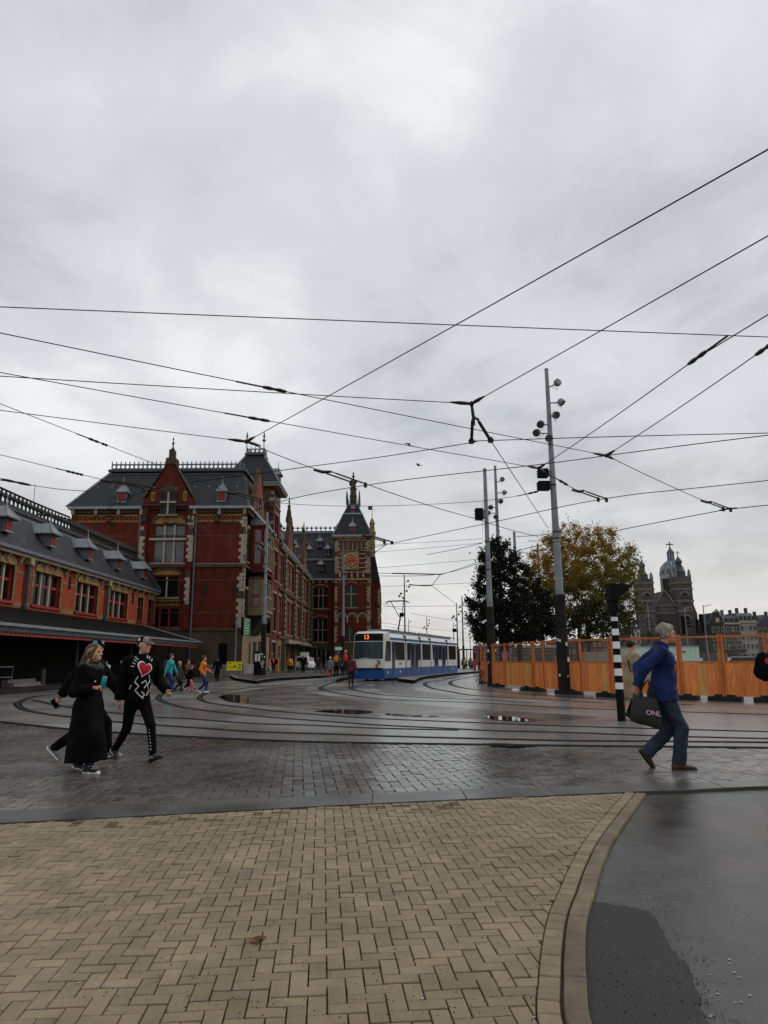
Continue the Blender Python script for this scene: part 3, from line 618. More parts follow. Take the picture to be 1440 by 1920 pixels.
# ---- end pavilion, facing the square
pav = thing('station_pavilion', (-22.5, FY, 0), 'dark red brick station pavilion with slate mansard roof, cresting and pointed centre gable', 'building')
A = Fac(pav, (0, FY, 0), (1,0,0), (0,-1,0))
wins = [(-22.95,-19.85,10.95,14.75),(-22.35,-20.55,16.55,18.55),(-22.55,-20.25,7.55,9.6),(-22.9,-20.0,4.6,6.5),(-16.05,-15.15,0.3,3.1)]
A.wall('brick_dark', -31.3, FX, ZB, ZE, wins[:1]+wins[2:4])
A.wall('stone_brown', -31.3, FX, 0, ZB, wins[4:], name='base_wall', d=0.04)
mb = MB(); mb.box(-31.3,-13.8,FY+.5,FY+16,0,ZE-.1); mb.build('core', 'wall_black', pav)
A.window(*wins[0], cols=3, splits=(.62,), glass='glass_grey', mull='stone_white', mw=.2)
A.window(*wins[2], cols=2, glass='glass_dark', mull='stone_white', mw=.13, frame='frame_dark')
A.window(*wins[3], cols=3, glass='glass_dark', mull='frame_red', frame='frame_red')
A.window(*wins[4], cols=1, glass='glass_dark', frame='frame_dark', sill=None)
A.arch('tympanum', 'tile_yellow', -22.95, -19.85, 14.85, .95, -.05, .03); A.arch('arch_band', 'stone_brown', -23.2, -19.6, 14.85, 1.2, -.05, .1, th=.24)
A.box('transom_stone', 'stone_white', -23.35, -19.5, 13.18, 13.4, -.05, .14)
A.arch('tympanum', 'tile_yellow', -22.7, -20.1, 9.75, .5, -.05, .03); A.arch('arch_band', 'stone_brown', -22.9, -19.9, 9.75, .72, -.05, .1, th=.2)
A.box('tile_panel', 'tile_yellow', -22.9, -20.0, 6.75, 7.3, -.1, .03)
dg_ = MB()
for i in range(9):
    c_ = A.P(-22.7+i*.32, 7.03, .035); dg_.obox(c_, (.11,0,.11), (0,.012,0), (-.11,0,.11))
tag(dg_.build('diamond_tile', 'tile_black', pav), kind='stuff')
# gable
gl, gr, gz = -24.1, -19.0, 16.3
gm_ = MB(); shp = [(gl,ZE),(gr,ZE),(gr,17.35),(gr-.35,17.5),(-21.55+.28,21.0),(-21.55-.28,21.0),(gl+.35,17.5),(gl,17.35)]
gm_.prism([A.P(u,z,.35) for u,z in shp], (0,1.2,0)); gw = gm_.build('gable', 'brick_dark', pav)
mb = MB()
for s_ in (-1,1):
    x_ = -21.55+s_*2.25; mb.prism([A.P(x_+s_*.35,17.3,.45), A.P(x_,17.75,.45), A.P(-21.55+s_*.2,21.35,.45), A.P(-21.55+s_*.42,20.95,.45)], (0,1.4,0))
mb.build('gable_coping', 'stone_brown', gw)
A2 = Fac(pav, (0, FY-.35, 0), (1,0,0), (0,-1,0))
A2.window(-22.35,-20.75,15.75,18.0, cols=2, splits=(.55,), mull='stone_white', frame='frame_dark', mw=.17, depth=-.03, d=0)
A2.arch('tympanum', 'stone_brown', -22.5,-20.6,18.15,.75,-.05,.03)
for x_ in (-23.35,-19.75):
    mb = MB(); mb.lathe([(.42,0),(.46,.06),(.3,.1)], (0,0,0), 6); o = mb.build('stone_shield', 'stone_white', pav); o.rotation_euler = (PI/2,0,0); o.location = A2.P(x_,16.9,0)-WO[pav]
for u_, s_ in ((-22.9,1),(-20.2,-1)):
    dg_ = MB()
    for i in range(3): dg_.obox(A2.P(u_-s_*.25+s_*-.0, 17.6+i*.32-.3, .02), (.13,0,.13), (0,.012,0), (-.13,0,.13))
    tag(dg_.build('diamond_tile', 'tile_yellow', pav), kind='stuff')
mb = MB(); mb.box(-22.05,-21.05,FY-.5,FY+.7,20.9,21.6); mb.box(-21.8,-21.3,FY-.4,FY+.4,21.6,22.5); mb.build('gable_chimney', 'stone_brown', gw); finial('finial', pav, (-21.55,FY,22.5), 1.5, 'iron_black', .2)
A.box('gable_pier', 'brick_dark', gl-.05, gl+.55, ZB, ZE+.6, 0.002, .40); A.box('gable_pier', 'brick_dark', gr-.55, gr+.05, ZB, ZE+.6, .002, .40)
A.quoins(gl-.08, 10.9, 14.6, 1, .5, .34, .33, d=.45); A.quoins(gr+.08, 11.0, 15.9, -1, .6, .42, .33, d=.45); A.quoins(gr+.0, 6.8, 10.3, -1, .5, .36, .33, d=.45)
for x_ in (gl+.25, gr-.25, -27.4, -16.6): finial('corbel', pav, (x_, FY-.45, 15.0), 1.3, 'stone_brown', .28)
A.quoins(FX+.05, 4.5, 10.2, -1, .72, .5, .36); A.quoins(FX+.05, 10.9, 15.6, -1, .66, .46, .36)
A.quoins(-31.35, 4.5, 15.6, 1, .6, .42, .36, m='stone_brown')
A.box('string_course', 'stone_brown', -31.4, FX+.12, ZC-.18, ZC+.12, -.2, .16); A.box('string_ledge', 'zinc', -31.4, FX+.14, ZC+.122, ZC+.19, -.2, .2)
A.box('plinth_course', 'stone_brown', -31.4, FX+.12, ZB-.12, ZB+.18, -.2, .16); A.box('plinth', 'stone_grey', -17.5, FX+.35, 0, 1.1, .05, .35)
for z_ in (13.6, 9.2, 6.0): A.box('brick_band', 'stone_brown', -31.3, FX-.6, z_, z_+.09, -.1, .006)
for u0_, u1_ in ((-31.0,gl-.1),(gr+.1,FX-.1)):                  # tiled frieze under the eaves
    A.box('frieze', 'tile_yellow', u0_, u1_, 15.05, 15.85, -.1, .02)
    fr = MB(); n_ = int((u1_-u0_)/.45)
    for i in range(n_):
        c_ = A.P(u0_+(i+.5)*(u1_-u0_)/n_, 15.45, .028); q = .15 if i % 2 else .22; fr.obox(c_, (q,0,q), (0,.015,0), (-.06,0,.06)); fr.obox(c_, (q,0,-q), (0,.014,0), (.06,0,.06))
    tag(fr.build('frieze_tile', 'brick_dark', pav), kind='stuff')
    A.box('eaves_board', 'stone_brown', u0_-.3, u1_+.05, 15.95, ZE, -.1, .25); A.box('gutter', 'zinc', u0_-.5, u1_+.05, ZE+.002, ZE+.28, -.1, .6)
    k_ = int((u1_-u0_)/1.7)
    for i in range(k_+1): A.box('eaves_bracket', 'stone_cream', u0_+(u1_-u0_)*i/k_-.14, u0_+(u1_-u0_)*i/k_+.14, 15.75, ZE, .25, .5)
    for i in range(int((u1_-u0_)/1.6)): A.box('vent_hole', 'frame_dark', u0_+.6+1.6*i, u0_+.9+1.6*i, 14.75, 14.98, -.1, .012)
for x_, z1_ in ((-24.35,16.2),(-18.75,16.2)):
    mb = MB(); mb.tube([A.P(x_,z1_,.12), A.P(x_,0.2,.12)], .085, 8)
    for z_ in (14,11.2,8.4,5): mb.cone(A.P(x_,z_,.12), A.P(x_,z_+.2,.12), .12, .12, 8)
    mb.build('downpipe', 'zinc_blue', pav)
for u_, z_ in ((-17.6,8.4),(-14.6,8.4),(-27,8.4)):
    mb = MB(); mb.obox(A.P(u_,z_,.05), (.05,0,0), (0,.05,0), (0,0,.75)); mb.obox(A.P(u_,z_,.06), (.28,0,0), (0,.05,0), (0,0,.06)); mb.obox(A.P(u_,z_+.35,.06), (.18,0,0), (0,.05,0), (0,0,.05)); mb.obox(A.P(u_,z_-.35,.06), (.18,0,0), (0,.05,0), (0,0,.05)); mb.build('wall_anchor', 'iron_black', pav)
# mansard roof
mb = MB(); e_ = [(-31.75,FY-.55,ZE+.28),(-13.55,FY-.55,ZE+.28),(-13.55,FY+16,ZE+.28),(-31.75,FY+16,ZE+.28)]; t_ = [(-28.9,FY+3.2,21.1),(-14.9,FY+3.2,21.1),(-14.9,FY+12.5,21.1),(-28.9,FY+12.5,21.1)]
mb.add(e_+t_, [(0,1,5,4),(1,2,6,5),(2,3,7,6),(3,0,4,7),(4,5,6,7)]); roof = mb.build('roof', 'slate_x', pav)
mb = MB(); mb.box(-29.2,-14.6,FY+2.9,FY+12.8,21.1,21.35); mb.build('roof_ledge', 'lead_dark', roof)
mb = MB(); mb.box(-28.9,-15.0,FY+3.0,FY+3.12,20.65,20.9); mb.build('roof_flashing', 'zinc_blue', roof)
mb = MB(); mb.bar((-31.7,FY-.5,ZE+.3), (-28.9,FY+3.15,21.15), .16, .16); mb.build('hip_roll', 'zinc', roof)
cresting(roof, (-28.9,FY+3.1,21.35), (-14.8,FY+3.1,21.35), .95, .46, 'zinc_blue'); 
for x_ in (-26.4,-16.35): dormer(pav, (x_,FY-.1,17.05), (0,-1,0), .85, 1.05, 1.6, spike=.9, over=.14)
sn = MB()
for x_ in np.linspace(-29.5,-15.2,11):
    y_ = FY+1.6; sn.box(x_-.07,x_+.07,y_-.15,y_,18.95,19.15)
tag(sn.build('roof_hook', 'zinc', roof), kind='stuff')
# side gable over the oriel, seen edge on
S = Fac(pav, (FX, 0, 0), (0,1,0), (1,0,0))
gs = [(70.0,ZE),(77.4,ZE),(77.2,17.4),(73.9,21.7),(73.5,21.7),(70.2,17.4)]
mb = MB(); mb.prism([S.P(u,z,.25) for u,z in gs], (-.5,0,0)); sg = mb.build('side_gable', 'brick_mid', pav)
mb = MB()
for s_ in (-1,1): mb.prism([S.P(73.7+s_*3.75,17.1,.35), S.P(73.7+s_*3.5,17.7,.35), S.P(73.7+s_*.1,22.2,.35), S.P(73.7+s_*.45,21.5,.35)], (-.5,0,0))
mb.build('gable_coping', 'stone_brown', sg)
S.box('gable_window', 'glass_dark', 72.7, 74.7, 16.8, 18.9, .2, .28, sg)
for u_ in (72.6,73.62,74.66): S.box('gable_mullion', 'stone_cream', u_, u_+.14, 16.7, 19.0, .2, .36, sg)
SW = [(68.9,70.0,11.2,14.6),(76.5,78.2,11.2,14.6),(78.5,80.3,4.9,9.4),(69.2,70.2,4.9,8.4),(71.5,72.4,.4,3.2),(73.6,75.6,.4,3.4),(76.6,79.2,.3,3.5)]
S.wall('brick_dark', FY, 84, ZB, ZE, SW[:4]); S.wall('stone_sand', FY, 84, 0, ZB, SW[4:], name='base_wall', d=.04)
for q in SW[:4]: S.window(*q, cols=2, splits=(.6,), mull='stone_cream', frame='frame_dark', lintel='stone_cream')
for q in SW[4:]: S.window(*q, cols=2, splits=(.7,), mull='stone_cream', frame='frame_dark', sill=None)
S.box('string_course', 'stone_brown', FY-.1, 84, ZC-.18, ZC+.12, -.2, .16); S.box('plinth_course', 'stone_brown', FY-.1, 84, ZB-.12, ZB+.18, -.2, .16); S.box('plinth', 'stone_grey', FY-.3, 76, 0, 1.1, .05, .34)
S.box('gutter', 'zinc', FY-.6, 84, ZE+.002, ZE+.28, -.1, .55); S.box('eaves_board', 'stone_brown', FY-.3, 84, 15.9, ZE, -.1, .3)
S.quoins(FY-.05, 4.5, 15.6, 1, .6, .42, .36, m='stone_cream')
# oriel on two floors, on dark corbels
for z0_, z1_, roofh in ((10.8,15.0,1.25),(6.4,9.6,0)):
    mb = MB(); mb.box(FX-.1, FX+1.45, 70.4, 75.6, z0_-.5, z1_); orl = mb.build('oriel', 'brick_dark' if roofh else 'stone_sand', pav)
    O_ = Fac(pav, (0,70.4,0), (1,0,0), (0,-1,0)); O_.box('pane', 'glass_grey', FX+.5, FX+1.1, z0_+.4, z1_-1.9, -.02, .02, orl); O_.box('pane', 'glass_grey', FX+.5, FX+1.1, z1_-1.6, z1_-.4, -.02, .02, orl)
    O_.box('frame', 'frame_red', FX+.42, FX+1.18, z0_+.3, z1_-.3, -.02, .01, orl)
    Q = Fac(pav, (FX+1.45,0,0), (0,1,0), (1,0,0))
    for i in range(4):
        Q.box('pane', 'glass_dark', 70.75+i*1.2, 71.75+i*1.2, z0_+.4, z1_-.4, -.02, .02, orl)
        Q.box('mullion', 'stone_cream', 70.5+i*1.2, 70.72+i*1.2, z0_, z1_-.2, -.02, .16, orl)
    Q.box('mullion', 'stone_cream', 75.35, 75.58, z0_, z1_-.2, -.02, .16, orl); Q.box('transom', 'stone_cream', 70.4, 75.6, z1_-1.75, z1_-1.6, -.02, .14, orl); Q.box('sill', 'stone_cream', 70.3, 75.7, z0_-.1, z0_+.1, -.02, .2, orl)
    mb = MB(); mb.box(FX-.1, FX+1.6, 70.25, 75.75, z1_, z1_+.18); mb.build('oriel_cornice', 'stone_brown', orl)
    if roofh:
        mb = MB(); mb.add([(FX-.1,70.3,z1_+.18),(FX+1.6,70.3,z1_+.18),(FX+1.6,75.7,z1_+.18),(FX-.1,75.7,z1_+.18),(FX,71,z1_+1.5),(FX,75,z1_+1.5)], [(0,1,4),(1,2,5,4),(2,3,5),(0,4,5,3),(0,3,2,1)]); mb.build('oriel_roof', 'zinc', orl)
        rb = MB()
        for i in range(10): rb.bar((FX+1.6,70.4+i*.58,z1_+.2), (FX+.05,71+i*.44,z1_+1.5), .06, .06)
        for i in range(6): rb.bar((FX-.05+i*.3,70.3,z1_+.2), (FX+.02,71,z1_+1.48), .05, .05)
        tag(rb.build('roof_rib', 'lead_dark', orl), kind='stuff')
    else:
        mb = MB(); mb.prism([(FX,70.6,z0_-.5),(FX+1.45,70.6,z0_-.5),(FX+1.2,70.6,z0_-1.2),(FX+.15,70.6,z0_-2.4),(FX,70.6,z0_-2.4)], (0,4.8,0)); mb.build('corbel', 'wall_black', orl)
# square corner tower behind, with truncated pyramid roof
ctw = thing('station_corner_tower', (-16.6, 84, 0), 'square red brick tower with truncated slate pyramid roof above the pavilion', 'building')
TX0, TX1, TY0, TY1 = -19.4, -13.7, 84.0, 89.6; tz = 23.0
TF = Fac(ctw, (0,TY0,0), (1,0,0), (0,-1,0)); TS = Fac(ctw, (TX1,0,0), (0,1,0), (1,0,0))
TF.wall('brick_dark', TX0, TX1, 14, tz); ops_ = [(85.5,86.6,16.5,19.6),(87.0,88.1,16.5,19.6),(85.4,88.2,11.2,15.0),(85.4,88.2,5,9.6),(85.4,88.2,.3,3.6)]
TS.wall('brick_dark', TY0, TY1, 0, tz, ops_)
for q in ops_: TS.window(*q, cols=1 if q[1]-q[0] < 2 else 2, splits=(.6,), mull='stone_cream', frame='frame_dark', lintel='stone_cream')
mb = MB(); mb.box(TX0,TX1-.4,TY0+.4,TY1,0,tz-.1); mb.build('core', 'wall_black', ctw)
TF.box('string_course', 'stone_brown', TX0, TX1+.12, 20.6, 20.8, -.1, .12); TS.box('string_course', 'stone_white', TY0, TY1, 20.6, 20.75, -.1, .1)
for i in range(4): TS.box('eaves_arch', 'glass_dark', TY0+.5+i*1.3, TY0+1.4+i*1.3, 21.2, 22.5, -.1, .02)
for i in range(4): TF.box('eaves_panel', 'stone_brown', TX0+.5+i*1.35, TX0+1.3+i*1.35, 21.3, 22.4, -.1, .05)
for z_ in np.arange(14.5, 22, .8): TF.box('quoin', 'stone_cream' if z_ > 20.8 else 'stone_brown', TX1-.6, TX1+.04, z_, z_+.4, -.1, .04)
mb = MB(); mb.box(TX0-.7,TX1+.75,TY0-.7,TY1+.7,tz-.35,tz-.1); mb.build('eaves_board', 'stone_cream', ctw); mb = MB(); mb.box(TX0-.8,TX1+.85,TY0-.8,TY1+.8,tz-.1,tz+.12); mb.build('gutter', 'zinc_blue', ctw)
mb = MB(); a_ = .75; b_ = 1.75
mb.add([(TX0-a_,TY0-a_,tz+.12),(TX1+a_,TY0-a_,tz+.12),(TX1+a_,TY1+a_,tz+.12),(TX0-a_,TY1+a_,tz+.12),(TX0+b_,TY0+b_,27.3),(TX1-b_,TY0+b_,27.3),(TX1-b_,TY1-b_,27.3),(TX0+b_,TY1-b_,27.3)], [(0,1,5,4),(1,2,6,5),(2,3,7,6),(3,0,4,7),(4,5,6,7)]); rt = mb.build('roof', 'slate_x', ctw)
mb = MB()
for s_ in (0,1): mb.bar(((TX0-a_, TX1+a_)[s_],TY0-a_,tz+.15), ((TX0+b_, TX1-b_)[s_],TY0+b_,27.35), .16, .16)
mb.bar((TX1+a_,TY1+a_,tz+.15), (TX1-b_,TY1-b_,27.35), .16, .16); mb.build('hip_roll', 'zinc_blue', rt)
mb = MB(); mb.box(TX0+b_-.2,TX1-b_+.2,TY0+b_-.2,TY1-b_+.2,27.3,27.55); mb.build('roof_ledge', 'lead_dark', rt)
cn = [(TX0+b_,TY0+b_,27.55),(TX1-b_,TY0+b_,27.55),(TX1-b_,TY1-b_,27.55),(TX0+b_,TY1-b_,27.55)]
for i in range(4): cresting(rt, cn[i], cn[(i+1)%4], .95, .45, 'zinc_blue')
for c_ in cn[:2]:
    mb = MB(); mb.cone(c_, Vector(c_)+Vector((0,0,2.0)), .07, .05, 6); mb.lathe([(.05,1.5),(.28,1.75),(.05,2.0),(.16,2.25),(.03,2.9)], c_, 8); mb.build('spire', 'zinc_blue', rt)
dormer(ctw, (TX1+.3,86.8,23.6), (1,0,0), 1.0, 1.2, 1.6, spike=1.0)

# ---- long side range with two pinnacled gables
rng_b = thing('station_range', (FX, 107, 0), 'long red brick station range with rows of cream mullioned windows and two pinnacled gables', 'building')
B = Fac(rng_b, (FX, 0, 0), (0,1,0), (1,0,0)); B0, B1 = 89.6, 130.0
ops_ = []; bays = [(90.4,3),(95.2,3),(98.6,3),(102.0,3),(106.4,3),(109.9,3),(114.2,3),(117.6,3),(121.0,3),(125.4,3)]
for u_, n_ in bays:
    ops_ += [(u_,u_+2.6,11.3,15.2),(u_,u_+2.6,5.0,9.7),(u_+.1,u_+2.5,.2,3.3)]
B.wall('brick_mid', B0, B1, ZB, ZE, [o for o in ops_ if o[2] > 4], depth=.4); B.wall('stone_sand', B0, B1, 0, ZB, [o for o in ops_ if o[2] < 4], depth=.5, name='base_wall', d=.04)
for i, q in enumerate(ops_):
    B.window(*q, cols=3, splits=(.62,) if q[2] > 4 else (.75,), mull='stone_cream' if i % 3 == 0 else 'stone_sand', frame='frame_red', sill='stone_cream' if q[2] > 4 else None, lintel='stone_sand' if q[2] > 4 else None, mull_d=.12, mw=.15)
mb = MB(); mb.box(FX-12,FX-.6,B0,B1,0,ZE-.1); mb.build('core', 'wall_black', rng_b)
for u_ in (94.0,104.9,113.2,123.9,129.2):
    B.box('pilaster', 'stone_brown', u_, u_+.7, 0, ZE, -.1, .42)
    mb = MB(); mb.tube([B.P(u_-.3,ZE,.16), B.P(u_-.3,.3,.16)], .09, 6); mb.build('downpipe', 'lead_dark', rng_b)
    for z_ in np.arange(5, 15.8, .8): B.box('quoin', 'stone_cream', u_-.02, u_+.72, z_, z_+.36, .3, .45)
B.box('string_course', 'stone_brown', B0, B1, ZC-.2, ZC+.12, -.2, .3); B.box('plinth_course', 'stone_brown', B0, B1, ZB-.12, ZB+.18, -.2, .35)
for z_ in (9.9,15.4): B.box('pale_band', 'stone_cream', B0, B1, z_, z_+.1, -.1, .05)
B.box('shop_sign', 'stone_cream', 97, 113, 3.7, 4.25, .05, .6); B.box('shop_sign', 'stone_cream', 114.4, 128, 3.7, 4.25, .05, .6)
mb = MB(); mb.prism([B.P(96.6,3.65,.05), B.P(96.6,3.65,2.2), B.P(96.6,3.45,2.2), B.P(96.6,3.4,.05)], (0,32,0)); mb.build('shop_canopy', 'iron_black', rng_b)
B.box('gutter', 'zinc', B0, B1, ZE+.002, ZE+.26, -.1, .6); B.box('eaves_board', 'stone_brown', B0, B1, 15.8, ZE, -.1, .3)
for u_ in np.arange(90.2, 130, 1.1): B.box('eaves_bracket', 'stone_white', u_, u_+.3, 15.9, ZE, .3, .55)
mb = MB(); mb.add([(FX+.5,B0,ZE+.26),(FX+.5,B1,ZE+.26),(FX-3.2,B0,22.3),(FX-3.2,B1+6,22.3),(FX-9,B0,22.3),(FX-9,B1+6,22.3),(FX+.5,B1+6,ZE+.26)], [(0,1,3,2),(2,3,5,4),(1,6,3)]); rr = mb.build('roof', 'slate_y', rng_b)
mb = MB(); mb.box(FX-3.4,FX-3.0,B0,B1,22.2,22.5); mb.build('roof_ledge', 'zinc_blue', rr)
cresting(rr, (FX-3.2,B0,22.5), (FX-3.2,104,22.5), 1.3, .8, 'zinc_blue')
mb = MB(); mb.add([(FX-3.2,B0+.2,22.3),(FX-9,B0+.2,22.3),(FX-9,B0+.2,ZE),(FX+.3,B0+.2,ZE)], [(0,1,2,3)]); mb.build('roof_end', 'slate_x', rr)
for gc in (98.2, 116.8):
    hw = 3.4; mb = MB(); mb.prism([B.P(gc-hw,ZE-.3,.35), B.P(gc+hw,ZE-.3,.35), B.P(gc+hw-.3,17.6,.35), B.P(gc+.5,21.0,.35), B.P(gc-.5,21.0,.35), B.P(gc-hw+.3,17.6,.35)], (-.5,0,0)); gb = mb.build('gable', 'brick_mid', rng_b)
    mb = MB()
    for s_ in (-1,1): mb.prism([B.P(gc+s_*(hw+.1),17.2,.5), B.P(gc+s_*(hw-.3),18.0,.5), B.P(gc+s_*.3,21.6,.5), B.P(gc+s_*.8,20.9,.5)], (-.5,0,0))
    mb.build('gable_coping', 'stone_brown', gb)
    mb = MB(); mb.box(FX-.35,FX+.5,gc-.45,gc+.45,20.9,21.6); mb.lathe([(.40,0),(.30,1.0),(.22,1.3),(.16,1.7)], (FX+.05,gc,21.6), 6); mb.build('pinnacle', 'stone_brown', gb); finial('finial', rng_b, (FX+.05,gc,23.2), 1.6, 'iron_black', .25)
    B.box('gable_window', 'glass_dark', gc-1, gc+1, 16.9, 19.4, .3, .37, gb)
    for u_ in (-1.1,-.07,.96): B.box('gable_mullion', 'stone_cream', gc+u_, gc+u_+.16, 16.8, 19.5, .3, .5, gb)
    B.box('gable_panel', 'brick_mid', gc-2.6, gc-1.3, 16.5, 18, .3, .42, gb)
for u_ in (92.4,107.5,111.2,126): dormer(rng_b, (FX-.3,u_,18.0), (1,0,0), 1.0, 1.2, 1.8, spike=.9)
# ---- hall range across the end and the clock tower
hall = thing('station_hall', (-17, 130, 0), 'dark brick station hall with two-tier slate roof beside the clock tower', 'building')
C = Fac(hall, (0,130,0), (1,0,0), (0,-1,0)); ops_ = [(-13.2,-10.6,10.9,14.7),(-13.2,-10.6,4.75,9.0),(-13.1,-11.9,.2,3.4),(-11.5,-10.2,.2,3.4)]
C.wall('brick_dark', -27, -9.0, ZB, 16.1, ops_[:2]); C.wall('stone_brown', -27, -9.0, 0, ZB, ops_[2:], name='base_wall')
C.window(*ops_[0], cols=3, splits=(.62,), mull='stone_cream', frame='frame_dark'); C.window(*ops_[1], cols=3, splits=(.5,), mull='stone_cream', frame='frame_dark')
for q in ops_[2:]: C.window(*q, cols=2, splits=(.7,), mull='frame_cream', frame='frame_dark', sill=None)
C.arch('lintel_arch', 'stone_cream', -13.3,-10.5,9.05,.55,-.05,.06,th=.14); C.arch('lintel_arch', 'stone_cream', -13.3,-10.5,14.8,.55,-.05,.06,th=.14)
C.box('string_course', 'stone_brown', -13.8, -9.0, ZC-.2, ZC+.1, -.1, .15); C.box('gutter', 'zinc', -27, -9.2, 16.1, 16.4, -.1, .5); C.box('plinth_course', 'stone_brown', -13.8, -9.0, ZB-.1, ZB+.15, -.1, .15)
for u_ in np.arange(-13.4,-9.4,1.2): C.box('eaves_bracket', 'stone_white', u_, u_+.22, 15.6, 16.1, 0, .35)
mb = MB(); mb.box(-27,-9,130.5,146,0,16); mb.build('core', 'wall_black', hall)
mb = MB(); mb.add([(-27,129.5,16.4),(-6,129.5,16.4),(-27,132,20.2),(-6,132,20.2)], [(0,1,3,2)]); mb.add([(-27,132,20.5),(-6,132,20.5),(-27,136.5,26.3),(-6,136.5,26.3),(-27,146,26.3),(-6,146,26.3)], [(0,1,3,2),(2,3,5,4)]); hr = mb.build('roof', 'slate_x', hall)
mb = MB(); mb.box(-27,-8.5,131.7,132.1,20.1,20.55); mb.build('roof_ledge', 'zinc_blue', hr); mb = MB(); mb.box(-27,-8.5,136.3,136.8,26.2,26.6); mb.box(-27,-8.5,136.2,136.4,25.5,25.75); mb.build('roof_ledge', 'zinc_blue', hr)
cresting(hr, (-27,136.5,26.6), (-8.5,136.5,26.6), 1.2, .9, 'iron_black', rings=False); cresting(hr, (-27,132.0,20.55), (-8.5,132.0,20.55), .7, .5, 'lead_dark', rings=False)
for x_, y_, z_ in ((-12.6,133.8,23.0),(-11.0,132.6,21.3),(-12.0,130.6,18.0),(-14.6,133.8,21.4)): dormer(hall, (x_,y_-.4,z_), (0,-1,0), .9, 1.1, 1.8, spike=.9, shutter='frame_dark')
ctk = thing('clock_tower', (-5.95, 128, 0), 'red brick clock tower with gilded clock face and steep slate roof', 'tower')
x0, x1, y0, y1 = -9.2, -2.7, 128.0, 134.5; E_ = Fac(ctk, (0,y0,0), (1,0,0), (0,-1,0)); ES = Fac(ctk, (x1,0,0), (0,1,0), (1,0,0))
ops_ = [(-7.2,-5.1,10.9,14.9),(-7.1,-5.6,4.7,7.3)]
E_.wall('brick_dark', x0, x1, ZB, 24.0, ops_); E_.wall('stone_brown', x0, x1, 0, ZB, name='base_wall', d=.05); ES.wall('brick_dark', y0, y1, 0, 24.0)
mb = MB(); mb.box(x0,x1-.3,y0+.4,y1,0,23.9); mb.build('core', 'wall_black', ctk)
E_.window(*ops_[0], cols=2, splits=(.62,), mull='stone_cream', frame='frame_dark', mw=.2); E_.window(*ops_[1], cols=2, mull='stone_cream', frame='frame_dark')
E_.arch('lintel_arch', 'stone_cream', -7.3,-5.0,15.0,.7,-.05,.06,th=.16)
for q in (-8.6,-4.6): E_.arch('blind_arch', 'stone_sand', q,q+1.3,15.0,.55,-.05,.05,th=.13)
for q in (-8.6,-6.75,-4.9): E_.arch('arch_band', 'stone_cream', q-.1,q+1.75,9.0,.95,-.05,.12,th=.25); E_.arch('tympanum', 'stone_brown', q+.15,q+1.5,9.0,.68,-.05,.04); E_.box('arch_pier', 'stone_cream', q-.22, q+.1, 8.1, 9.0, -.05, .12)
E_.box('arch_pier', 'stone_cream', -3.2,-2.9,8.1,9.0,-.05,.12)
for u_ in (x0, x1): E_.quoins(u_, 4.6, 15.8, 1 if u_ == x0 else -1, .62, .42, .36, m='stone_cream'); E_.quoins(u_, 17.0, 23.6, 1 if u_ == x0 else -1, .9, .6, .42, m='stone_cream')
ES.quoins(y0, 4.6, 23.6, 1, 1.2, .8, .42, m='stone_cream'); ES.quoins(y1, 4.6, 23.6, -1, 1.0, .7, .42, m='stone_cream')
for z_ in np.arange(17.3, 21.5, .85): E_.box('stone_band', 'stone_white', x0+.5, x1-.5, z_, z_+.13, -.05, .04)
E_.box('string_course', 'stone_brown', x0-.1, x1+.1, ZC-.2, ZC+.1, -.1, .15); E_.box('string_course', 'stone_cream', x0-.1, x1+.1, 15.9, 16.2, -.1, .22); E_.box('string_course', 'stone_cream', x0, x1, 21.35, 21.5, -.1, .12); ES.box('string_course', 'stone_cream', y0, y1, 15.9, 16.2, -.1, .22)
for i in range(6): E_.arch('arcade_niche', 'stone_brown', -8.35+i*.85,-7.75+i*.85,22.9,.3,-.05,.03); E_.box('niche_panel', 'stone_brown', -8.35+i*.85,-7.75+i*.85,21.6,22.9,-.05,.03)
for i in range(5): E_.box('arcade_shaft', 'stone_white', -7.68+i*.85,-7.58+i*.85,21.55,23.0,-.05,.1)
E_.box('arcade_head', 'stone_sand', x0+.6, x1-.6, 23.25, 23.7, -.05, .05)
for i in range(5):
    mb = MB(); mb.lathe([(.2,0),(.12,.1),(.2,.45),(.11,.8),(.2,1.0),(.2,1.15)], E_.P(-8.2+i*1.08,16.35,.16), 7); mb.build('baluster', 'stone_white', ctk)
E_.box('clock_panel', 'stone_sand', -8.05, -4.75, 17.75, 21.2, -.05, .15); cf = E_.P(-6.2,19.45,.16)
def disc(name, m, r, r2, d0, d1, par):
    mb = MB(); n = 28; o = [(math.cos(2*PI*i/n), math.sin(2*PI*i/n)) for i in range(n)]
    if r2 == 0: mb.prism([cf+Vector((c_*r,-d0,s_*r)) for c_, s_ in o], (0,-(d1-d0),0))
    else:
        for i in range(n):
            (a1,b1),(a2,b2) = o[i], o[(i+1)%n]; mb.prism([cf+Vector((a1*r,-d0,b1*r)), cf+Vector((a2*r,-d0,b2*r)), cf+Vector((a2*r2,-d0,b2*r2)), cf+Vector((a1*r2,-d0,b1*r2))], (0,-(d1-d0),0))
    return mb.build(name, m, par)
clk = disc('clock_face', 'stone_cream', 1.5, 0, 0, .05, ctk); disc('clock_ring', 'gold', 1.45, 1.36, .05, .1, clk); disc('clock_ring', 'tile_yellow', 1.06, .98, .05, .1, clk); disc('clock_centre', 'clock_red', .72, 0, .05, .09, clk)
NUM = ['XII','I','II','III','IIII','V','VI','VII','VIII','IX','X','XI']
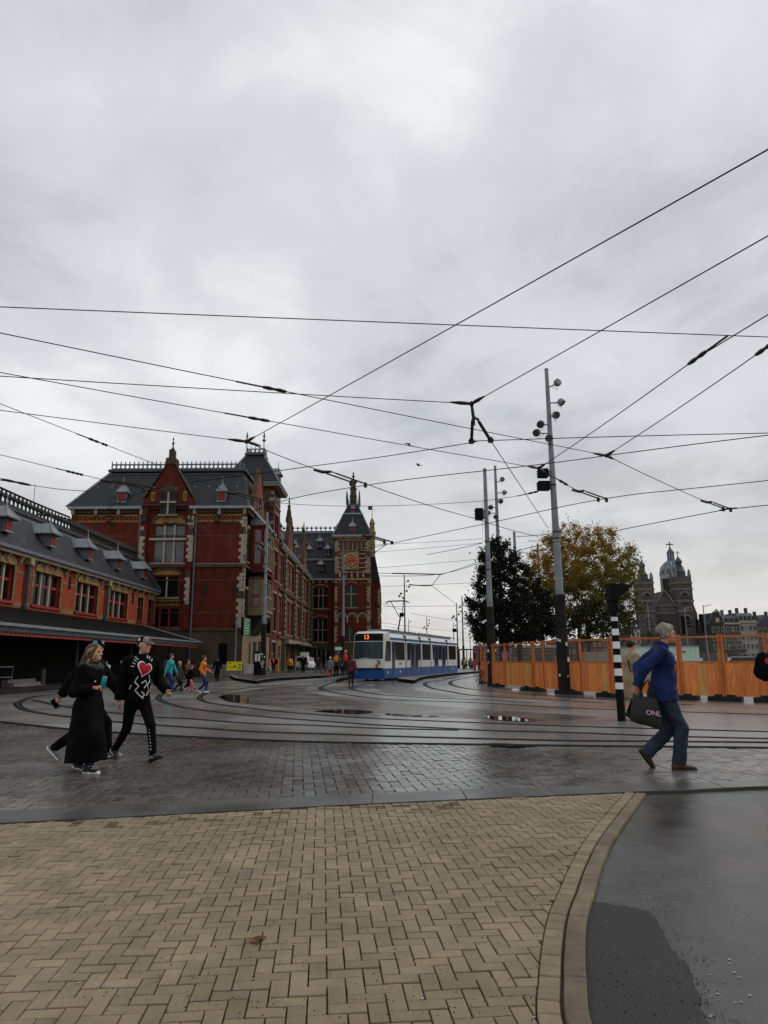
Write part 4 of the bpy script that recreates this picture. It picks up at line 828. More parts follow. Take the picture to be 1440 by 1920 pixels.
for i in range(12):
    a = PI/2-2*PI*i/12; text_mesh('numeral', NUM[i], .36, 'tile_black', clk, Matrix.Translation(cf+Vector((math.cos(a)*1.21,-.07,math.sin(a)*1.21))) @ Matrix.Rotation(PI/2, 4, 'X') @ Matrix.Rotation(a-PI/2, 4, 'Z'), .02)
for a, l in ((2.0, .62),(-1.15, .95)):
    mb = MB(); d_ = Vector((math.cos(a),0,math.sin(a))); mb.bar(cf+Vector((0,-.13,0))-d_*.15, cf+Vector((0,-.13,0))+d_*l, .11, .04, up=(0,1,0)); mb.build('clock_hand', 'gold', clk)
mb = MB(); mb.box(x0-.35,x1+.35,y0-.35,y1+.35,23.7,24.0); mb.build('eaves_board', 'stone_sand', ctk); mb = MB(); mb.box(x0-.55,x1+.55,y0-.55,y1+.55,24.0,24.35); mb.build('gutter', 'zinc', ctk)
def frus(r0, z0, r1, z1, m, name, par):
    cx_, cy_ = (x0+x1)/2, (y0+y1)/2; mb = MB(); mb.add([(cx_+i*r0,cy_+j*r0,z0) for i,j in ((-1,-1),(1,-1),(1,1),(-1,1))]+[(cx_+i*r1,cy_+j*r1,z1) for i,j in ((-1,-1),(1,-1),(1,1),(-1,1))], [(0,1,5,4),(1,2,6,5),(2,3,7,6),(3,0,4,7),(4,5,6,7),(3,2,1,0)]); return mb.build(name, m, par)
tr = frus(3.6,24.35,1.85,28.6,'slate_x','roof',ctk); frus(1.95,28.6,1.9,28.85,'zinc','roof_ledge',tr); frus(1.7,28.85,1.05,30.4,'slate_x','upper_roof',tr); frus(1.25,30.4,1.25,30.65,'zinc_blue','balcony',tr)
cx_, cy_ = (x0+x1)/2, (y0+y1)/2
mb = MB()
for s_ in (-1,1): mb.bar((cx_+s_*3.6,cy_-3.6,24.4),(cx_+s_*1.85,cy_-1.85,28.65),.14,.14); mb.bar((cx_+s_*1.7,cy_-1.7,28.9),(cx_+s_*1.05,cy_-1.05,30.4),.1,.1)
mb.build('hip_roll', 'zinc', tr)
rl = MB()
for i in range(4):
    q = [(-1.2,-1.2),(1.2,-1.2),(1.2,1.2),(-1.2,1.2)]; a, b = Vector((cx_+q[i][0],cy_+q[i][1],30.65)), Vector((cx_+q[(i+1)%4][0],cy_+q[(i+1)%4][1],30.65))
    for z_ in (.15,.6,1.1): rl.bar(a+Vector((0,0,z_)), b+Vector((0,0,z_)), .08, .09)
    for k in range(7): p = a.lerp(b, k/7); rl.bar(p, p+Vector((0,0,1.1)), .07, .07, up=(1,0,0))
rl.build('balcony_rail', 'iron_crest', tr)
for i, j in ((-1,-1),(1,-1),(1,1),(-1,1)):
    mb = MB(); mb.lathe([(.16,0),(.16,1.4),(.2,1.5),(.1,1.7),(.14,2.1),(.04,2.9)], (cx_+i*1.2,cy_+j*1.2,30.65), 6); mb.build('balcony_spire', 'iron_crest', tr)
mb = MB(); mb.box(cx_-.62,cx_+.62,cy_-.62,cy_+.62,30.65,32.6); mb.lathe([(.8,0),(.62,.4),(.58,1.3),(.74,1.4),(.74,1.6)], (cx_,cy_,32.5), 8); mb.lathe([(.5,0),(.5,1.2),(.72,1.25),(.72,1.5),(.5,1.7)], (cx_,cy_,34.0), 8); mb.build('chimney_turret', 'stone_brown', tr)
finial('finial', ctk, (cx_,cy_,35.6), 2.0, 'iron_black', .5)
dormer(ctk, (cx_,cy_-3.25,24.6), (0,-1,0), 1.1, 1.35, 1.6, spike=1.0, over=.2); dormer(ctk, (cx_,cy_-1.75,28.9), (0,-1,0), .7, .8, .6, spike=.5, over=.15)
for s_ in (-1,1):
    mb = MB(); mb.lathe([(.55,20.2),(.55,24.2),(.7,24.4),(.7,24.9),(.5,25.2),(.45,26.4),(.6,26.5),(.3,27.2),(.12,27.6)], (cx_+s_*3.45+.25,cy_-3.0 if s_ > 0 else cy_+2.5,0), 8); mb.build('corner_turret', 'stone_sand', ctk)
mb = MB(); vx, vy = cx_+3.7, cy_-3.0; mb.cone((vx,vy,27.5),(vx,vy,30.2),.06,.04,6); mb.box(vx-.75,vx-.05,vy-.02,vy+.02,29.2,29.9); mb.bar((vx-.05,vy,29.25),(vx+.6,vy,29.25),.05,.05); mb.build('weather_vane', 'iron_black', ctk)
annex = thing('station_annex', (-1.4, 136, 0), 'narrow brick range with dark roof beyond the clock tower', 'building')
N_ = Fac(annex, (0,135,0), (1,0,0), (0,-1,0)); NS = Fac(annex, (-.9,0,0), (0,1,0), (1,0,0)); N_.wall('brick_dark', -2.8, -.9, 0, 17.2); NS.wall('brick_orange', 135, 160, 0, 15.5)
N_.quoins(-.9, 4, 15, -1, .5, .35, .4, m='stone_cream'); NS.box('string_course', 'stone_cream', 135,160,10.4,10.7,-.1,.15)
for u_ in (136,139,142,145,148): NS.window(u_,u_+1.8,11,14.6,cols=2,mull='stone_cream',depth=-.02); NS.window(u_,u_+1.8,5,9.6,cols=2,mull='stone_cream',depth=-.02)
mb = MB(); mb.add([(-2.8,134.8,17.2),(-.7,134.8,15.5),(-.7,160,15.5),(-2.8,160,22),(-2.8,134.8,22),(-1.9,134.8,22)], [(0,1,5,4),(1,2,3,5),(5,3,4)]); mb.build('roof', 'slate_y', annex); finial('finial', annex, (-1.9,135,22), 2.6, 'iron_black', .25)

# ---- low wing on the left with the waiting canopy
wing = thing('station_wing', (-22.3, 44, 0), 'low orange-red brick station wing with grouped windows and steep slate roof', 'building')
WXX = -22.3; Wg = Fac(wing, (WXX,0,0), (0,1,0), (1,0,0)); WE = 7.95
def wy(x, z=6.0):                                              # where the photo column x meets the wing wall at height z
    lo, hi = 10.0, 70.0
    for _ in range(40):
        m = (lo+hi)/2
        if PIX((WXX, m, z))[0] < x: lo = m
        else: hi = m
    return lo
grp = [(-75,-38,3),(-18,24,3),(62,112,3),(142,182,3),(205,238,3),(257,267,1),(277,287,1)]
ops_ = [(wy(a), wy(b), 5.0, 7.15) for a, b, n in grp]
Wg.wall('brick_orange', 22, FY-.05, 4.3, WE, ops_, depth=.45); Wg.wall('wall_black', 22, FY-.05, 0, 4.3, name='base_wall')  # lower wall coloured black: shade under the canopy put into its colour
mb = MB(); mb.box(WXX-9,WXX-.7,22,FY-.6,0,WE-.2); mb.build('core', 'wall_black', wing)
for (a, b, c, e), (_, _, n) in zip(ops_, grp):
    Wg.window(a, b, c, e, cols=n, splits=(.6,), frame='frame_red', mull='frame_cream', mw=.17 if n > 1 else .08, depth=.30, mull_d=.05, sill='frame_red', fw=.07)
    for i in range(n):
        u0_, u1_ = a+(b-a)*i/n, a+(b-a)*(i+1)/n; Wg.arch('window_arch', 'tile_yellow', u0_+.02, u1_-.02, e, .42, -.05, .07, n=8); Wg.arch('arch_band', 'stone_cream', u0_-.02, u1_+.02, e+.04, .5, -.05, .1, th=.12, n=8)
    for u_ in (a, b):
        for k in range(6): Wg.box('quoin', 'stone_sand', u_-(.28 if k % 2 else .18)*(1 if u_ == a else 0), u_+(.28 if k % 2 else .18)*(0 if u_ == a else 1), c+k*.36, c+k*.36+.34, -.1, .03)
for z_, h_ in ((6.75,.12),(4.72,.28)):
    last = 22
    for a, b, c, e in sorted(ops_)+[(FY-.1,FY,0,0)]:
        if a-.3 > last: Wg.box('stone_band', 'stone_sand', last+.3 if last > 22 else last, a-.3, z_, z_+h_, -.1, .02)
        last = b
Wg.box('cornice', 'stone_cream', 22, FY-.1, WE-.22, WE, -.1, .38); Wg.box('gutter', 'zinc_blue', 22, FY-.1, WE, WE+.2, -.1, .55)
for u_ in np.arange(23.3, FY-.3, 1.55): 
    mb = MB(); mb.prism([Wg.P(u_,WE-.22,.36), Wg.P(u_,WE-.22,0), Wg.P(u_,WE-.72,0), Wg.P(u_,WE-.58,.14), Wg.P(u_,WE-.42,.2)], (0,.24,0)); mb.build('cornice_bracket', 'stone_cream', wing)
for x_ in (45,196):
    u_ = wy(x_); mb = MB(); mb.tube([Wg.P(u_,WE-.35,.2), Wg.P(u_,4.9,.2)], .13, 8); mb.lathe([(.2,0),(.2,.25),(.14,.35)], Wg.P(u_,4.6,.2), 8); mb.build('downpipe', 'lead_dark', wing); Wg.box('pipe_head', 'stone_cream', u_-.24, u_+.24, WE-.6, WE-.22, 0, .42)
for x_ in (128,247):
    u_ = wy(x_); mb = MB(); mb.obox(Wg.P(u_,6.9,.05), (0,.06,0), (.05,0,0), (0,0,.45)); mb.obox(Wg.P(u_,6.9,.05), (0,.2,0), (.05,0,0), (0,0,.05)); mb.obox(Wg.P(u_,6.6,.05), (0,.14,0), (.05,0,0), (0,0,.04)); mb.build('wall_anchor', 'iron_black', wing)
RX, RZ = -24.2, 11.1
mb = MB(); mb.add([(WXX+.45,22,WE+.2),(WXX+.45,FY-.1,WE+.2),(RX,FY-.1,RZ),(RX,22,RZ),(RX-4,FY-.1,RZ),(RX-4,22,RZ)], [(0,1,2,3),(3,2,4,5)]); wr = mb.build('roof', 'slate_y', wing)
mb = MB(); mb.box(RX-.2,RX+.15,22,FY-.1,RZ-.05,RZ+.22); mb.build('roof_ledge', 'lead_dark', wr); mb = MB(); mb.bar((RX+.28,22,RZ-.38),(RX+.28,FY-.1,RZ-.38),.1,.08); mb.build('roof_flashing', 'zinc', wr)
cresting(wr, (RX,22,RZ+.22), (RX,FY-.6,RZ+.22), .95, .52, 'iron_black', rings=False)
mb = MB(); mb.bar((WXX+.45,FY-.3,WE+.25),(RX+.05,FY-.3,RZ+.1),.3,.3); mb.build('verge', 'lead_dark', wr)
for x_, yb in ((-60,955),(2,995),(85,1035),(157,1053),(214,1067),(264,1079)):
    p = XP(x_, yb, WXX-.35); dormer(wing, (WXX+.02, p.y, 8.95), (1,0,0), .8, .8, 1.6, roofm='zinc', spike=.75, roof_h=.75, over=.32)
# canopy
can = thing('station_canopy', (-19.8, 44, 0), 'long black pent canopy with red edge beam along the station wing', 'canopy')
CXF, CZF, CE = -17.4, 3.1, 66.4
mb = MB(); mb.add([(WXX,18,4.62),(WXX,65.0,4.62),(CXF,CE,CZF+.08),(CXF,18,CZF+.08)], [(3,2,1,0)]); mb.add([(WXX,65.0,4.62),(WXX,CE,CZF+.08),(CXF,CE,CZF+.08)], [(0,2,1)]); mb.add([(WXX,18,4.5),(WXX,65,4.5),(CXF,CE,CZF-.04),(CXF,18,CZF-.04)], [(0,1,2,3)]); cr = mb.build('roof', 'canopy_roof', can)
sm = MB()
for y_ in np.arange(18, 65, .62): sm.bar((WXX,y_,4.64),(CXF,y_,CZF+.1),.05,.06)
for k in np.linspace(.1,.9,9): sm.bar((WXX+(CXF-WXX)*k,18,4.635+(CZF+.08-4.62)*k),(WXX+(CXF-WXX)*k,65,4.635+(CZF+.08-4.62)*k),.03,.03)
tag(sm.build('roof_seam', 'canopy_roof', cr), kind='stuff')
mb = MB(); mb.bar((WXX,65.0,4.66),(CXF,CE,CZF+.14),.16,.1); mb.build('hip_roll', 'zinc', cr)
box('gutter', 'zinc', can, CXF, CXF+.16, 18, CE+.1, CZF-.02, CZF+.12); box('fascia', 'lead_dark', can, CXF-.12, CXF+.02, 18, CE, CZF-.26, CZF-.022); box('end_fascia', 'lead_dark', can, WXX+.1, CXF, CE-.02, CE+.1, CZF-.26, CZF+.03)
mb = MB(); mb.bar((CXF-.1,18,CZF-.36),(CXF-.1,CE-.4,CZF-.36),.16,.17); mb.build('edge_beam', 'beam_red', can)
dz_ = MB()
for y_ in np.arange(18.1, CE, .34): dz_.box(CXF-.1,CXF+.03,y_,y_+.2,CZF-.34,CZF-.26)
tag(dz_.build('fascia_tooth', 'iron_black', can), kind='stuff')
for y_ in (24,33,42,51,60): mb = MB(); mb.tube([(CXF-.9,y_,0),(CXF-.9,y_,CZF-.25)],.09,8); mb.build('column', 'iron_black', can)
box('deck', 'wall_black', can, WXX, CXF+.2, 18, CE-1.5, 0.0, 0.16)  # black deck, the canopy's shade put into its colour
# railing, steps and bollard in the shade of the canopy
ra = thing('handrail', (-17.6, 36, .16), 'thin grey steel handrail in the dark under the station canopy', 'handrail')
mb = MB()
p0, p1 = G(20,1291,.16), G(-70,1296,.16)
mb.tube([p0, p0+Vector((0,0,1.05)), p1+Vector((0,0,1.05))], .035, 6); mb.build('rail', 'zinc_blue', ra); mb = MB(); mb.tube([p0+Vector((0,0,.55)), p1+Vector((0,0,.55))], .025, 6); mb.build('mid_rail', 'zinc_blue', ra)
st = thing('entrance_steps', (-17, 36, 0), 'low dark stone steps at the edge of the station canopy', 'steps')
a, b = G(36,1294), G(86,1290)
for k in range(3):
    mb = MB(); t_ = (b-a).normalized(); nn = Vector((-t_.y,t_.x,0)); nn = nn if nn.x < 0 else -nn; mb.prism([a+nn*k*.32, b+nn*k*.32, b+nn*(k*.32+.34), a+nn*(k*.32+.34)], (0,0,.17*(k+1)+.012)); o = mb.build('step', 'stone_grey', st)
bo = thing('bollard', (-16.8,37,0), 'short pale cylindrical bollard beside the steps under the canopy', 'bollard')
p = G(79,1287); mb = MB(); mb.lathe([(.13,0),(.13,.95),(.10,1.02)], p, 10); mb.build('post', 'stone_grey', bo)
# ================================================================ overhead line poles
mat('pole_grey', (0.20,0.225,0.25), 0.5, 0.2, 1.5, fine=0.12, metal=0.1)
mat('pole_sleeve', (0.022,0.019,0.016), 0.8, 0.4, 2.0, fine=0.3, spec=.1)
mat('lamp_grey', (0.22,0.23,0.24), 0.45, 0.2, 3.0)
mat('lens', (0.05,0.055,0.06), 0.15, 0.2, 3.0)
mat('black_box', (0.005,0.005,0.005), 0.5, 0.3, 3.0, spec=.08)
mat('paint_white', (0.78,0.78,0.76), 0.5, 0.08, 3.0, fine=.06)
mat('paint_black', (0.005,0.005,0.005), 0.5, 0.2, 3.0, spec=.1)
mat('sticker', (0.55,0.55,0.52), 0.6, 0.5, 20.0)
mat('wire_black', (0.006,0.006,0.006), 0.7, 0.2, 3.0, spec=.1)
def frame_of(d):
    d = Vector(d).normalized(); a = d.cross(Vector((0,0,1))); a = Vector((1,0,0)) if a.length < 1e-3 else a.normalized(); return d, a, d.cross(a)
def floodlight(root, at, head, aim, r=.17):
    mb = MB(); at, head = Vector(at), Vector(head); mb.tube([at, at.lerp(head,.55)+Vector((0,0,-.02)), head], .03, 6); fl = mb.build('lamp_arm', 'lamp_grey', root)
    d, a, b = frame_of(aim); mb = MB(); mb.cone(head-d*.10, head-d*.02, r*.7, r, 14, cap=True); mb.cone(head-d*.02, head+d*.13, r, r*1.02, 14); mb.build('lamp_head', 'lamp_grey', fl)
    mb = MB(); mb.cone(head+d*.128, head+d*.136, r*.9, r*.9, 14); mb.build('lens', 'lens', fl)
    mb = MB(); mb.tube([head-d*.05+Vector((0,0,-r)), head+Vector((.03,0,-r-.16)), at.lerp(head,.5)+Vector((0,0,-.05))], .008, 4); mb.build('cable', 'wire_black', fl)
def pole(base, h, r0, r1, label, sleeve=4.3, lamps=(), boxes=(), group='overhead line poles', stick=0, rs=None, name='mast', bands=()):
    root = thing(name, (0,0,0), label, 'pole', group)
    mb = MB(); mb.tube([(0,0,sleeve),(0,0,h*.6),(0,0,h)], [r0,(r0+r1)/2,r1], 12); mb.build('shaft', 'pole_grey', root, smooth=False)
    rs = rs or r0*1.25
    mb = MB(); mb.tube([(0,0,-.02),(0,0,sleeve*.6),(0,0,sleeve)], [rs*1.12,rs,rs*.95], 12); sl = mb.build('sleeve', 'pole_sleeve', root)
    mb = MB(); mb.lathe([(r1*1.1,h),(r1*1.1,h+.03)], (0,0,0), 12); mb.build('cap', 'lead_dark', root)
    for z_ in bands: rr_ = (r0+(r1-r0)*z_/h)*1.02; mb = MB(); mb.lathe([(rr_,z_),(rr_*1.12,z_+.02),(rr_*1.12,z_+.08),(rr_,z_+.10)], (0,0,0), 12); mb.build('clamp_band', 'iron_black', root)
    for z_, dx, dy, hz_, aim in lamps: floodlight(root, (0,0,z_), (dx,dy,z_+hz_), aim)
    for z_, dx, w_, hh in boxes:
        mb = MB(); mb.box(dx-w_/2,dx+w_/2,-.2,.2,z_,z_+hh)
        for k in range(3): mb.box(dx-w_/2-.03,dx-w_/2,-.16,.16,z_+hh*(.15+.3*k),z_+hh*(.3+.3*k))
        bx_ = mb.build('equipment_box', 'black_box', root); mb = MB(); mb.box(dx+(w_/2 if dx < 0 else -w_/2-.14), dx+(w_/2+.14 if dx < 0 else -w_/2), -.06,.06,z_+.05,z_+hh-.05); mb.build('bracket', 'lamp_grey', bx_)
    for k in range(stick):
        a = random.uniform(-2.6,-.5); z_ = random.uniform(.7,2.3); w_ = random.uniform(.06,.14); c = Vector((math.cos(a)*(rs*1.03+.02), math.sin(a)*(rs*1.03+.02), z_)); t = Vector((-math.sin(a),math.cos(a),0))
        mb = MB(); mb.obox(c, t*w_/2, Vector((0,0,w_*.6)), Vector((math.cos(a),math.sin(a),0))*.004); mb.build('sticker', 'sticker', sl)
    root.location = base; return root
def zz_at(x, y, Y): return D(x, y, Y).z
LMP = [(zz_at(1024,727,29.7),.42,-.1,.18,(.4,-.8,.3)),(zz_at(1024,756,29.7),.55,-.05,.05,(.5,-.3,-.7)),(zz_at(1026,780,29.7),.24,-.15,.0,(.3,-.8,-.4)),(zz_at(1028,796,29.7),-.42,-.1,.0,(-.3,-.7,-.5)),(zz_at(1029,813,29.7),-.6,-.1,.02,(-.5,-.7,-.4)),(zz_at(1029,828,29.7),-.15,-.32,.05,(-.1,-.95,-.2))]
pole(G(1060,1302), zz_at(1024,693,29.7), .185, .085, 'tall grey mast with six floodlights and two black boxes in front of the autumn tree', sleeve=zz_at(1048,1115,29.7), lamps=LMP,
     boxes=[(zz_at(1010,895,29.7),-.42,.42,.36),(zz_at(1010,919,29.7),-.42,.5,.38)], stick=7, rs=.25, bands=(zz_at(1030,912,29.7), zz_at(1036,1000,29.7), zz_at(1036,1012,29.7)))
pole(G(924,1287), zz_at(908,880,38.8), .17, .10, 'grey mast with one black box in front of the dark tree', sleeve=zz_at(918,1138,38.8), boxes=[(zz_at(900,975,38.8),-.42,.42,.66)], stick=5, rs=.23, bands=(zz_at(910,1018,38.8), zz_at(912,1070,38.8)))
k3 = 47.0/29.7
L3 = [(z_, dx, dy, hz_, aim) for z_, dx, dy, hz_, aim in LMP]
p3 = D(943,1238,47.0); pole((p3.x,47.0,0), 14.7, .17, .085, 'grey mast with six floodlights rising behind the dark tree', lamps=L3)
p4 = D(493,1250,62.0); pole((p4.x,62.0,0), 14.7, .18, .085, 'grey mast with six floodlights beside the station corner', sleeve=4.6, lamps=L3, stick=14, rs=.24, bands=(9.9,8.0))
p5 = D(643,1240,88.0); pole((p5.x,88.0,0), 14.7, .18, .10, 'grey mast with floodlights in front of the clock tower', sleeve=4.4, lamps=L3[:5])
for x_, ty, Y, lab, lm in ((758,1078,108,'slender mast with lamps above the middle of the tram',1),(856,1131,120,'slender mast at the rear end of the tram',1),(866,1118,112,'thin mast just left of the dark tree',0),(800,1157,170,'thin far mast above the tram roof',1),(766,1160,178,'small far mast right of the pantograph',0),(850,1168,185,'small far mast above the last tram car',0),(881,1190,210,'faint far mast over the tram stop',0),(893,1186,205,'faint far mast nearest the dark tree',0)):
    q = D(x_, ty, Y); pole((q.x,Y,0), q.z, .15 if Y < 130 else .13, .08, lab, sleeve=3.5, lamps=[(z_*q.z/14.7, dx*1.3, dy, hz_, aim) for z_, dx, dy, hz_, aim in L3[::(1 if lm else 9)]], boxes=[(q.z*.55,-.5,.6,.6)] if lm and Y < 130 else ())
for x_, ty, Y, lab in ((964,998,52,'bare grey mast top beside the dark tree'),(1008,1020,66,'pale mast half hidden in the autumn tree')):
    q = D(x_, ty, Y); pole((q.x,Y,0), q.z, .14, .10, lab, sleeve=3.5)

# ================================================================ overhead wires
mat('insul', (0.018,0.012,0.010), 0.45, 0.3, 5)
def W3(p): return G(p[0], p[1], p[2])
def wire(pts, label, r=.008, sag=.06, ins=(), group='overhead tram wires', name='overhead_wire', smooth=False):
    P_ = [W3(p) if not isinstance(p, Vector) else p for p in pts]; 
    for e_, i_ in ((pts[0], (0,1)), (pts[-1], (-1,-2))):          # run on to a support outside the picture
        if not isinstance(e_, Vector) and not 0 <= e_[0] <= 1440: P_[i_[0]] = P_[i_[0]]+(P_[i_[0]]-P_[i_[1]]).normalized()*14
    o_ = P_[0].copy(); root = thing(name, o_, label, 'wire', group)
    q = []
    if len(P_) == 2 or not smooth:
        for a, b in zip(P_, P_[1:]):
            n = 10
            for i in range(n):
                t = i/n; q.append(a.lerp(b, t)-Vector((0,0,4*sag*t*(1-t))))
        q.append(P_[-1])
    else: q = crom(P_, 6)
    mb = MB(); mb.tube(q, r, 5); mb.build('cable', 'wire_black', root)
    for x_, y_, z_, ln in ins:
        c = G(x_, y_, z_); k = min(range(len(q)-1), key=lambda i: (q[i]-c).length); d = (q[k+1]-q[k]).normalized()
        c = q[k]+d*(c-q[k]).dot(d)
        mb = MB(); mb.tube([c-d*ln*.5, c-d*ln*.42, c-d*ln*.2, c, c+d*ln*.2, c+d*ln*.42, c+d*ln*.5], [r*1.6,r*3.2,r*4.2,r*2.6,r*4.2,r*3.2,r*1.6], 7); mb.build('insulator', 'insul', root)
        mb = MB(); mb.tube([c-d*ln*1.5, c-d*ln*.5], r*1.9, 5); mb.build('wire_grip', 'insul', root)
    return root
def joint(p, label, r=.05):
    c = W3(p); root = thing('wire_joint', c, label, 'wire fitting', 'wire joints'); mb = MB(); mb.lathe([(r*.5,-r),(r,-r*.5),(r,r*.5),(r*.5,r)], c, 8); jb = mb.build('hub', 'insul', root)
    for a in p[3]:
        q = W3(a); d = (q-c).normalized(); mb = MB(); mb.tube([c, c+d*r*3, c+d*r*5, c+d*r*9], [r*.5,r*.75,r*.75,r*.3], 6); mb.build('clevis', 'insul', root)
def arms(a, b, label, gap=(6,-8), r=.022, z2=6.0):
    """Two insulated registration arms reaching from a span wire to the contact wire."""
    A_, B_ = G(a[0],a[1],6.15), G(b[0],b[1],z2); root = thing('registration_arm', A_, label, 'wire fitting', 'registration arms')
    off = G(a[0]+gap[0], a[1]+gap[1], 6.15)-A_
    for k, (p, q) in enumerate(((A_, A_.lerp(B_, .82)-off*.45), (A_+off*.55, B_))):
        mb = MB(); mb.tube([p, p.lerp(q,.12), p.lerp(q,.13), p.lerp(q,.9), q], [r*.7,r*.7,r,r,r*.6], 7); ar = mb.build('arm', 'insul', root)
        mb = MB(); mb.lathe([(r*2,-.05),(r*2.2,.05),(r,.09)], q-Vector((0,0,.05)), 7); mb.build('clamp', 'insul', ar)
    mb = MB(); mb.tube([A_-(B_-A_).normalized()*.25, A_, A_+off*.55], [r*1.6,r*2,r*1.4], 6); mb.build('yoke', 'insul', root)
S6 = 6.5
J1, J2, J3, J4 = (462,828,S6), (884,757,S6), (1137,854,S6), (1010,878,S6)
wire([(-120,566,7.2),(1600,634,7.2)], 'level wire crossing the whole sky above all other wires', .009, .05)
wire([(1640,158,S6), J1], 'long wire falling from the upper right corner to the joint over the left roof', .009, .05)
wire([(1620,332,S6), J2], 'wire falling from the right edge to the joint above the double arms', .009, .05)
wire([(-120,590,S6), J3], 'wire from the upper left with one long insulator, passing behind the six-lamp mast', .009, .08, [(508,729,S6,.5)])
wire([(-120,668,S6), J4], 'wire from the left with a long insulator, ending at the mast boxes', .009, .08, [(480,785,S6,.5)])
wire([(-120,690,S6), J2], 'wire from the left edge running level to the joint above the double arms', .009, .08)
wire([(-120,749,S6), J1], 'wire from the left edge to the joint over the left roof', .009, .06)
wire([(-120,705,S6),(439,927,S6)], 'steep wire with bead insulators dropping to the pavilion roof', .008, .05, [(166,824,S6,.35),(186,832,S6,.2)])
wire([(-120,820,S6),(207,903,S6)], 'wire with bead insulators ending at the arms over the pavilion roof', .009, .05, [(134,884,S6,.3),(150,888,S6,.25)])
wire([(-120,887,S6),(30,904,S6),(165,921,S6)], 'thin wire low on the left with a drop wire above the wing roof', .010, .05, [(30,904,S6,.8)])
wire([(-100,868,9.0),(4,916,9.0),(131,970,9.0)], 'thick cable slanting down to the pavilion eaves on the left', .05, .03)
wire([(66,909,S6),(62,952,5.2)], 'short thin drop wire above the wing ridge', .008, 0)
wire([J1, (607,885,6.2)], 'short wire between the left roof joint and the arms before the clock tower', .010, .03)
wire([(685,907,6.0),(890,972,S6),(1010,1006,S6)], 'wire running from the arms before the clock tower to the dark tree', .012, .05)
wire([(1640,465,S6),(1307,671,S6), J4], 'steep wire on the right with a thick black insulator', .010, .03, [(1307,671,S6,.55)])
wire([(1640,520,S6),(1432,655,S6), J3], 'steep wire at the right edge with a black insulator', .010, .03, [(1434,654,S6,.5)])
wire([J3, (1327,942,6.1)], 'wire from the joint right of the mast down to the far right arms', .010, .03)
wire([J4, (1040,895,S6), (1087,922,6.1)], 'short wire from the mast down to the middle right arms', .010, .01, [(1056,903,6.4,.3)])
wire([J2, (888,782,6.3)], 'short hanger below the joint above the double arms', .016, 0)
wire([(920,826,6.0),(1028,990,S6)], 'thin stay slanting down behind the six-lamp mast', .010, 0)
wire([(170,975,6.0),(270,922,6.0),(500,886,6.0),(720,856,6.0),(885,830,6.0),(920,826,6.0),(1440,812,6.0),(1600,809,6.0)], 'contact wire crossing the pavilion roof and under the double arms', .010, 0, smooth=True)
wire([(410,990,6.0),(520,942,6.0),(720,905,6.0),(1020,870,6.0),(1440,816,6.0),(1600,797,6.0)], 'contact wire passing in front of the clock tower top', .011, 0, smooth=True)
wire([(430,1096,6.0),(560,1058,6.0),(720,1022,6.0),(920,980,6.0),(1135,935,6.0),(1440,901,6.0),(1600,884,6.0)], 'contact wire under the middle right arms', .012, 0, smooth=True)
wire([(700,1080,6.0),(828,1076,6.0),(980,1030,6.0),(1145,997,6.0),(1370,954,6.0),(1440,947,6.0),(1600,929,6.0)], 'contact wire under the far right arms crossing the autumn tree', .014, 0, smooth=True)
wire([(525,943,8.5),(678,949,8.5),(897,940,8.5),(1010,921,8.5)], 'thin level wire behind the clock tower roof', .012, .05, [(1000,923,8.5,.5)])
wire([(455,1072,6.4),(735,1075,6.4)], 'dark level wire along the station front below the clock', .016, .02)
wire([(735,1075,6.4),(828,1077,6.4)], 'thick insulated arm right of the clock tower', .035, 0)
for pts, lab, r in (([(690,1022,9),(905,1010,9)],'thin high wire right of the clock tower',.012),([(692,1036,9),(905,1018,9)],'second thin wire right of the clock tower',.012),([(727,1019,6.5),(655,1066,6.2)],'slanting stay across the clock face',.016),
    ([(690,1066,8),(900,1048,8)],'thin wire at the height of the clock',.012),([(697,1100,7.5),(900,1092,7.5)],'thin wire below the clock height',.014),([(707,1128,6.4),(755,1143,6.4)],'short low wire beside the annex',.016),([(825,1078,6.1),(810,1097,6.1)],'short hanger between the two level arms',.02),
    ([(767,1096,6.1),(809,1098,6.1)],'lower level arm right of the clock tower',.035),([(810,1098,6.1),(856,1133,6.4)],'stay running down to the mast at the tram rear',.016),([(770,1150,6),(880,1168,6)],'contact wire over the tram roof',.018),([(700,1166,6),(905,1190,6)],'low wire over the tram cars',.018),
    ([(720,1137,6.5),(905,1135,6.5)],'faint wire above the pantograph',.018),([(740,1190,6.5),(760,1142,6.5)],'thin hanger left of the pantograph',.012),([(828,1077,6.1),(905,1050,6.5)],'wire rising from the level arm to the dark tree',.014),([(720,1174,6.2),(900,1206,6.2)],'lowest wire above the tram roof',.02),([(905,938,9),(905,1020,9)],'vertical drop wire by the one-box mast',.008),
    ([(920,1024,7.5),(1036,1045,7.5)],'paired stay between the two masts',.016),([(905,1018,7.5),(800,1040,7.2)],'wire left of the one-box mast with insulator',.014),([(1036,1000,8),(968,1006,8)],'short insulated wire at the mast clamp',.016),([(1036,1012,8),(990,1014,8)],'second short wire at the mast clamp',.016)):
    wire(pts, lab, r, .03)
joint((*J1, [(400,820,S6),(475,832,S6),(520,795,S6)]), 'black wire joint above the left roof'); joint((*J2, [(830,753,S6),(940,725,S6),(888,785,6.2)]), 'black wire joint above the double arms')
joint((*J3, [(1090,846,S6),(1180,828,S6),(1170,870,S6)]), 'black wire joint right of the six-lamp mast'); joint((*J4, [(960,868,S6),(1040,858,S6),(1040,895,S6)]), 'black wire joint at the mast boxes')
arms((605,885),(685,907), 'double arms in front of the clock tower finial', (30,-1)); arms((1087,922),(1137,935), 'double arms right of the six-lamp mast', (14,-4)); arms((1327,942),(1370,954), 'double arms at the far right', (14,-2))
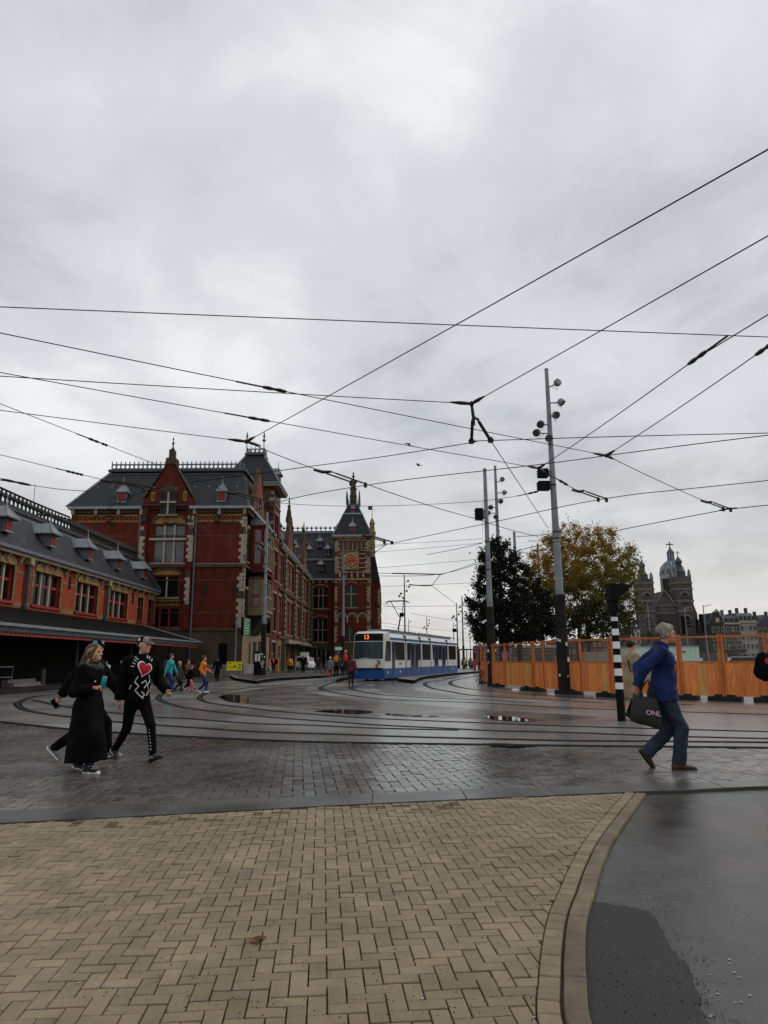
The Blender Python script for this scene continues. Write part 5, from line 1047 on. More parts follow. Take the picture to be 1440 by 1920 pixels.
arms((207,903),(288,915), 'double arms over the left part of the pavilion roof', (12,-4)); arms((439,926),(508,941), 'double arms over the right part of the pavilion roof', (16,-4)); arms((320,982),(382,990), 'double arms across the tall gable window', (14,-3)); arms((690,1006),(735,1016), 'double arms at the eaves of the clock tower', (14,-2), r=.03); arms((82,966),(131,974), 'double arms at the left eaves of the pavilion', (10,-5))
da = thing('registration_arm', W3((888,782,6.3)), 'pair of hanging black arms forming a tall inverted V', 'wire fitting', 'registration arms')
for a, b in (((886,784,6.3),(884,828,6.0)),((895,786,6.3),(920,826,6.0))):
    p, q = W3(a), W3(b); mb = MB(); mb.tube([p, p.lerp(q,.1), p.lerp(q,.12), p.lerp(q,.9), q], [.02,.02,.035,.035,.02], 7); ar = mb.build('arm', 'insul', da); mb = MB(); mb.lathe([(.06,-.04),(.07,.03),(.03,.08)], q, 7); mb.build('clamp', 'insul', ar)
mb = MB(); mb.tube([W3((884,757,S6)), W3((888,782,6.3)), W3((897,787,6.3))], .03, 6); mb.build('yoke', 'insul', da)

# ================================================================ zebra traffic signal post
zb = thing('signal_post', G(1166,1352), 'black and white banded signal post with hooded traffic light seen from the side', 'traffic light'); zc = G(1166,1352); zy = zc.y
zs = [0]+[zz_at(1160,y_,zy) for y_ in (1292,1279.8,1266.6,1253.5,1241.5,1228,1216,1203,1191,1179,1164.5,1157)]+[zz_at(1150,1125,zy)]
for i, (a, b) in enumerate(zip(zs, zs[1:])):
    mb = MB(); rr_ = .098*(1-.22*(a/3.0)); rb_ = .098*(1-.22*(b/3.0)); mb.cone(zc+Vector((0,0,a)), zc+Vector((0,0,b)), rr_, rb_, 16); mb.build('band', 'paint_white' if i % 2 else 'paint_black', zb)
z0_ = zs[-1]; zt = zz_at(1148,1095,zy); mb = MB(); mb.box(zc.x-.12,zc.x+.10,zy-.15,zy+.15,z0_-.02,zt); mb.prism([(zc.x-.12,zy-.1,z0_),(zc.x+.1,zy-.1,z0_),(zc.x+.07,zy-.1,z0_-.3),(zc.x-.07,zy-.1,z0_-.3)], (0,.2,0)); hd = mb.build('signal_head', 'paint_black', zb)
mb = MB(); mb.add([(zc.x+.1,zy-.15,zt-.02),(zc.x+.46,zy-.12,zt-.03),(zc.x+.46,zy+.12,zt-.03),(zc.x+.1,zy+.15,zt-.02),(zc.x+.1,zy-.16,zt-.36),(zc.x+.3,zy-.15,zt-.2),(zc.x+.3,zy+.15,zt-.2),(zc.x+.1,zy+.16,zt-.36)], [(0,1,2,3),(0,4,5,1),(2,6,7,3),(4,7,6,5)]); mb.build('hood', 'paint_black', hd)
mb = MB(); mb.cone((zc.x+.095,zy,zt-.18),(zc.x+.12,zy,zt-.18),.1,.1,12); mb.build('lens', 'lens', hd)

# ================================================================ timber site fence
mat('plank_orange', (0.60,0.165,0.038), 0.75, 0.0, 2.0, c2=(0.76,0.265,0.075), fine=0.18, fscale=8, stretch=(4,4,.5), rand=0.16, spec=.3)
mat('plank_yellow', (0.60,0.30,0.09), 0.75, 0.15, 2.0, fine=0.15, stretch=(4,4,.5), spec=.3)
mat('rail_timber', (0.45,0.14,0.040), 0.75, 0.2, 2.0, fine=0.15)
mat('mesh_film', (0.30,0.29,0.27), 0.5, 0.3, 4.0)
MAT['mesh_film'].node_tree.nodes['Principled BSDF'].inputs['Alpha'].default_value = 0.07
mat('foot_black', (0.014,0.013,0.012), 0.8, 0.3, 2.0)
mat('site_ground', (0.22,0.21,0.20), 0.6, 0.2, 0.5)
FP = [(903,1281),(926,1288),(1002,1296),(1066,1302),(1150,1308),(1282,1312.5),(1362,1315),(1450,1317.5),(1560,1320)]
names_f = ['short end panel of the timber fence beside the bicycle','timber fence panel right of the one-box mast','timber fence panel left of the six-lamp mast','timber fence panel right of the six-lamp mast','timber fence panel behind the banded post and trench-coated person','timber fence panel behind the man in blue','timber fence panel at the right, before the canal houses','timber fence panel running out of the right edge']
fg = [G(*p) for p in FP]
sheet('site_ground', [(p.x+.15, p.y+.25) for p in fg]+[(30,30),(30,52),(6.4,52)], 0.004, 'site_ground')
for i, (a, b) in enumerate(zip(fg, fg[1:])):
    ft = thing('fence_panel', a.lerp(b,.5), names_f[i], 'fence', 'timber site fence panels'); t = (b-a); Ln = t.length; t.normalize(); nn = Vector((t.y,-t.x,0))
    n = max(2, round(Ln/.27)); pw = Ln/n; z = 0
    while z < n:
        w_ = 1; c = a+t*(z+.5)*pw+nn*random.uniform(-.008,.008); top = 1.27+random.uniform(-.012,.012); mb = MB(); mb.obox(c+Vector((0,0,(.17+top)/2)), t*(pw/2-.004), nn*.012, Vector((0,0,(top-.17)/2))); mb.build('plank', 'plank_yellow' if random.random() < .14 else 'plank_orange', ft); z += 1
    for z_ in (.42,1.05): mb = MB(); mb.bar(a-nn*.05+Vector((0,0,z_)), b-nn*.05+Vector((0,0,z_)), .06, .1); mb.build('back_rail', 'rail_timber', ft)
    for z_, th in ((1.31,.06),(2.17,.075)): mb = MB(); mb.bar(a+t*.05+Vector((0,0,z_)), b-t*.05+Vector((0,0,z_)), .055, th); mb.build('rail', 'rail_timber', ft)
    ps = [0.03,1] if Ln < 2 else [0.03,.34,1]
    for k in ps:
        c = a.lerp(b, k) if k < 1 else b-t*.06; mb = MB(); mb.bar(c+Vector((0,0,.1)), c+Vector((0,0,2.25)), .09, .07, up=t); mb.build('post', 'rail_timber', ft)
    mb = MB(); mb.obox(a.lerp(b,.5)-nn*.02+Vector((0,0,1.74)), t*(Ln/2-.08), nn*.003, Vector((0,0,.40))); mb.build('mesh_screen', 'mesh_film', ft)
    for k in (.12,.85):
        c = a.lerp(b, k)-nn*.02; mb = MB(); mb.obox(c+Vector((0,0,.08)), t*.33, nn*.24, Vector((0,0,.08))); mb.obox(c+Vector((0,0,.19)), t*.12, nn*.12, Vector((0,0,.03))); mb.build('foot_block', 'foot_black', ft)
# pale green site cabin behind the fence
mat('cabin_green', (0.48,0.64,0.55), 0.5, 0.06, 1.0, fine=.05)
cb = thing('site_cabin', D(1250,1245,40), 'pale mint green site cabin showing over the fence behind the man in blue', 'cabin')
a, b = D(1190,1243,40), D(1313,1243,40); zt_ = zz_at(1250,1213,40)
mb = MB(); mb.box(a.x,b.x,40,43,.25,zt_); cbb = mb.build('body', 'cabin_green', cb); mb = MB(); mb.box(a.x-.05,b.x+.05,39.95,43.05,zt_,zt_+.06); mb.build('roof', 'zinc', cbb)
rb = MB()
for x_ in np.arange(a.x+.2, b.x, .3): rb.box(x_,x_+.12,39.975,40,.3,zt_-.05)
tag(rb.build('wall_rib', 'cabin_green', cbb), kind='stuff'); mb = MB(); q = D(1280,1222,40); mb.box(q.x-.15,q.x+.15,39.95,39.97,q.z-.03,q.z+.03); mb.build('name_plate', 'paint_black', cbb)

# ================================================================ tram
mat('tram_white', (0.62,0.61,0.585), 0.35, 0.05, 1.0, fine=.04, coat=.3)
mat('tram_blue', (0.006,0.055,0.215), 0.4, 0.1, 1.0, fine=.05, spec=.25)
mat('tram_glass', (0.006,0.006,0.007), 0.10, 0.2, 1.0, fine=.1, spec=.16)
mat('tram_shield', (0.030,0.050,0.062), 0.08, 0.2, .8, fine=.1, spec=.18)
mat('bellows', (0.012,0.012,0.012), 0.8, 0.2, 1.0)
mat('led_orange', (1.0,0.22,0.02), 0.5, 0.0, emit=1.0)
mat('lamp_red', (0.60,0.03,0.02), 0.3, 0.1, emit=.25)
mat('lamp_clear', (0.25,0.25,0.22), 0.2, 0.1)
mat('door_orange', (0.25,0.09,0.02), 0.4, 0.2)
TD = Vector((math.sin(math.radians(18.2)), math.cos(math.radians(18.2)), 0)); TN = Vector((TD.y,-TD.x,0)); T0 = G(721,1277.5)   # right front corner; TD runs to the rear
def TP(s, t, z): return T0+TD*s+TN*t+Vector((0,0,z))
def ts(px):                                                    # distance along the side for photo column px
    lo, hi = -2.0, 40.0
    for _ in range(40):
        m = (lo+hi)/2
        if PIX(TP(m,0,1.6))[0] < px: lo = m
        else: hi = m
    return lo
cp = lambda x: ts(640+x/5.54)
tram = thing('tram', T0.copy(), 'white and blue articulated tram showing route number 13', 'tram')
TW = 2.35
def prof(half=False):                                          # cross-section: (t, z)
    return [(0,.16),(0.0,1.6),(-.02,2.75),(-.06,3.05),(-.22,3.28),(-.5,3.38),(-TW/2,3.42)]
def module(s0, s1, name='car'):
    pr = prof(); full = pr+[(-TW-t, z) for t, z in pr[-2::-1]]; mb = MB()
    v = [TP(s, t, z) for s in (s0, s1) for t, z in full]; n = len(full)
    mb.add(v, [(i, i+1, n+i+1, n+i)[::-1] for i in range(n-1)]); mb.add([TP(s0,t,z) for t,z in full], [tuple(range(n))]); mb.add([TP(s1,t,z) for t,z in full], [tuple(range(n-1,-1,-1))])
    return mb.build(name, 'tram_white', tram)
def sp_(mod, name, m, s0, s1, z0, z1, d0=-.02, d1=.012, both=True):
    for side in ((0,1) if both else (0,)):
        mb = MB(); dd0, dd1 = (d0, d1) if side == 0 else (-TW-d1, -TW-d0); mb.prism([TP(s0,dd0,z0), TP(s1,dd0,z0), TP(s1,dd0,z1), TP(s0,dd0,z1)], TN*(dd1-dd0)); o = mb.build(name, m, mod)
    return o
bel = [cp(672), cp(826), cp(931), cp(1105)]; sF, sE = cp(500), cp(1203)
segs = [(sF, bel[0]-.12),(bel[0]+.12, bel[1]-.12),(bel[1]+.12, bel[2]-.12),(bel[2]+.12, bel[3]-.12),(bel[3]+.12, sE)]
mods = [module(a, b) for a, b in segs]
for (a, b), mo in zip(segs, mods):
    sp_(mo, 'skirt', 'tram_blue', a, b, .15, .86, d1=.014); sp_(mo, 'stripe', 'tram_blue', a+(.3 if mo is mods[0] else 0), b, 2.86, 3.0, d0=-.06, d1=.006)
for s_ in bel:
    mb = MB(); n = 5
    for k in range(n): x_ = s_-.12+.24*(k+.5)/n; mb.prism([TP(x_-.02,-.03,.4), TP(x_+.02,-.03,.4), TP(x_+.02,-.03,3.25), TP(x_-.02,-.03,3.25)], TN*(-TW+.06))
    mb.prism([TP(s_-.13,-.06,.35), TP(s_+.13,-.06,.35), TP(s_+.13,-.06,3.2), TP(s_-.13,-.06,3.2)], TN*(-TW+.12)); mb.build('bellows', 'bellows', tram)
for mi_, kind, a, b in ((0,'w',560,658),(0,'d',528,553),(1,'w',685,718),(1,'d',722,758),(1,'d',765,797),(1,'w',800,820),(2,'w',843,924),(3,'w',950,963),(3,'d',966,1005),(3,'w',1009,1043),(3,'d',1046,1080),(3,'w',1084,1099),(4,'w',1117,1190)):
    s0_, s1_ = cp(a), cp(b); mo = mods[mi_]
    if kind == 'w': sp_(mo, 'window', 'tram_glass', s0_, s1_, 1.42, 2.72)
    else:
        sp_(mo, 'door', 'tram_blue', s0_, s1_, .42, 2.74, d1=.03); o = sp_(mo, 'door_pane', 'tram_glass', s0_+.12*(s1_-s0_), s1_-.12*(s1_-s0_), .75, 2.6, d0=0.0, d1=.036)
sp_(mods[1], 'door_gap', 'door_orange', cp(758), cp(765), .42, 2.7, d1=.02)
# nose
mb = MB(); nt_, nz_ = 14, 12; zs_ = [.16,.5,.84,.86,1.0,1.2,1.46,1.5,1.9,2.3,2.68,2.72,3.05,3.25,3.40]
def nose(t, z):
    u = abs((t+TW/2)/(TW/2)); s = .95*max(0,u-.15)**2.6+.10*max(0,(z-1.3)/2)**1.4*2.2
    if z < .86: s -= .06
    if z > 3.2: s += (z-3.2)*1.2
    ww = 1-.02*max(0,z-1.5)-(.10 if z > 3.35 else 0); return TP(s-.55+cp(440)*0+.0, -TW/2+(t+TW/2)*ww, z)
ts_ = [-TW/2+TW/2*math.sin(PI/2*q) for q in np.linspace(-1,1,17)]
grid = [[nose(t, z) for t in ts_] for z in zs_]; fl = []
for j in range(len(zs_)-1):
    for i in range(len(ts_)-1):
        zc_ = (zs_[j]+zs_[j+1])/2; uc = abs((ts_[i]+ts_[i+1])/2+TW/2)/(TW/2)
        m_ = 1 if zc_ < .855 else (2 if 1.48 < zc_ < 2.7 and uc < .90 else (3 if 2.7 < zc_ < 3.3 and uc < .90 else 0))
        mb.add([grid[j][i], grid[j][i+1], grid[j+1][i+1], grid[j+1][i]], [(0,1,2,3)], m_)
# side wall back to the first car
for side in (0, len(ts_)-1):
    for j in range(len(zs_)-1):
        a, b = grid[j][side], grid[j+1][side]; ta, tb = (0,0) if side else (-TW,-TW)
        q = [a, TP(sF+.05, ta if side else -TW, zs_[j]), TP(sF+.05, tb if side else -TW, zs_[j+1]), b]; mb.add(q if side else q[::-1], [(0,1,2,3)], 1 if zs_[j+1] < .87 else 0)
nose_o = mb.build('nose', ['tram_white','tram_blue','tram_shield','black_box'], tram)
mb = MB(); mb.add([grid[-1][i] for i in range(len(ts_))]+[TP(sF+.1,0,3.3), TP(sF+.1,-TW/2,3.42), TP(sF+.1,-TW,3.3)], [tuple(range(len(ts_)+3))]); mb.build('nose_roof', 'tram_white', nose_o)
mb = MB(); mb.prism([TP(cp(452),.004,1.36), TP(cp(513),.004,1.36), TP(cp(513),.004,2.74), TP(cp(470),.004,2.74)], TN*.012); mb.build('cab_window', 'tram_glass', nose_o)
fr_ = lambda t, z, out: nose(t, z)-TD*out
for t_, z_, r_, m_ in ((-TW/2-.82,1.28,.13,'lamp_clear'),(-TW/2+.82,1.28,.13,'lamp_clear'),(-TW/2-.72,1.02,.09,'lamp_red'),(-TW/2+.72,1.02,.09,'lamp_red')):
    mb = MB(); c = fr_(t_, z_, .0); mb.cone(c+TD*.06, c-TD*.025, r_*1.25, r_*1.2, 14); hl = mb.build('headlight' if m_ == 'lamp_clear' else 'tail_light', 'paint_black', nose_o); mb = MB(); mb.cone(c-TD*.02, c-TD*.04, r_, r_*.85, 14); mb.build('lens', m_, hl)
mb = MB(); c = nose(-TW/2,.84); mb.prism([nose(t,.80)-TD*.05 for t in ts_[2:-2]]+[nose(t,.80)+TD*.1 for t in ts_[2:-2]][::-1], (0,0,.10)); mb.build('bumper_gap', 'paint_black', nose_o)
mb = MB(); ar_ = [( -TW/2-.75+1.5*i/12, 1.44+.16*math.sin(PI*i/12)) for i in range(13)]; mb.prism([fr_(t,z,.03) for t,z in ar_], TD*.06); mb.build('wiper_cowl', 'tram_white', nose_o)
for s_ in (-1,1): mb = MB(); mb.tube([fr_(-TW/2+s_*.15,1.55,.03), fr_(-TW/2+s_*.35,2.0,.03), fr_(-TW/2+s_*.1,2.35,.03)], .012, 4); mb.build('wiper', 'paint_black', nose_o)
mtx = Matrix(((-TN.x*-1, 0, -TD.x, 0),(-TN.y*-1, 0, -TD.y, 0),(0,1,0,0),(0,0,0,1)))
text_mesh('route_number', '13', .42, 'led_orange', nose_o, Matrix.Translation(nose(-TW/2-.0,2.98)-TD*.03) @ mtx, .006)
for px_, m_ in ((609,2.9),(1155,2.9)):
    text_mesh('fleet_number', '2073' if px_ < 700 else '2073', .2, 'paint_black', mods[0] if px_ < 700 else mods[4], Matrix.Translation(TP(cp(px_),.02,1.15)) @ Matrix(((TD.x,0,TN.x,0),(TD.y,0,TN.y,0),(0,1,0,0),(0,0,0,1))), .002)
for a, px_ in ((0,480),(0,610),(4,1157)): mb = MB(); mb.prism([TP(cp(px_)-.09,.013,.5), TP(cp(px_)+.09,.013,.5), TP(cp(px_)+.09,.013,.66), TP(cp(px_)-.09,.013,.66)], TN*.006); mb.build('emblem', 'paint_white', mods[a])
for (a, b), mo in zip(segs, mods):
    mb = MB(); mb.prism([TP(a+.4,-.55,3.38), TP(b-.3,-.55,3.38), TP(b-.3,-.55,3.62), TP(a+.6,-.55,3.62)], TN*(-TW+1.1)); mb.build('roof_unit', 'zinc_blue', mo)
    mb = MB(); mb.tube([TP(a+.3,-.3,3.42), TP(a+.3,-.3,3.58), TP(b-.3,-.3,3.58), TP(b-.3,-.3,3.42)], .025, 5); mb.build('roof_rail', 'iron_black', mo)
    mb = MB(); mb.prism([TP(a+.1,-.15,.10), TP(b-.1,-.15,.10), TP(b-.1,-.15,.35), TP(a+.1,-.15,.35)], TN*(-TW+.3)); mb.build('underbody_shade', 'bellows', mo)  # dark underbody box added to give the shadow beneath the tram
    for q in (.25,.75):
        for s_ in (0,1):
            wz = MB(); c = TP(a+(b-a)*q, -.25 if s_ == 0 else -TW+.25, .3); wz.cone(c, c-TN*.12*(1 if s_ == 0 else -1), .3, .3, 12); wz.build('wheel', 'bellows', mo)
pb = TP(cp(745),-TW/2,3.5); mb = MB(); mb.obox(pb, TD*.7, TN*.5, Vector((0,0,.08))); pan = mb.build('pantograph', 'iron_black', tram)
kn = pb+TD*.55+Vector((0,0,1.35)); tp_ = pb-TD*.3+Vector((0,0,2.55))
mb = MB(); mb.tube([pb+TD*-.2, kn], .06, 6); mb.build('lower_arm', 'iron_black', pan)
for s_ in (-1,1): mb = MB(); mb.tube([kn+TN*.1*s_, tp_+TN*.55*s_], .03, 5); mb.build('upper_arm', 'iron_black', pan)
for q in (-.2,.2): mb = MB(); mb.tube([tp_+TD*q+TN*-.95+Vector((0,0,-.15)), tp_+TD*q-TN*.7, tp_+TD*q+TN*.7, tp_+TD*q+TN*.95+Vector((0,0,-.15))], .035, 5); mb.build('collector', 'iron_black', pan)

# ================================================================ van, signs, kiosk, shelter, bicycles
mat('van_white', (0.62,0.64,0.66), 0.35, 0.06, 1.0, coat=.3)
mat('tyre', (0.012,0.012,0.012), 0.85, 0.2); mat('rim', (0.25,0.25,0.26), 0.4, 0.1, metal=.6)
mat('sign_yellow', (0.85,0.76,0.02), 0.5, 0.06); mat('sign_green', (0.07,0.20,0.09), 0.5, 0.1); mat('sign_text', (0.55,0.62,0.55), 0.5, 0.1); mat('sign_brown', (0.30,0.10,0.02), 0.5, 0.2)
mat('red_sign', (0.40,0.03,0.05), 0.5, 0.1); mat('sign_blue', (0.06,0.05,0.40), 0.4, 0.1); mat('orange_box', (0.60,0.26,0.02), 0.5, 0.1)
def van(loc, rz, label):
    r = thing('van', (0,0,0), label, 'van'); sect = [(-.92,.42),(.92,.42),(.95,1.0),(.86,1.35),(.76,1.92),(.6,2.02),(-.6,2.02),(-.76,1.92),(-.86,1.35),(-.95,1.0)]
    mb = MB(); st_ = [(-.05,.97),(.1,1),(3.6,1),(4.1,.98),(4.6,.9),(4.85,.8)]; rows = []
    for y_, k in st_:
        hh = 1 if y_ <= 3.4 else (.84 if y_ < 3.7 else (.62 if y_ < 4.3 else .5)); rows.append([(x*k, y_, .42+(z-.42)*(hh if z > 1.0 else 1) if z > 1.0 else z) for x, z in sect])
    n = len(sect); vv = [p for rw in rows for p in rw]; mb.add(vv, [(j*n+i, j*n+(i+1)%n, (j+1)*n+(i+1)%n, (j+1)*n+i) for j in range(len(st_)-1) for i in range(n)][::1]); mb.add(rows[0], [tuple(range(n-1,-1,-1))]); mb.add(rows[-1], [tuple(range(n))])
    bd = mb.build('body', 'van_white', r)
    mb = MB(); mb.prism([(-.74,-.06,1.28),(.74,-.06,1.28),(.66,-.045,1.82),(-.66,-.045,1.82)], (0,-.012,0)); mb.build('rear_window', 'tram_glass', bd)
    mb = MB(); mb.prism([(.87,.5,1.35),(.87,3.3,1.35),(.78,3.1,1.82),(.78,.6,1.82)], (.02,0,0)); mb.build('side_window', 'tram_glass', bd)
    mb = MB(); mb.box(-.96,.96,-.14,.05,.34,.62); mb.build('bumper', 'zinc', bd)
    for s_ in (-1,1): box('tail_light', 'lamp_red', bd, min(s_*.80,s_*.93), max(s_*.80,s_*.93), -.08, .0, .85, 1.25)
    box('blue_panel', 'tram_blue', bd, .42, .76, -.075, -.055, .85, 1.2); box('number_plate', 'sign_yellow', bd, -.26, .26, -.085, -.06, .78, .9)
    for x_ in (-.84,.84):
        for y_ in (.9,3.75):
            mb = MB(); mb.cone((x_-.11,y_,.33),(x_+.11,y_,.33),.33,.33,16); wh = mb.build('wheel', 'tyre', r); mb = MB(); mb.cone((x_-.115,y_,.33),(x_+.115,y_,.33),.19,.19,12); mb.build('rim', 'rim', wh)
    r.location = loc; r.rotation_euler = (0,0,rz); return r
van(G(566,1258.5), -.12, 'white van parked by the station range, rear towards us with blue panel')
# yellow notice board
yb = thing('notice_board', G(440,1268), 'bright yellow notice board on a grey base at the station corner', 'sign'); c = G(440,1268); c = Vector((c.x, 64.9, 0)); Yb = 64.9
xa, xb_ = D(425,1248,Yb).x, D(453,1248,Yb).x; zt_, zl_ = zz_at(440,1240.5,Yb), zz_at(440,1257.5,Yb)
box('board', 'sign_yellow', yb, xa, xb_, Yb, Yb+.08, zl_, zt_); box('base', 'stone_grey', yb, xa+.1, xb_-.05, Yb+.05, Yb+.5, 0, zl_)
for u0_, u1_, v0_, v1_, m_ in ((.1,.3,.8,.9,'sign_brown'),(.42,.66,.38,.55,'sign_brown'),(.8,.95,.6,.78,'red_sign'),(.82,.96,.25,.45,'sign_brown'),(.08,.35,.42,.5,'orange_box')): box('print', m_, yb, xa+(xb_-xa)*u0_, xa+(xb_-xa)*u1_, Yb-.012, Yb+.01, zl_+(zt_-zl_)*v0_, zl_+(zt_-zl_)*v1_)
gs_ = thing('hanging_sign', D(441,1262,65.5), 'green hanging departures sign on a grey bracket pole at the station corner', 'sign'); Yg = 65.5
pb_ = D(440,1262,Yg); mb = MB(); zt_ = zz_at(445,1158,Yg); mb.tube([(pb_.x,Yg,0),(pb_.x,Yg,zt_),(D(457,1158,Yg).x,Yg,zt_)], .06, 8); mb.build('bracket_pole', 'pole_grey', gs_)
xa, xb_ = D(455,1175,Yg).x, D(468,1175,Yg).x; mb = MB(); mb.prism([(xa,Yg-.3,zz_at(460,1193,Yg)),(xb_,Yg+.3,zz_at(460,1190,Yg)),(xb_,Yg+.3,zz_at(460,1160,Yg)),(xa,Yg-.3,zz_at(460,1157,Yg))], (-.12,.2,0)); sb = mb.build('sign_box', 'black_box', gs_)
g0, g1 = Vector((xa+.14,Yg-.3,0)), Vector((xb_,Yg+.28,0)); za, zb_ = zz_at(460,1192,Yg), zz_at(460,1158,Yg)
mb = MB(); mb.prism([(g0.x,g0.y-.02,za),(g1.x,g1.y-.02,za+.1),(g1.x,g1.y-.02,zb_-.1),(g0.x,g0.y-.02,zb_)], (.015,-.02,0)); sp2 = mb.build('sign_face', 'sign_green', sb)
for k in range(6):
    z_ = za+.2+(zb_-za-.35)*k/5.4; mb = MB(); p, q = g0.lerp(g1,.15)+Vector((.016,-.05,z_)), g0.lerp(g1,.85 if k % 2 else .7)+Vector((.016,-.05,z_)); mb.bar(p, q, .012, .09 if k == 2 else .06); mb.build('text_line', 'sign_text', sp2)
ks = thing('kiosk', D(484,1262,64), 'tall black kiosk box beside the corner mast', 'kiosk'); xa, xb_ = D(476,1240,64).x, D(491,1240,64).x; zt_ = zz_at(484,1222,64)
mb = MB(); mb.box(xa,xb_,64,64.9,0,zt_); kb = mb.build('body', 'black_box', ks); mb = MB(); mb.box(xa-.04,xb_+.04,63.96,64.94,zt_,zt_+.08); mb.build('lid', 'lead_dark', kb)
for u_ in (.12,.5): box('poster', 'paint_white', kb, xa+(xb_-xa)*u_, xa+(xb_-xa)*(u_+.28), 63.985, 63.998, zt_*.62, zt_*.92)
ob = thing('ticket_machine', D(519,1258,82), 'narrow orange ticket machine among the far pedestrians', 'machine'); xa, xb_ = D(516,1250,82).x, D(522,1250,82).x; mb = MB(); mb.box(xa,xb_,82,82.4,0,1.75); o_ = mb.build('body', 'orange_box', ob); box('screen', 'tram_glass', o_, xa+.05, xb_-.05, 81.985, 81.998, 1.1, 1.5)
ws = thing('direction_board', D(635,1240,86), 'white board fixed on the mast before the clock tower', 'sign'); xa, xb_ = D(628,1215,86).x, D(641,1215,86).x; box('board', 'paint_white', ws, xa, xb_, 86, 86.06, zz_at(634,1219,86), zz_at(634,1213,86)); box('stem', 'pole_grey', ws, xa+.4, xa+.48, 86.06, 86.14, 0, zz_at(634,1219,86))
hb = thing('shop_hoarding', D(575,1232,99), 'green grey hoarding above the white van', 'hoarding'); xa, xb_ = D(563,1226,99).x, D(579,1226,99).x; box('panel', 'sign_text', hb, xa, xb_, 99, 99.2, zz_at(570,1231,99), zz_at(570,1223,99)); box('leg', 'lead_dark', hb, xa+.1, xa+.2, 99.02, 99.15, 0, zz_at(570,1231,99)); box('leg', 'lead_dark', hb, xb_-.2, xb_-.1, 99.02, 99.15, 0, zz_at(570,1231,99))
# tram stop shelter and stop furniture
sh = thing('tram_shelter', D(880,1255,88), 'glass tram stop shelter behind the tram', 'shelter'); xa, xb_ = D(862,1240,88).x, D(903,1240,88).x
box('roof', 'lead_dark', sh, xa-.2, xb_+.4, 87.4, 89.6, 2.55, 2.7)
for u_ in (0,.33,.66,1): x_ = xa+(xb_-xa)*u_; box('post', 'iron_black', sh, x_-.05, x_+.05, 88, 88.1, .2, 2.55)
for u_ in (.02,.35,.68): x_ = xa+(xb_-xa)*u_; box('pane', 'mesh_film', sh, x_+.05, x_+(xb_-xa)*.30, 89.3, 89.33, .5, 2.4)
rs_ = thing('stop_column', D(890,1250,80), 'dark red information column at the tram stop', 'sign'); q = D(890,1250,80); mb = MB(); mb.box(q.x-.16,q.x+.16,80,80.15,.2,2.35); o_ = mb.build('column', 'red_sign', rs_); box('display', 'tram_glass', o_, q.x-.12, q.x+.12, 79.985, 79.998, 1.5, 2.1)
bs = thing('stop_display', D(903,1222,70), 'violet blue stop display behind the mast', 'sign'); q0, q1 = D(896,1217,70), D(908,1213,70); box('panel', 'sign_blue', bs, q0.x, q1.x, 70, 70.1, q0.z, q1.z); box('stem', 'iron_black', bs, q0.x+.1, q0.x+.16, 70.1, 70.16, .2, q0.z)
def bicycle(loc, rz, label, frame='frame_dark', lean=0.06):
    r = thing('bicycle', (0,0,0), label, 'bicycle', 'bicycles'); R0 = .35
    for x_ in (-.53,.53):
        mb = MB(); mb.ring((x_,0,R0), R0-.02, .022, (1,0,0), (0,0,1), 20); wh = mb.build('wheel', 'tyre', r); sp = MB()
        for k in range(8): a = PI*k/8; sp.bar((x_-math.cos(a)*R0*.93,0,R0-math.sin(a)*R0*.93),(x_+math.cos(a)*R0*.93,0,R0+math.sin(a)*R0*.93),.006,.006,up=(0,1,0))
        tag(sp.build('spoke', 'rim', wh), kind='stuff')
    bb, st, hd, rr_, ff = Vector((-.08,0,.30)), Vector((-.22,0,.72)), Vector((.36,0,.82)), Vector((-.53,0,R0)), Vector((.53,0,R0))
    mb = MB()
    for a, b in ((bb,st),(bb,hd+Vector((.02,0,-.12))),(st*.9+bb*.1,hd),(bb,rr_),(st*.85+bb*.15,rr_),(hd,ff)): mb.tube([a,b],.018,6)
    mb.build('frame', frame, r); mb = MB(); mb.tube([hd+Vector((-.12,-.28,.22)),hd+Vector((.0,-.2,.25)),hd+Vector((0,0,.18)),hd+Vector((0,.2,.25)),hd+Vector((-.12,.28,.22))],.014,6); mb.tube([hd,hd+Vector((0,0,.18))],.014,6); mb.build('handlebar', 'rim', r)
    mb = MB(); mb.tube([st,st+Vector((-.03,0,.16))],.014,6); mb.prism([st+Vector((-.17,-.08,.16)),st+Vector((-.17,.08,.16)),st+Vector((.12,.02,.17)),st+Vector((.12,-.02,.17))],(0,0,.05)); mb.build('saddle', 'frame_dark', r)
    mb = MB(); mb.ring(bb,.09,.012,(1,0,0),(0,0,1),12); mb.bar(bb+Vector((0,.06,0)),bb+Vector((.1,.06,-.13)),.015,.02); mb.bar(bb+Vector((0,-.06,0)),bb+Vector((-.1,-.06,.13)),.015,.02); mb.build('crank', 'rim', r)
    r.location = loc; r.rotation_euler = (lean,0,rz); return r
bicycle(G(901,1283.5), 1.15, 'black bicycle standing at the end of the timber fence'); bicycle(G(597,1264), .35, 'pale bicycle parked left of the pedestrians near the tram', 'zinc'); bicycle(G(606,1264.5), -.4, 'grey bicycle leaning beside the pale parked bicycle', 'rim')
bicycle(G(497,1268), 1.2, 'dark bicycle leaning at the foot of the corner mast')
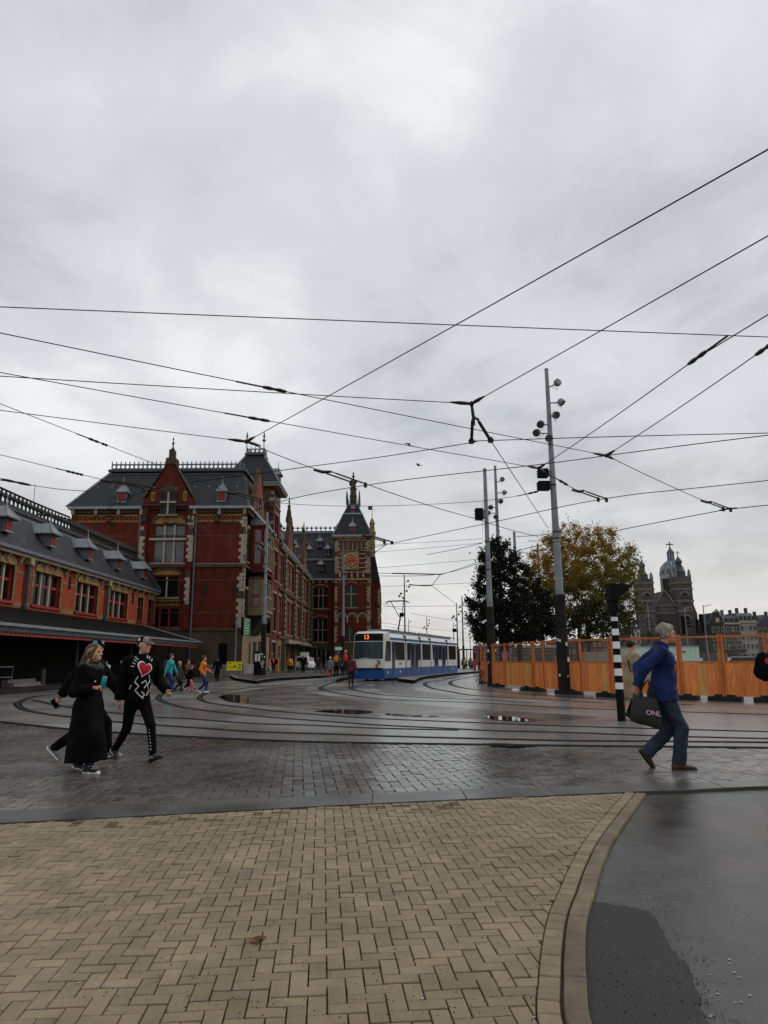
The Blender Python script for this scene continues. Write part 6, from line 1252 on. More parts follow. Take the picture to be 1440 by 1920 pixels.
# ================================================================ church, far houses
mat('church_brick', (0.085,0.073,0.068), 0.9, 0.3, .3, fine=.2, fscale=3, spec=.2)
mat('church_stone', (0.16,0.145,0.125), 0.85, 0.2, .4, spec=.2)
mat('church_slate', (0.055,0.062,0.075), 0.6, 0.2, .3, spec=.3)
mat('copper_green', (0.075,0.105,0.125), 0.6, 0.25, .3, spec=.3)
mat('copper_pale', (0.22,0.26,0.29), 0.6, 0.15, .3, spec=.3)
CY = 300.0
def cX(x, Y=CY, y=1115): return D(x, y, Y).x
def cZ(y, Y=CY): return D(1260, y, Y).z
ch = thing('church', (cX(1260), CY, 0), 'dark brick domed church with two cupola towers beyond the fence', 'church')
def cbox(name, m, xa, xb, yt, yb, d0, d1, par=None):
    return box(name, m, par or ch, cX(xa), cX(xb), CY+d0, CY+d1, cZ(yb) if yb < 1240 else 0, cZ(yt))
def ctower(xa, xb, ytop, ypeak, xc):
    mb = MB(); mb.box(cX(xa), cX(xb), CY, CY+(cX(xb)-cX(xa)), 0, cZ(ytop)); tw = mb.build('tower', 'church_brick', ch); wd = cX(xb)-cX(xa); c = Vector((cX(xa)+wd/2, CY+wd/2, 0))
    for y_ in (1147,1128,1106,1094): mb = MB(); mb.box(cX(xa)-.25,cX(xb)+.25,CY-.25,CY+wd+.25,cZ(y_),cZ(y_)+.7); mb.build('string_course', 'church_stone', tw)
    for yy, hh in ((1133,16),(1175,14)):
        xm = (xa+xb)/2; mb = MB(); w2 = wd*.17; z0, z1 = cZ(yy), cZ(yy-hh); n = 8; pts = [(c.x-w2,CY-.12,z0),(c.x+w2,CY-.12,z0)]+[(c.x+w2*math.cos(PI*i/n),CY-.12,z1+w2*math.sin(PI*i/n)) for i in range(n+1)]; mb.prism(pts, (0,.3,0)); wn = mb.build('belfry_window', 'glass_dark', tw)
        for i in range(n):
            mb = MB(); a0, a1 = PI*i/n, PI*(i+1)/n; r0, r1 = w2*1.15, w2*1.75; mb.prism([(c.x+r*math.cos(a),CY-.3,z1+r*math.sin(a)) for r, a in ((r0,a0),(r1,a0),(r1,a1),(r0,a1))], (0,.4,0)); mb.build('arch_stone', 'church_stone', wn)
        for k in range(3): mb = MB(); mb.box(c.x-w2,c.x+w2,CY-.35,CY-.1,z0+(z1-z0)*(.2+.3*k),z0+(z1-z0)*(.28+.3*k)); mb.build('louvre', 'church_stone', wn)
        for s_ in (-1,1): mb = MB(); mb.box(c.x+s_*wd*.38-.4,c.x+s_*wd*.38+.4,CY-.2,CY+.1,z0+.6,z0+1.2); mb.build('stone_block', 'church_stone', tw)
    for i, j in ((-1,-1),(1,-1),(1,1),(-1,1)): mb = MB(); mb.lathe([(.8,0),(.8,1.4),(.5,1.8),(.7,2.2),(.1,3.6)], (c.x+i*wd*.42,c.y+j*wd*.42,cZ(ytop)), 6); mb.build('corner_pinnacle', 'church_stone', tw)
    h0 = cZ(ytop); hp = cZ(ypeak); H_ = hp-h0; R0 = wd*.5
    mb = MB(); mb.lathe([(R0*.92,0),(R0*.92,H_*.05),(R0*.7,H_*.07),(R0*.66,H_*.2),(R0*.76,H_*.22),(R0*.5,H_*.28),(R0*.38,H_*.34),(R0*.36,H_*.45),(R0*.44,H_*.47),(R0*.3,H_*.5),(R0*.46,H_*.56),(R0*.46,H_*.62),(R0*.22,H_*.72),(R0*.08,H_*.78),(R0*.05,H_*.84)], (c.x,c.y,h0), 10); cu = mb.build('cupola', 'church_slate', tw)
    mb = MB(); mb.box(c.x-.13,c.x+.13,c.y-.1,c.y+.1,h0+H_*.82,hp); mb.box(c.x-.9,c.x+.9,c.y-.1,c.y+.1,h0+H_*.92,h0+H_*.92+.26); mb.build('cross', 'iron_black', cu)
ctower(1199,1227,1087,1039,1213); ctower(1269,1299,1082,1031,1284)
# facade between the towers, gable and rose window
fz = cZ(1136); xa, xb_ = cX(1227), cX(1269); mb = MB(); mb.prism([(xa,CY+2,0),(xb_,CY+2,0),(xb_,CY+2,fz),((xa+xb_)/2,CY+2,cZ(1107)),(xa,CY+2,fz)], (0,14,0)); nv = mb.build('front_wall', 'church_brick', ch)
xm = (xa+xb_)/2
for s_ in (-1,1): mb = MB(); mb.bar((xm+s_*(xb_-xa)*.5,CY+1.8,fz),(xm,CY+1.8,cZ(1107)+.3),.8,.7); mb.build('gable_coping', 'church_stone', nv)
mb = MB(); mb.lathe([(1.6,0),(1.6,.4)], (0,0,0), 14); o = mb.build('gable_roundel', 'church_stone', nv); o.rotation_euler = (PI/2,0,0); o.location = Vector((xm,CY+1.9,cZ(1127)))-WO[nv]
for r_, m_, dd in ((5.2,'church_stone',.1),(4.5,'church_brick',.25),(3.8,'glass_dark',.4)): mb = MB(); mb.lathe([(r_,0),(r_,.3)], (0,0,0), 24); o = mb.build('rose_window', m_, nv); o.rotation_euler = (PI/2,0,0); o.location = Vector((xm,CY+2-dd+.3,cZ(1166)))-WO[nv]
for k in range(8): mb = MB(); a = PI*k/8; c = Vector((xm,CY+1.55,cZ(1166))); d_ = Vector((math.cos(a),0,math.sin(a))); mb.bar(c-d_*3.8, c+d_*3.8, .3, .3, up=(0,1,0)); mb.build('rose_bar', 'church_brick', nv)
for xq in (1236,1248,1260): mb = MB(); mb.box(cX(xq)-1.2,cX(xq)+1.2,CY+1.6,CY+2.1,.2,cZ(1205)); mb.build('portal', 'glass_dark', nv)
for y_ in (1136,1150,1190): mb = MB(); mb.box(xa,xb_,CY+1.6,CY+2.1,cZ(y_),cZ(y_)+.5); mb.build('string_course', 'church_stone', nv)
# drum, dome, lantern
dc = Vector((cX(1259, CY+30, 1060), CY+30, 0)); R0 = (cX(1286)-cX(1239))/2; dz = lambda y: D(1259, y, CY+30).z
mb = MB(); mb.lathe([(R0*.98,0),(R0*.98,dz(1086))], dc, 8, rot=PI/8); dr = mb.build('drum', 'church_brick', ch)
for k in range(8): a = PI/8+2*PI*k/8+PI/8; mb = MB(); c = dc+Vector((math.cos(a),math.sin(a),0))*R0*.92; t = Vector((-math.sin(a),math.cos(a),0)); mb.obox(c+Vector((0,0,dz(1100))), t*1.6, Vector((math.cos(a),math.sin(a),0))*.5, Vector((0,0,3.2))); mb.build('drum_window', 'glass_dark', dr)
mb = MB(); mb.lathe([(R0*1.06,dz(1086)),(R0*1.06,dz(1082)),(R0*1.02,dz(1078))], dc, 16); mb.build('dome_cornice', 'copper_pale', dr)
pf = [(R0*math.cos(q)*.98, dz(1080)+(dz(1052)-dz(1080))*math.sin(q)) for q in np.linspace(0,1.35,9)]
mb = MB(); mb.lathe(pf, dc, 16); dm = mb.build('dome', 'copper_green', ch)
for k in range(12): a = 2*PI*k/12+.1; mb = MB(); mb.tube([dc+Vector((r*1.01*math.cos(a), r*1.01*math.sin(a), z)) for r, z in pf], .55, 4); mb.build('dome_rib', 'copper_pale', dm)
for k in range(12): a = 2*PI*(k+.5)/12+.1; r, z = pf[3]; mb = MB(); mb.lathe([(.9,0),(.9,1.2),(.1,2.2)], dc+Vector((r*.98*math.cos(a), r*.98*math.sin(a), z-.8)), 6); mb.build('dome_lucarne', 'copper_pale', dm)
lz = [dz(y) for y in (1053,1050,1038,1036,1030)]; mb = MB(); mb.lathe([(R0*.34,lz[0]-1),(R0*.34,lz[1]),(R0*.2,lz[1]+.1),(R0*.2,lz[2]),(R0*.34,lz[2]+.2),(R0*.34,lz[3]),(R0*.22,lz[3]+1),(R0*.06,lz[4]+.5)], dc, 10); ln = mb.build('lantern', 'copper_green', dm)
for k in range(8): a = 2*PI*k/8; mb = MB(); mb.cone(dc+Vector((math.cos(a)*R0*.27,math.sin(a)*R0*.27,lz[1])), dc+Vector((math.cos(a)*R0*.27,math.sin(a)*R0*.27,lz[2]+.2)), .35,.35,6); mb.build('lantern_column', 'copper_pale', ln)
mb = MB(); mb.box(dc.x-.2,dc.x+.2,dc.y-.15,dc.y+.15,lz[4],dz(1016)); mb.box(dc.x-1.7,dc.x+1.7,dc.y-.15,dc.y+.15,dz(1021)-.2,dz(1021)+.25); mb.lathe([(.2,0),(.6,.5),(.2,1)], (dc.x,dc.y,lz[4]), 8); mb.build('cross', 'iron_black', ln)
# transept and stepped side
mb = MB(); xa, xb_, xc_ = cX(1299), cX(1315), cX(1333); mb.prism([(xa,CY+8,0),(xb_+1,CY+8,0),(xb_+1,CY+8,cZ(1148)),(xb_-1,CY+8,cZ(1120)),(xa,CY+8,cZ(1120))], (0,20,0)); tp2 = mb.build('transept', 'church_slate', ch); mb = MB(); mb.lathe([(.5,0),(.7,1.5),(.1,4)], (xb_-1,CY+8,cZ(1120)), 6); mb.build('finial', 'church_stone', tp2)
mb = MB(); mb.prism([(xb_,CY+6,0),(xc_,CY+6,0),(xc_,CY+6,cZ(1185)),(xb_+1.5,CY+6,cZ(1160)),(xb_,CY+6,cZ(1160))], (0,20,0)); mb.build('side_aisle', 'church_slate', ch)
mb = MB(); mb.box(xa,xc_,CY+5.5,CY+9,0,cZ(1186)); ai = mb.build('aisle_wall', 'church_brick', ch)
for q in (1303,1312,1321,1329): mb = MB(); mb.box(cX(q)-.8,cX(q)+.8,CY+5.3,CY+5.6,cZ(1212),cZ(1195)); mb.build('aisle_window', 'glass_dark', ai)
# canal houses
mat('house_black', (0.035,0.034,0.036), 0.8, 0.2, .5, spec=.25); mat('house_brown', (0.085,0.068,0.060), 0.85, 0.2, .4, spec=.2); mat('house_grey', (0.26,0.25,0.235), 0.8, 0.15, .4, spec=.2); mat('house_red', (0.13,0.035,0.028), 0.85, 0.2, .4, spec=.2); mat('house_cream', (0.42,0.38,0.31), 0.8, 0.1, .4, spec=.2)
HY = 285.0
def house(xa, xb, ytop, wallm, label, cols, rows, style='flat', roofm='church_slate', Y=HY, ybase=1236, wm='frame_cream', cat='house'):
    X0, X1 = cX(xa, Y, 1190), cX(xb, Y, 1190); zt = cZ(ytop, Y); r = thing('canal_house', ((X0+X1)/2, Y, 0), label, cat, 'far houses'); f = Fac(r, (0,Y,0), (1,0,0), (0,-1,0)); mb = MB(); mb.box(X0,X1,Y,Y+12,0,zt); mb.build('wall', wallm, r)
    cw = (X1-X0)/cols; rh = zt/(rows+.3)
    for j in range(rows):
        for i in range(cols):
            u0, u1 = X0+cw*(i+.18), X0+cw*(i+.82); z0 = rh*(j+.32); z1 = z0+rh*.6; mb = MB(); f.mbox(mb, u0, u1, z0, z1, -.05, .12); wn = mb.build('window', wm, r); gl = 'glass_dark' if random.random() < .8 else 'glass_grey'
            f.box('pane', gl, u0+cw*.06, (u0+u1)/2-cw*.03, z0+rh*.05, z1-rh*.05, .05, .16, wn); f.box('pane', gl, (u0+u1)/2+cw*.03, u1-cw*.06, z0+rh*.05, z1-rh*.05, .05, .16, wn)
    if style == 'neck':
        mb = MB(); w_ = X1-X0; c = (X0+X1)/2; mb.prism([(X0,Y-.15,zt),(X1,Y-.15,zt),(X1-w_*.08,Y-.15,zt+w_*.3),(c+w_*.24,Y-.15,zt+w_*.42),(c+w_*.22,Y-.15,zt+w_*.8),(c,Y-.15,zt+w_*.98),(c-w_*.22,Y-.15,zt+w_*.8),(c-w_*.24,Y-.15,zt+w_*.42),(X0+w_*.08,Y-.15,zt+w_*.3)], (0,1,0)); gb = mb.build('neck_gable', wallm, r)
        mb = MB(); mb.prism([(c-w_*.24,Y-.3,zt+w_*.8),(c+w_*.24,Y-.3,zt+w_*.8),(c,Y-.3,zt+w_*1.04)], (0,.2,0)); mb.build('gable_cap', 'frame_cream', gb)
        for s_ in (-1,1): mb = MB(); mb.lathe([(w_*.09,0),(w_*.09,.2)], (0,0,0), 12); o = mb.build('round_window', 'frame_cream', gb); o.rotation_euler = (PI/2,0,0); o.location = Vector((c+s_*w_*.32,Y-.15,zt+w_*.2))-WO[gb]
        mb = MB(); mb.box(c-w_*.12,c+w_*.12,Y-.3,Y-.16,zt+w_*.1,zt+w_*.4); mb.build('gable_window', 'frame_cream', gb)
        mb = MB(); mb.prism([(X0,Y+.9,zt),(X1,Y+.9,zt),(c,Y+.9,zt+w_*.8)], (0,11,0)); mb.build('roof', roofm, r)
    elif style == 'mansard':
        h_ = (zt)*.24; mb = MB(); mb.add([(X0,Y-.3,zt),(X1,Y-.3,zt),(X1,Y+3,zt+h_),(X0,Y+3,zt+h_),(X0,Y+12,zt+h_),(X1,Y+12,zt+h_),(X0,Y+12,zt),(X1,Y+12,zt)], [(0,1,2,3),(3,2,5,4),(0,3,4,6),(1,7,5,2)]); rf = mb.build('roof', roofm, r)
        for i in range(cols): u = X0+cw*(i+.5); mb = MB(); mb.box(u-cw*.3,u+cw*.3,Y+.4,Y+3,zt+h_*.15,zt+h_*.72); dw = mb.build('dormer', 'house_grey', rf); mb = MB(); mb.box(u-cw*.22,u+cw*.22,Y+.3,Y+.42,zt+h_*.22,zt+h_*.65); mb.build('pane', 'glass_dark', dw)
        mb = MB(); mb.box(X0-.2,X1+.2,Y-.6,Y+.1,zt-.3,zt+.35); mb.build('cornice', 'frame_cream', r)
    elif style == 'gable':
        c = (X0+X1)/2; h_ = (X1-X0)*.5; mb = MB(); mb.prism([(X0,Y-.1,zt),(X1,Y-.1,zt),(c,Y-.1,zt+h_)], (0,12,0)); mb.build('roof', roofm, r)
    else: mb = MB(); mb.box(X0-.1,X1+.1,Y-.4,Y+.1,zt-.4,zt+.25); mb.build('cornice', 'frame_cream', r)
    for q in (.25,.8): mb = MB(); mb.box(X0+(X1-X0)*q-.5,X0+(X1-X0)*q+.5,Y+4,Y+5,zt,zt+ (zt*.24+2.2 if style == 'mansard' else (X1-X0)*.45+1.8)); mb.build('chimney', 'house_brown', r)
    return r
house(1334,1361,1170,'house_black','narrow black canal house with white framed windows and neck gable',3,4,'neck')
house(1361,1389,1170,'house_brown','brown canal house with three window columns right of the neck gable',3,4,'mansard')
house(1389,1420,1167,'house_grey','greyish canal house with long attic row of windows',4,4,'mansard','copper_green')
house(1420,1460,1173,'house_brown','brown canal house cut by the right edge of the picture',4,4,'gable')
house(1460,1500,1178,'house_red','red canal house beyond the right edge',4,4,'mansard')
house(1183,1200,1180,'house_cream','pale narrow house left of the church',2,4,'gable')
house(1163,1183,1192,'house_red','reddish house showing through the small tree',3,3,'mansard')
house(1128,1163,1200,'house_brown','low brown house between the autumn tree and banded post',4,3,'flat')
house(1040,1128,1198,'house_red','long low red building behind the autumn tree',9,3,'flat',Y=200)
house(897,960,1207,'house_red','low red building with chimney behind the dark tree',6,2,'flat',Y=180)
house(960,1040,1210,'house_brown','low brown building behind the dark tree trunk',7,2,'flat',Y=190)

# ================================================================ parked cars and things behind the fence
mat('car_white', (0.6,0.6,0.6), 0.3, .05, coat=.4); mat('car_dark', (0.03,0.03,0.035), 0.3, .05, coat=.4)
def car(loc, rz, m, label):
    r = thing('parked_car', (0,0,0), label, 'car', 'cars behind the fence'); mb = MB(); secs = [(-2.1,.45,.75),(-1.9,.4,.95),(-1.0,.35,1.0),(.9,.35,1.02),(1.9,.4,.98),(2.1,.45,.8)]
    pts = []
    for y_, z0, z1 in secs: pts.append([(-.85,y_,z0),(.85,y_,z0),(.88,y_,(z0+z1)/2),(.82,y_,z1),(-.82,y_,z1),(-.88,y_,(z0+z1)/2)])
    v = [p for q in pts for p in q]; mb.add(v, [(j*6+i,j*6+(i+1)%6,(j+1)*6+(i+1)%6,(j+1)*6+i) for j in range(5) for i in range(6)]); mb.add(pts[0], [(5,4,3,2,1,0)]); mb.add(pts[-1], [(0,1,2,3,4,5)]); bd = mb.build('body', m, r)
    mb = MB(); mb.add([(-.78,-1.0,1.0),(.78,-1.0,1.0),(.78,1.6,1.0),(-.78,1.6,1.0),(-.62,-.35,1.48),(.62,-.35,1.48),(.62,1.1,1.48),(-.62,1.1,1.48)], [(0,1,5,4),(1,2,6,5),(2,3,7,6),(3,0,4,7)]); mb.build('cabin_glass', 'tram_glass', bd); mb = MB(); mb.box(-.62,.62,-.4,1.15,1.48,1.52); mb.build('roof', m, bd)
    for x_ in (-.8,.8):
        for y_ in (-1.3,1.3): mb = MB(); mb.cone((x_-.1,y_,.32),(x_+.1,y_,.32),.32,.32,14); mb.build('wheel', 'tyre', r)
    r.location = loc; r.rotation_euler = (0,0,rz)
for x_, Y, rz, m, lab in ((1345,60,1.4,'car_dark','dark car parked behind the fence under the neck-gabled house'),(1400,55,1.3,'car_white','white car parked behind the fence at the right edge'),(1375,75,1.5,'car_dark','dark car parked farther behind the right fence panel')): 
    q = D(x_, 1238, Y); car((q.x,Y,0), rz, m, lab)

# ================================================================ trees
mat('bark', (0.022,0.018,0.014), 0.9, .3, 3.0, fine=.3, spec=.2)
def leafmat(name, c, c2, tr=.25):
    m = mat(name, c, 0.65, 0, .5, c2=c2, fine=.2, fscale=3, rand=.35, island=True, spec=.08); t = m.node_tree; b = t.nodes['Principled BSDF']
    ts_n = t.nodes.new('ShaderNodeBsdfTranslucent'); mx = t.nodes.new('ShaderNodeMixShader'); mx.inputs[0].default_value = tr; src = b.inputs['Base Color'].links[0].from_socket; t.links.new(src, ts_n.inputs[0]); o = t.nodes['Material Output']; t.links.new(b.outputs[0], mx.inputs[1]); t.links.new(ts_n.outputs[0], mx.inputs[2]); t.links.new(mx.outputs[0], o.inputs[0])
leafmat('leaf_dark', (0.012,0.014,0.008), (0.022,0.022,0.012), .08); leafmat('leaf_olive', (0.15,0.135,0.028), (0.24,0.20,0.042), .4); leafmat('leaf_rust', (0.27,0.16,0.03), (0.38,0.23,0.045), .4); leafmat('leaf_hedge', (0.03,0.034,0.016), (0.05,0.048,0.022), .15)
def leaves(pts, size, lm, name, parent, droop=.3, clus=1):
    n = len(pts); P_ = np.array(pts); d = rng.normal(size=(n,3)); d[:,2] -= droop; d /= np.linalg.norm(d, axis=1)[:,None]; e = rng.normal(size=(n,3)); s = np.cross(d, e); s /= np.linalg.norm(s, axis=1)[:,None]
    L_ = (size*rng.uniform(.6,1.35,n))[:,None]; v = np.empty((n,4,3)); v[:,0] = P_-d*L_*.5; v[:,1] = P_+s*L_*.28; v[:,2] = P_+d*L_*.55; v[:,3] = P_-s*L_*.28
    off = np.array(WO[parent]); me = bpy.data.meshes.new(name); V = (v.reshape(-1,3)-off); me.vertices.add(4*n); me.vertices.foreach_set('co', V.astype(np.float32).ravel()); me.loops.add(4*n); me.loops.foreach_set('vertex_index', np.arange(4*n, dtype=np.int32)); me.polygons.add(n); me.polygons.foreach_set('loop_start', np.arange(0,4*n,4, dtype=np.int32)); me.update(); me.validate()
    o = put(name, me, lm, parent); WO[o] = Vector(off); return tag(o, kind='stuff')
def tree(base, tips, label, trunk_r, fork_z, lm_fn, n_leaf, size, spread, twig_r=.012, ntrunk=1, name='tree', cat='tree', limb=5):
    r = thing(name, base, label, cat); base = Vector(base); sk = MB(); nodes = [(base.copy(), trunk_r)]; p = base.copy()
    trunk_pts = [base+Vector((math.sin(q*2.1)*.06*fork_z/3, math.cos(q*1.7)*.05, fork_z*q)) for q in np.linspace(0,1,6)]
    mb = MB(); mb.tube(trunk_pts, [trunk_r*(1.35 if i == 0 else 1-.06*i) for i in range(6)], 9); mb.build('trunk', 'bark', r)
    NP = [trunk_pts[-1], trunk_pts[-2]]; NR = [trunk_r*.7, trunk_r*.75]
    order = sorted(tips, key=lambda t: (t-trunk_pts[-1]).length); br = MB(); tw = []
    for t in order:
        arr = np.array([tuple(q) for q in NP]); dd = np.linalg.norm(arr-np.array(t), axis=1)+np.maximum(0, arr[:,2]-t.z)*1.2; k = int(dd.argmin()); a = NP[k]; L_ = (t-a).length
        if L_ < .05: continue
        side = Vector((random.gauss(0,1),random.gauss(0,1),random.gauss(0,.5)))*L_*.08; up = Vector((0,0,L_*.10)); pts = [a, a.lerp(t,.33)+side*.6+up, a.lerp(t,.66)+side+up*.8, t]; r0 = min(NR[k]*.8, .03+.028*L_+.01); r1 = max(twig_r*.6, r0*.3); rs_ = [r0, r0*.8+r1*.2, r0*.5+r1*.5, r1]; br.tube(pts, rs_, 5, cap=False)
        for q, rr_ in list(zip(pts, rs_))[1:]: NP.append(q); NR.append(rr_)
        tw.append((a.lerp(t,.5)+side, t))
    tag(br.build('limb', 'bark', r), kind='stuff')
    buckets = {}
    per = n_leaf//max(1,len(tw))
    for a, t in tw:
        for _ in range(per):
            q = a.lerp(t, random.random()**.5); rr_ = spread*abs(random.gauss(0,.6)); d = Vector((random.gauss(0,1),random.gauss(0,1),random.gauss(0,.8))).normalized(); pnt = q+d*rr_; buckets.setdefault(lm_fn(pnt), []).append(tuple(pnt))
    for lm, pts in buckets.items(): leaves(pts, size, lm, 'crown', r)
    return r
def in_hull(n, fn):
    o = []
    while len(o) < n:
        q = fn()
        if q is not None: o.append(q)
    return o
# dark tree: broad cone with ragged left side
Yd = 46.0; c0 = D(950,1238,Yd); zl_, zh_ = D(940,1198,Yd).z, D(935,1003,Yd).z
edgeL = [(1003,930),(1030,903),(1060,888),(1100,890),(1130,874),(1160,874),(1190,880),(1205,905)]; edgeR = [(1003,940),(1030,962),(1060,990),(1100,1020),(1130,1038),(1160,1046),(1190,1046),(1205,1020)]
def hull_dark():
    y_ = random.uniform(1003,1203); l = np.interp(y_, [e[0] for e in edgeL], [e[1] for e in edgeL]); r_ = np.interp(y_, [e[0] for e in edgeR], [e[1] for e in edgeR]); c = (l+r_)/2; hw = (r_-l)/2
    if random.random() > hw/86: return None
    a = random.uniform(0,2*PI); q = random.random()**.45*random.uniform(.85,1.08); p = D(c+hw*q*math.cos(a), y_, Yd); p.y += hw*q*math.sin(a)*Yd/F*.9; return p
tree((c0.x,Yd,0), in_hull(330, hull_dark), 'dense dark tree behind the fence, between the two grey masts', .2, 2.6, lambda p: 'leaf_dark', 52000, .16, .45)
# autumn tree: wide open crown, rust on top, olive lower right
Ya = 60.0; c1 = D(1088,1238,Ya)
def hull_aut():
    a = random.uniform(0,2*PI); e_ = random.uniform(-.45,1); q = random.random()**.33; h_ = math.sqrt(max(0,1-e_*e_*.95)); x_ = 1094+117*q*h_*math.cos(a); y_ = 1108-128*q*e_*(1 if e_ > 0 else 1.45)
    if y_ > 1192 or x_ > 1190: return None
    if x_ > 1150 and y_ < 1030 and random.random() < .8: return None
    p = D(x_, y_, Ya); p.y += 104*q*h_*math.sin(a)*Ya/F*.8; return p
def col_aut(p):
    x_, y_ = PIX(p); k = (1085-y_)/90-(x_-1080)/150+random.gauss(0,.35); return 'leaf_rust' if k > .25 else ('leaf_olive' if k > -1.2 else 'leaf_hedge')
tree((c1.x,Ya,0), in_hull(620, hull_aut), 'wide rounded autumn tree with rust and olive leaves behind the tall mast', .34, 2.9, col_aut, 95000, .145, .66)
def blob(cx_, cy_, rx, ry, Y):
    def f():
        a = random.uniform(0,2*PI); q = random.random()**.5; e_ = random.uniform(0,2*PI); x_ = cx_+rx*q*math.cos(a); y_ = cy_+ry*q*math.sin(a); p = D(x_, y_, Y); p.y += random.gauss(0,.4)*rx*Y/F; return p
    return f
for (cx_, cy_, rx, ry, Y, n, nl, lab, lm, sz) in ((1105,1165,52,38,56,110,9000,'dark leafy tree low behind the autumn tree trunk','leaf_hedge',.17),(1162,1176,24,36,90,80,2600,'thin half-bare tree left of the church','leaf_hedge',.2),(1232,1205,30,26,110,70,2600,'bushy dark tree at the foot of the church','leaf_hedge',.25),(1380,1226,26,14,130,50,1500,'low bushy tree before the canal houses','leaf_hedge',.3)):
    b_ = D(cx_,1238,Y); tree((b_.x,Y,0), in_hull(n, blob(cx_,cy_,rx,ry,Y)), lab, .14, max(.8,D(cx_,cy_+ry,Y).z), lambda p, lm=lm: lm, nl, sz, .45 if Y < 80 else .6)
# thin poles and site clutter behind the fence
for x_, yt, Y, lab in ((1149+65,1130,120,'thin pale pole against the left church tower'),(1283,1138,110,'grey traffic pole before the right church tower'),(1318,1134,105,'grey lamp pole right of the church'),(1354,1143,140,'thin flagpole above the neck-gabled house')):
    q = D(x_, yt, Y); r = thing('street_pole', (q.x,Y,0), lab, 'pole', 'poles before the church'); mb = MB(); mb.tube([(q.x,Y,0),(q.x,Y,q.z)], [.11,.07], 7); mb.build('shaft', 'pole_grey', r)
    if x_ in (1283,1318): mb = MB(); mb.box(q.x-.75,q.x-.25,Y-.2,Y+.2,q.z*.55,q.z*.85); mb.build('signal_head', 'black_box', r); mb = MB(); mb.tube([(q.x,Y,q.z*.97),(q.x+1.2,Y,q.z*1.0)],.05,5); mb.build('arm', 'pole_grey', r)
cl_ = [(950,1222,43,'sign_blue',.5,.35,'small blue panel behind the left fence panel'),(1020,1232,38,'lead_dark',1.3,.6,'dark stack of site materials behind the fence'),(1120,1222,34,'stone_grey',1.2,.8,'grey pallet of site materials behind the fence panel'),(1345,1225,36,'lead_dark',1.0,.9,'dark equipment crate behind the right fence')]
for x_, y_, Y, m_, w_, h_, lab in cl_:
    q = D(x_, y_, Y); r = thing('site_crate', (q.x,Y,0), lab, 'crate'); mb = MB(); mb.box(q.x-w_/2,q.x+w_/2,Y,Y+.6,max(.02,q.z-h_),q.z); bd = mb.build('body', m_, r)
    for k in range(3): mb = MB(); mb.box(q.x-w_/2+k*w_/2-.04*(k),q.x-w_/2+k*w_/2+.06-.04*(k),Y-.03,Y,.0,q.z+.03); mb.build('strap', 'rail_timber', bd)
# ================================================================ people: smooth bodies grown from joints (signed-distance blend, surface nets)
mat('skin', (0.50,0.27,0.19), 0.55, .12, 8.0, fine=.08, spec=.35, obj=True); mat('skin_ruddy', (0.48,0.20,0.135), 0.5, .15, 8.0, fine=.08, spec=.4, obj=True)
mat('cloth_black', (0.0045,0.0045,0.0048), 0.9, .4, 6.0, fine=.3, spec=.06, obj=True); mat('cloth_dark', (0.022,0.021,0.022), 0.9, .3, 6.0, fine=.2, spec=.15, obj=True)
mat('cloth_blue', (0.007,0.018,0.080), 0.8, .25, 5.0, fine=.15, spec=.2, obj=True); mat('denim', (0.026,0.036,0.058), 0.85, .35, 6.0, fine=.2, fscale=60, spec=.15, obj=True); mat('denim_blue', (0.022,0.045,0.12), 0.85, .3, 6.0, spec=.15, obj=True)
mat('cloth_beige', (0.33,0.25,0.15), 0.8, .15, 5.0, fine=.1, spec=.2, obj=True); mat('cloth_teal', (0.02,0.33,0.36), 0.7, .15, 5.0, obj=True); mat('cloth_orange', (0.62,0.16,0.02), 0.7, .15, 5.0, obj=True); mat('cloth_brown', (0.10,0.045,0.025), 0.8, .2, 5.0, obj=True); mat('cloth_olive', (0.05,0.045,0.028), 0.85, .2, 5.0, obj=True)
mat('cloth_pink', (0.55,0.16,0.17), 0.8, .15, 5.0, obj=True); mat('cloth_white', (0.60,0.58,0.55), 0.8, .1, 5.0, obj=True); mat('cloth_maroon', (0.075,0.018,0.022), 0.85, .2, 5.0, obj=True); mat('cloth_red', (0.50,0.02,0.02), 0.7, .15, 5.0, obj=True); mat('cloth_yellow', (0.60,0.36,0.04), 0.7, .15, 5.0, obj=True); mat('cloth_grey', (0.16,0.16,0.165), 0.85, .2, 5.0, obj=True)
mat('leather_brown', (0.055,0.024,0.013), 0.5, .25, 10.0, obj=True); mat('shoe_black', (0.012,0.012,0.012), 0.5, .2, 10.0, obj=True); mat('shoe_white', (0.66,0.65,0.62), 0.5, .1, 10.0, obj=True); mat('sole_white', (0.70,0.69,0.66), 0.6, .1, obj=True); mat('sole_dark', (0.02,0.018,0.016), 0.8, .1, obj=True)
mat('hair_brown', (0.075,0.040,0.020), 0.5, .3, 25.0, stretch=(1,1,.25), obj=True); mat('hair_blond', (0.46,0.30,0.13), 0.5, .25, 25.0, stretch=(1,1,.25), obj=True); mat('hair_grey', (0.22,0.195,0.155), 0.55, .25, 25.0, stretch=(1,1,.4), obj=True); mat('hair_dark', (0.014,0.010,0.008), 0.5, .3, 25.0, obj=True); mat('fur', (0.045,0.040,0.036), 0.95, .5, 30.0, fine=.4, obj=True)
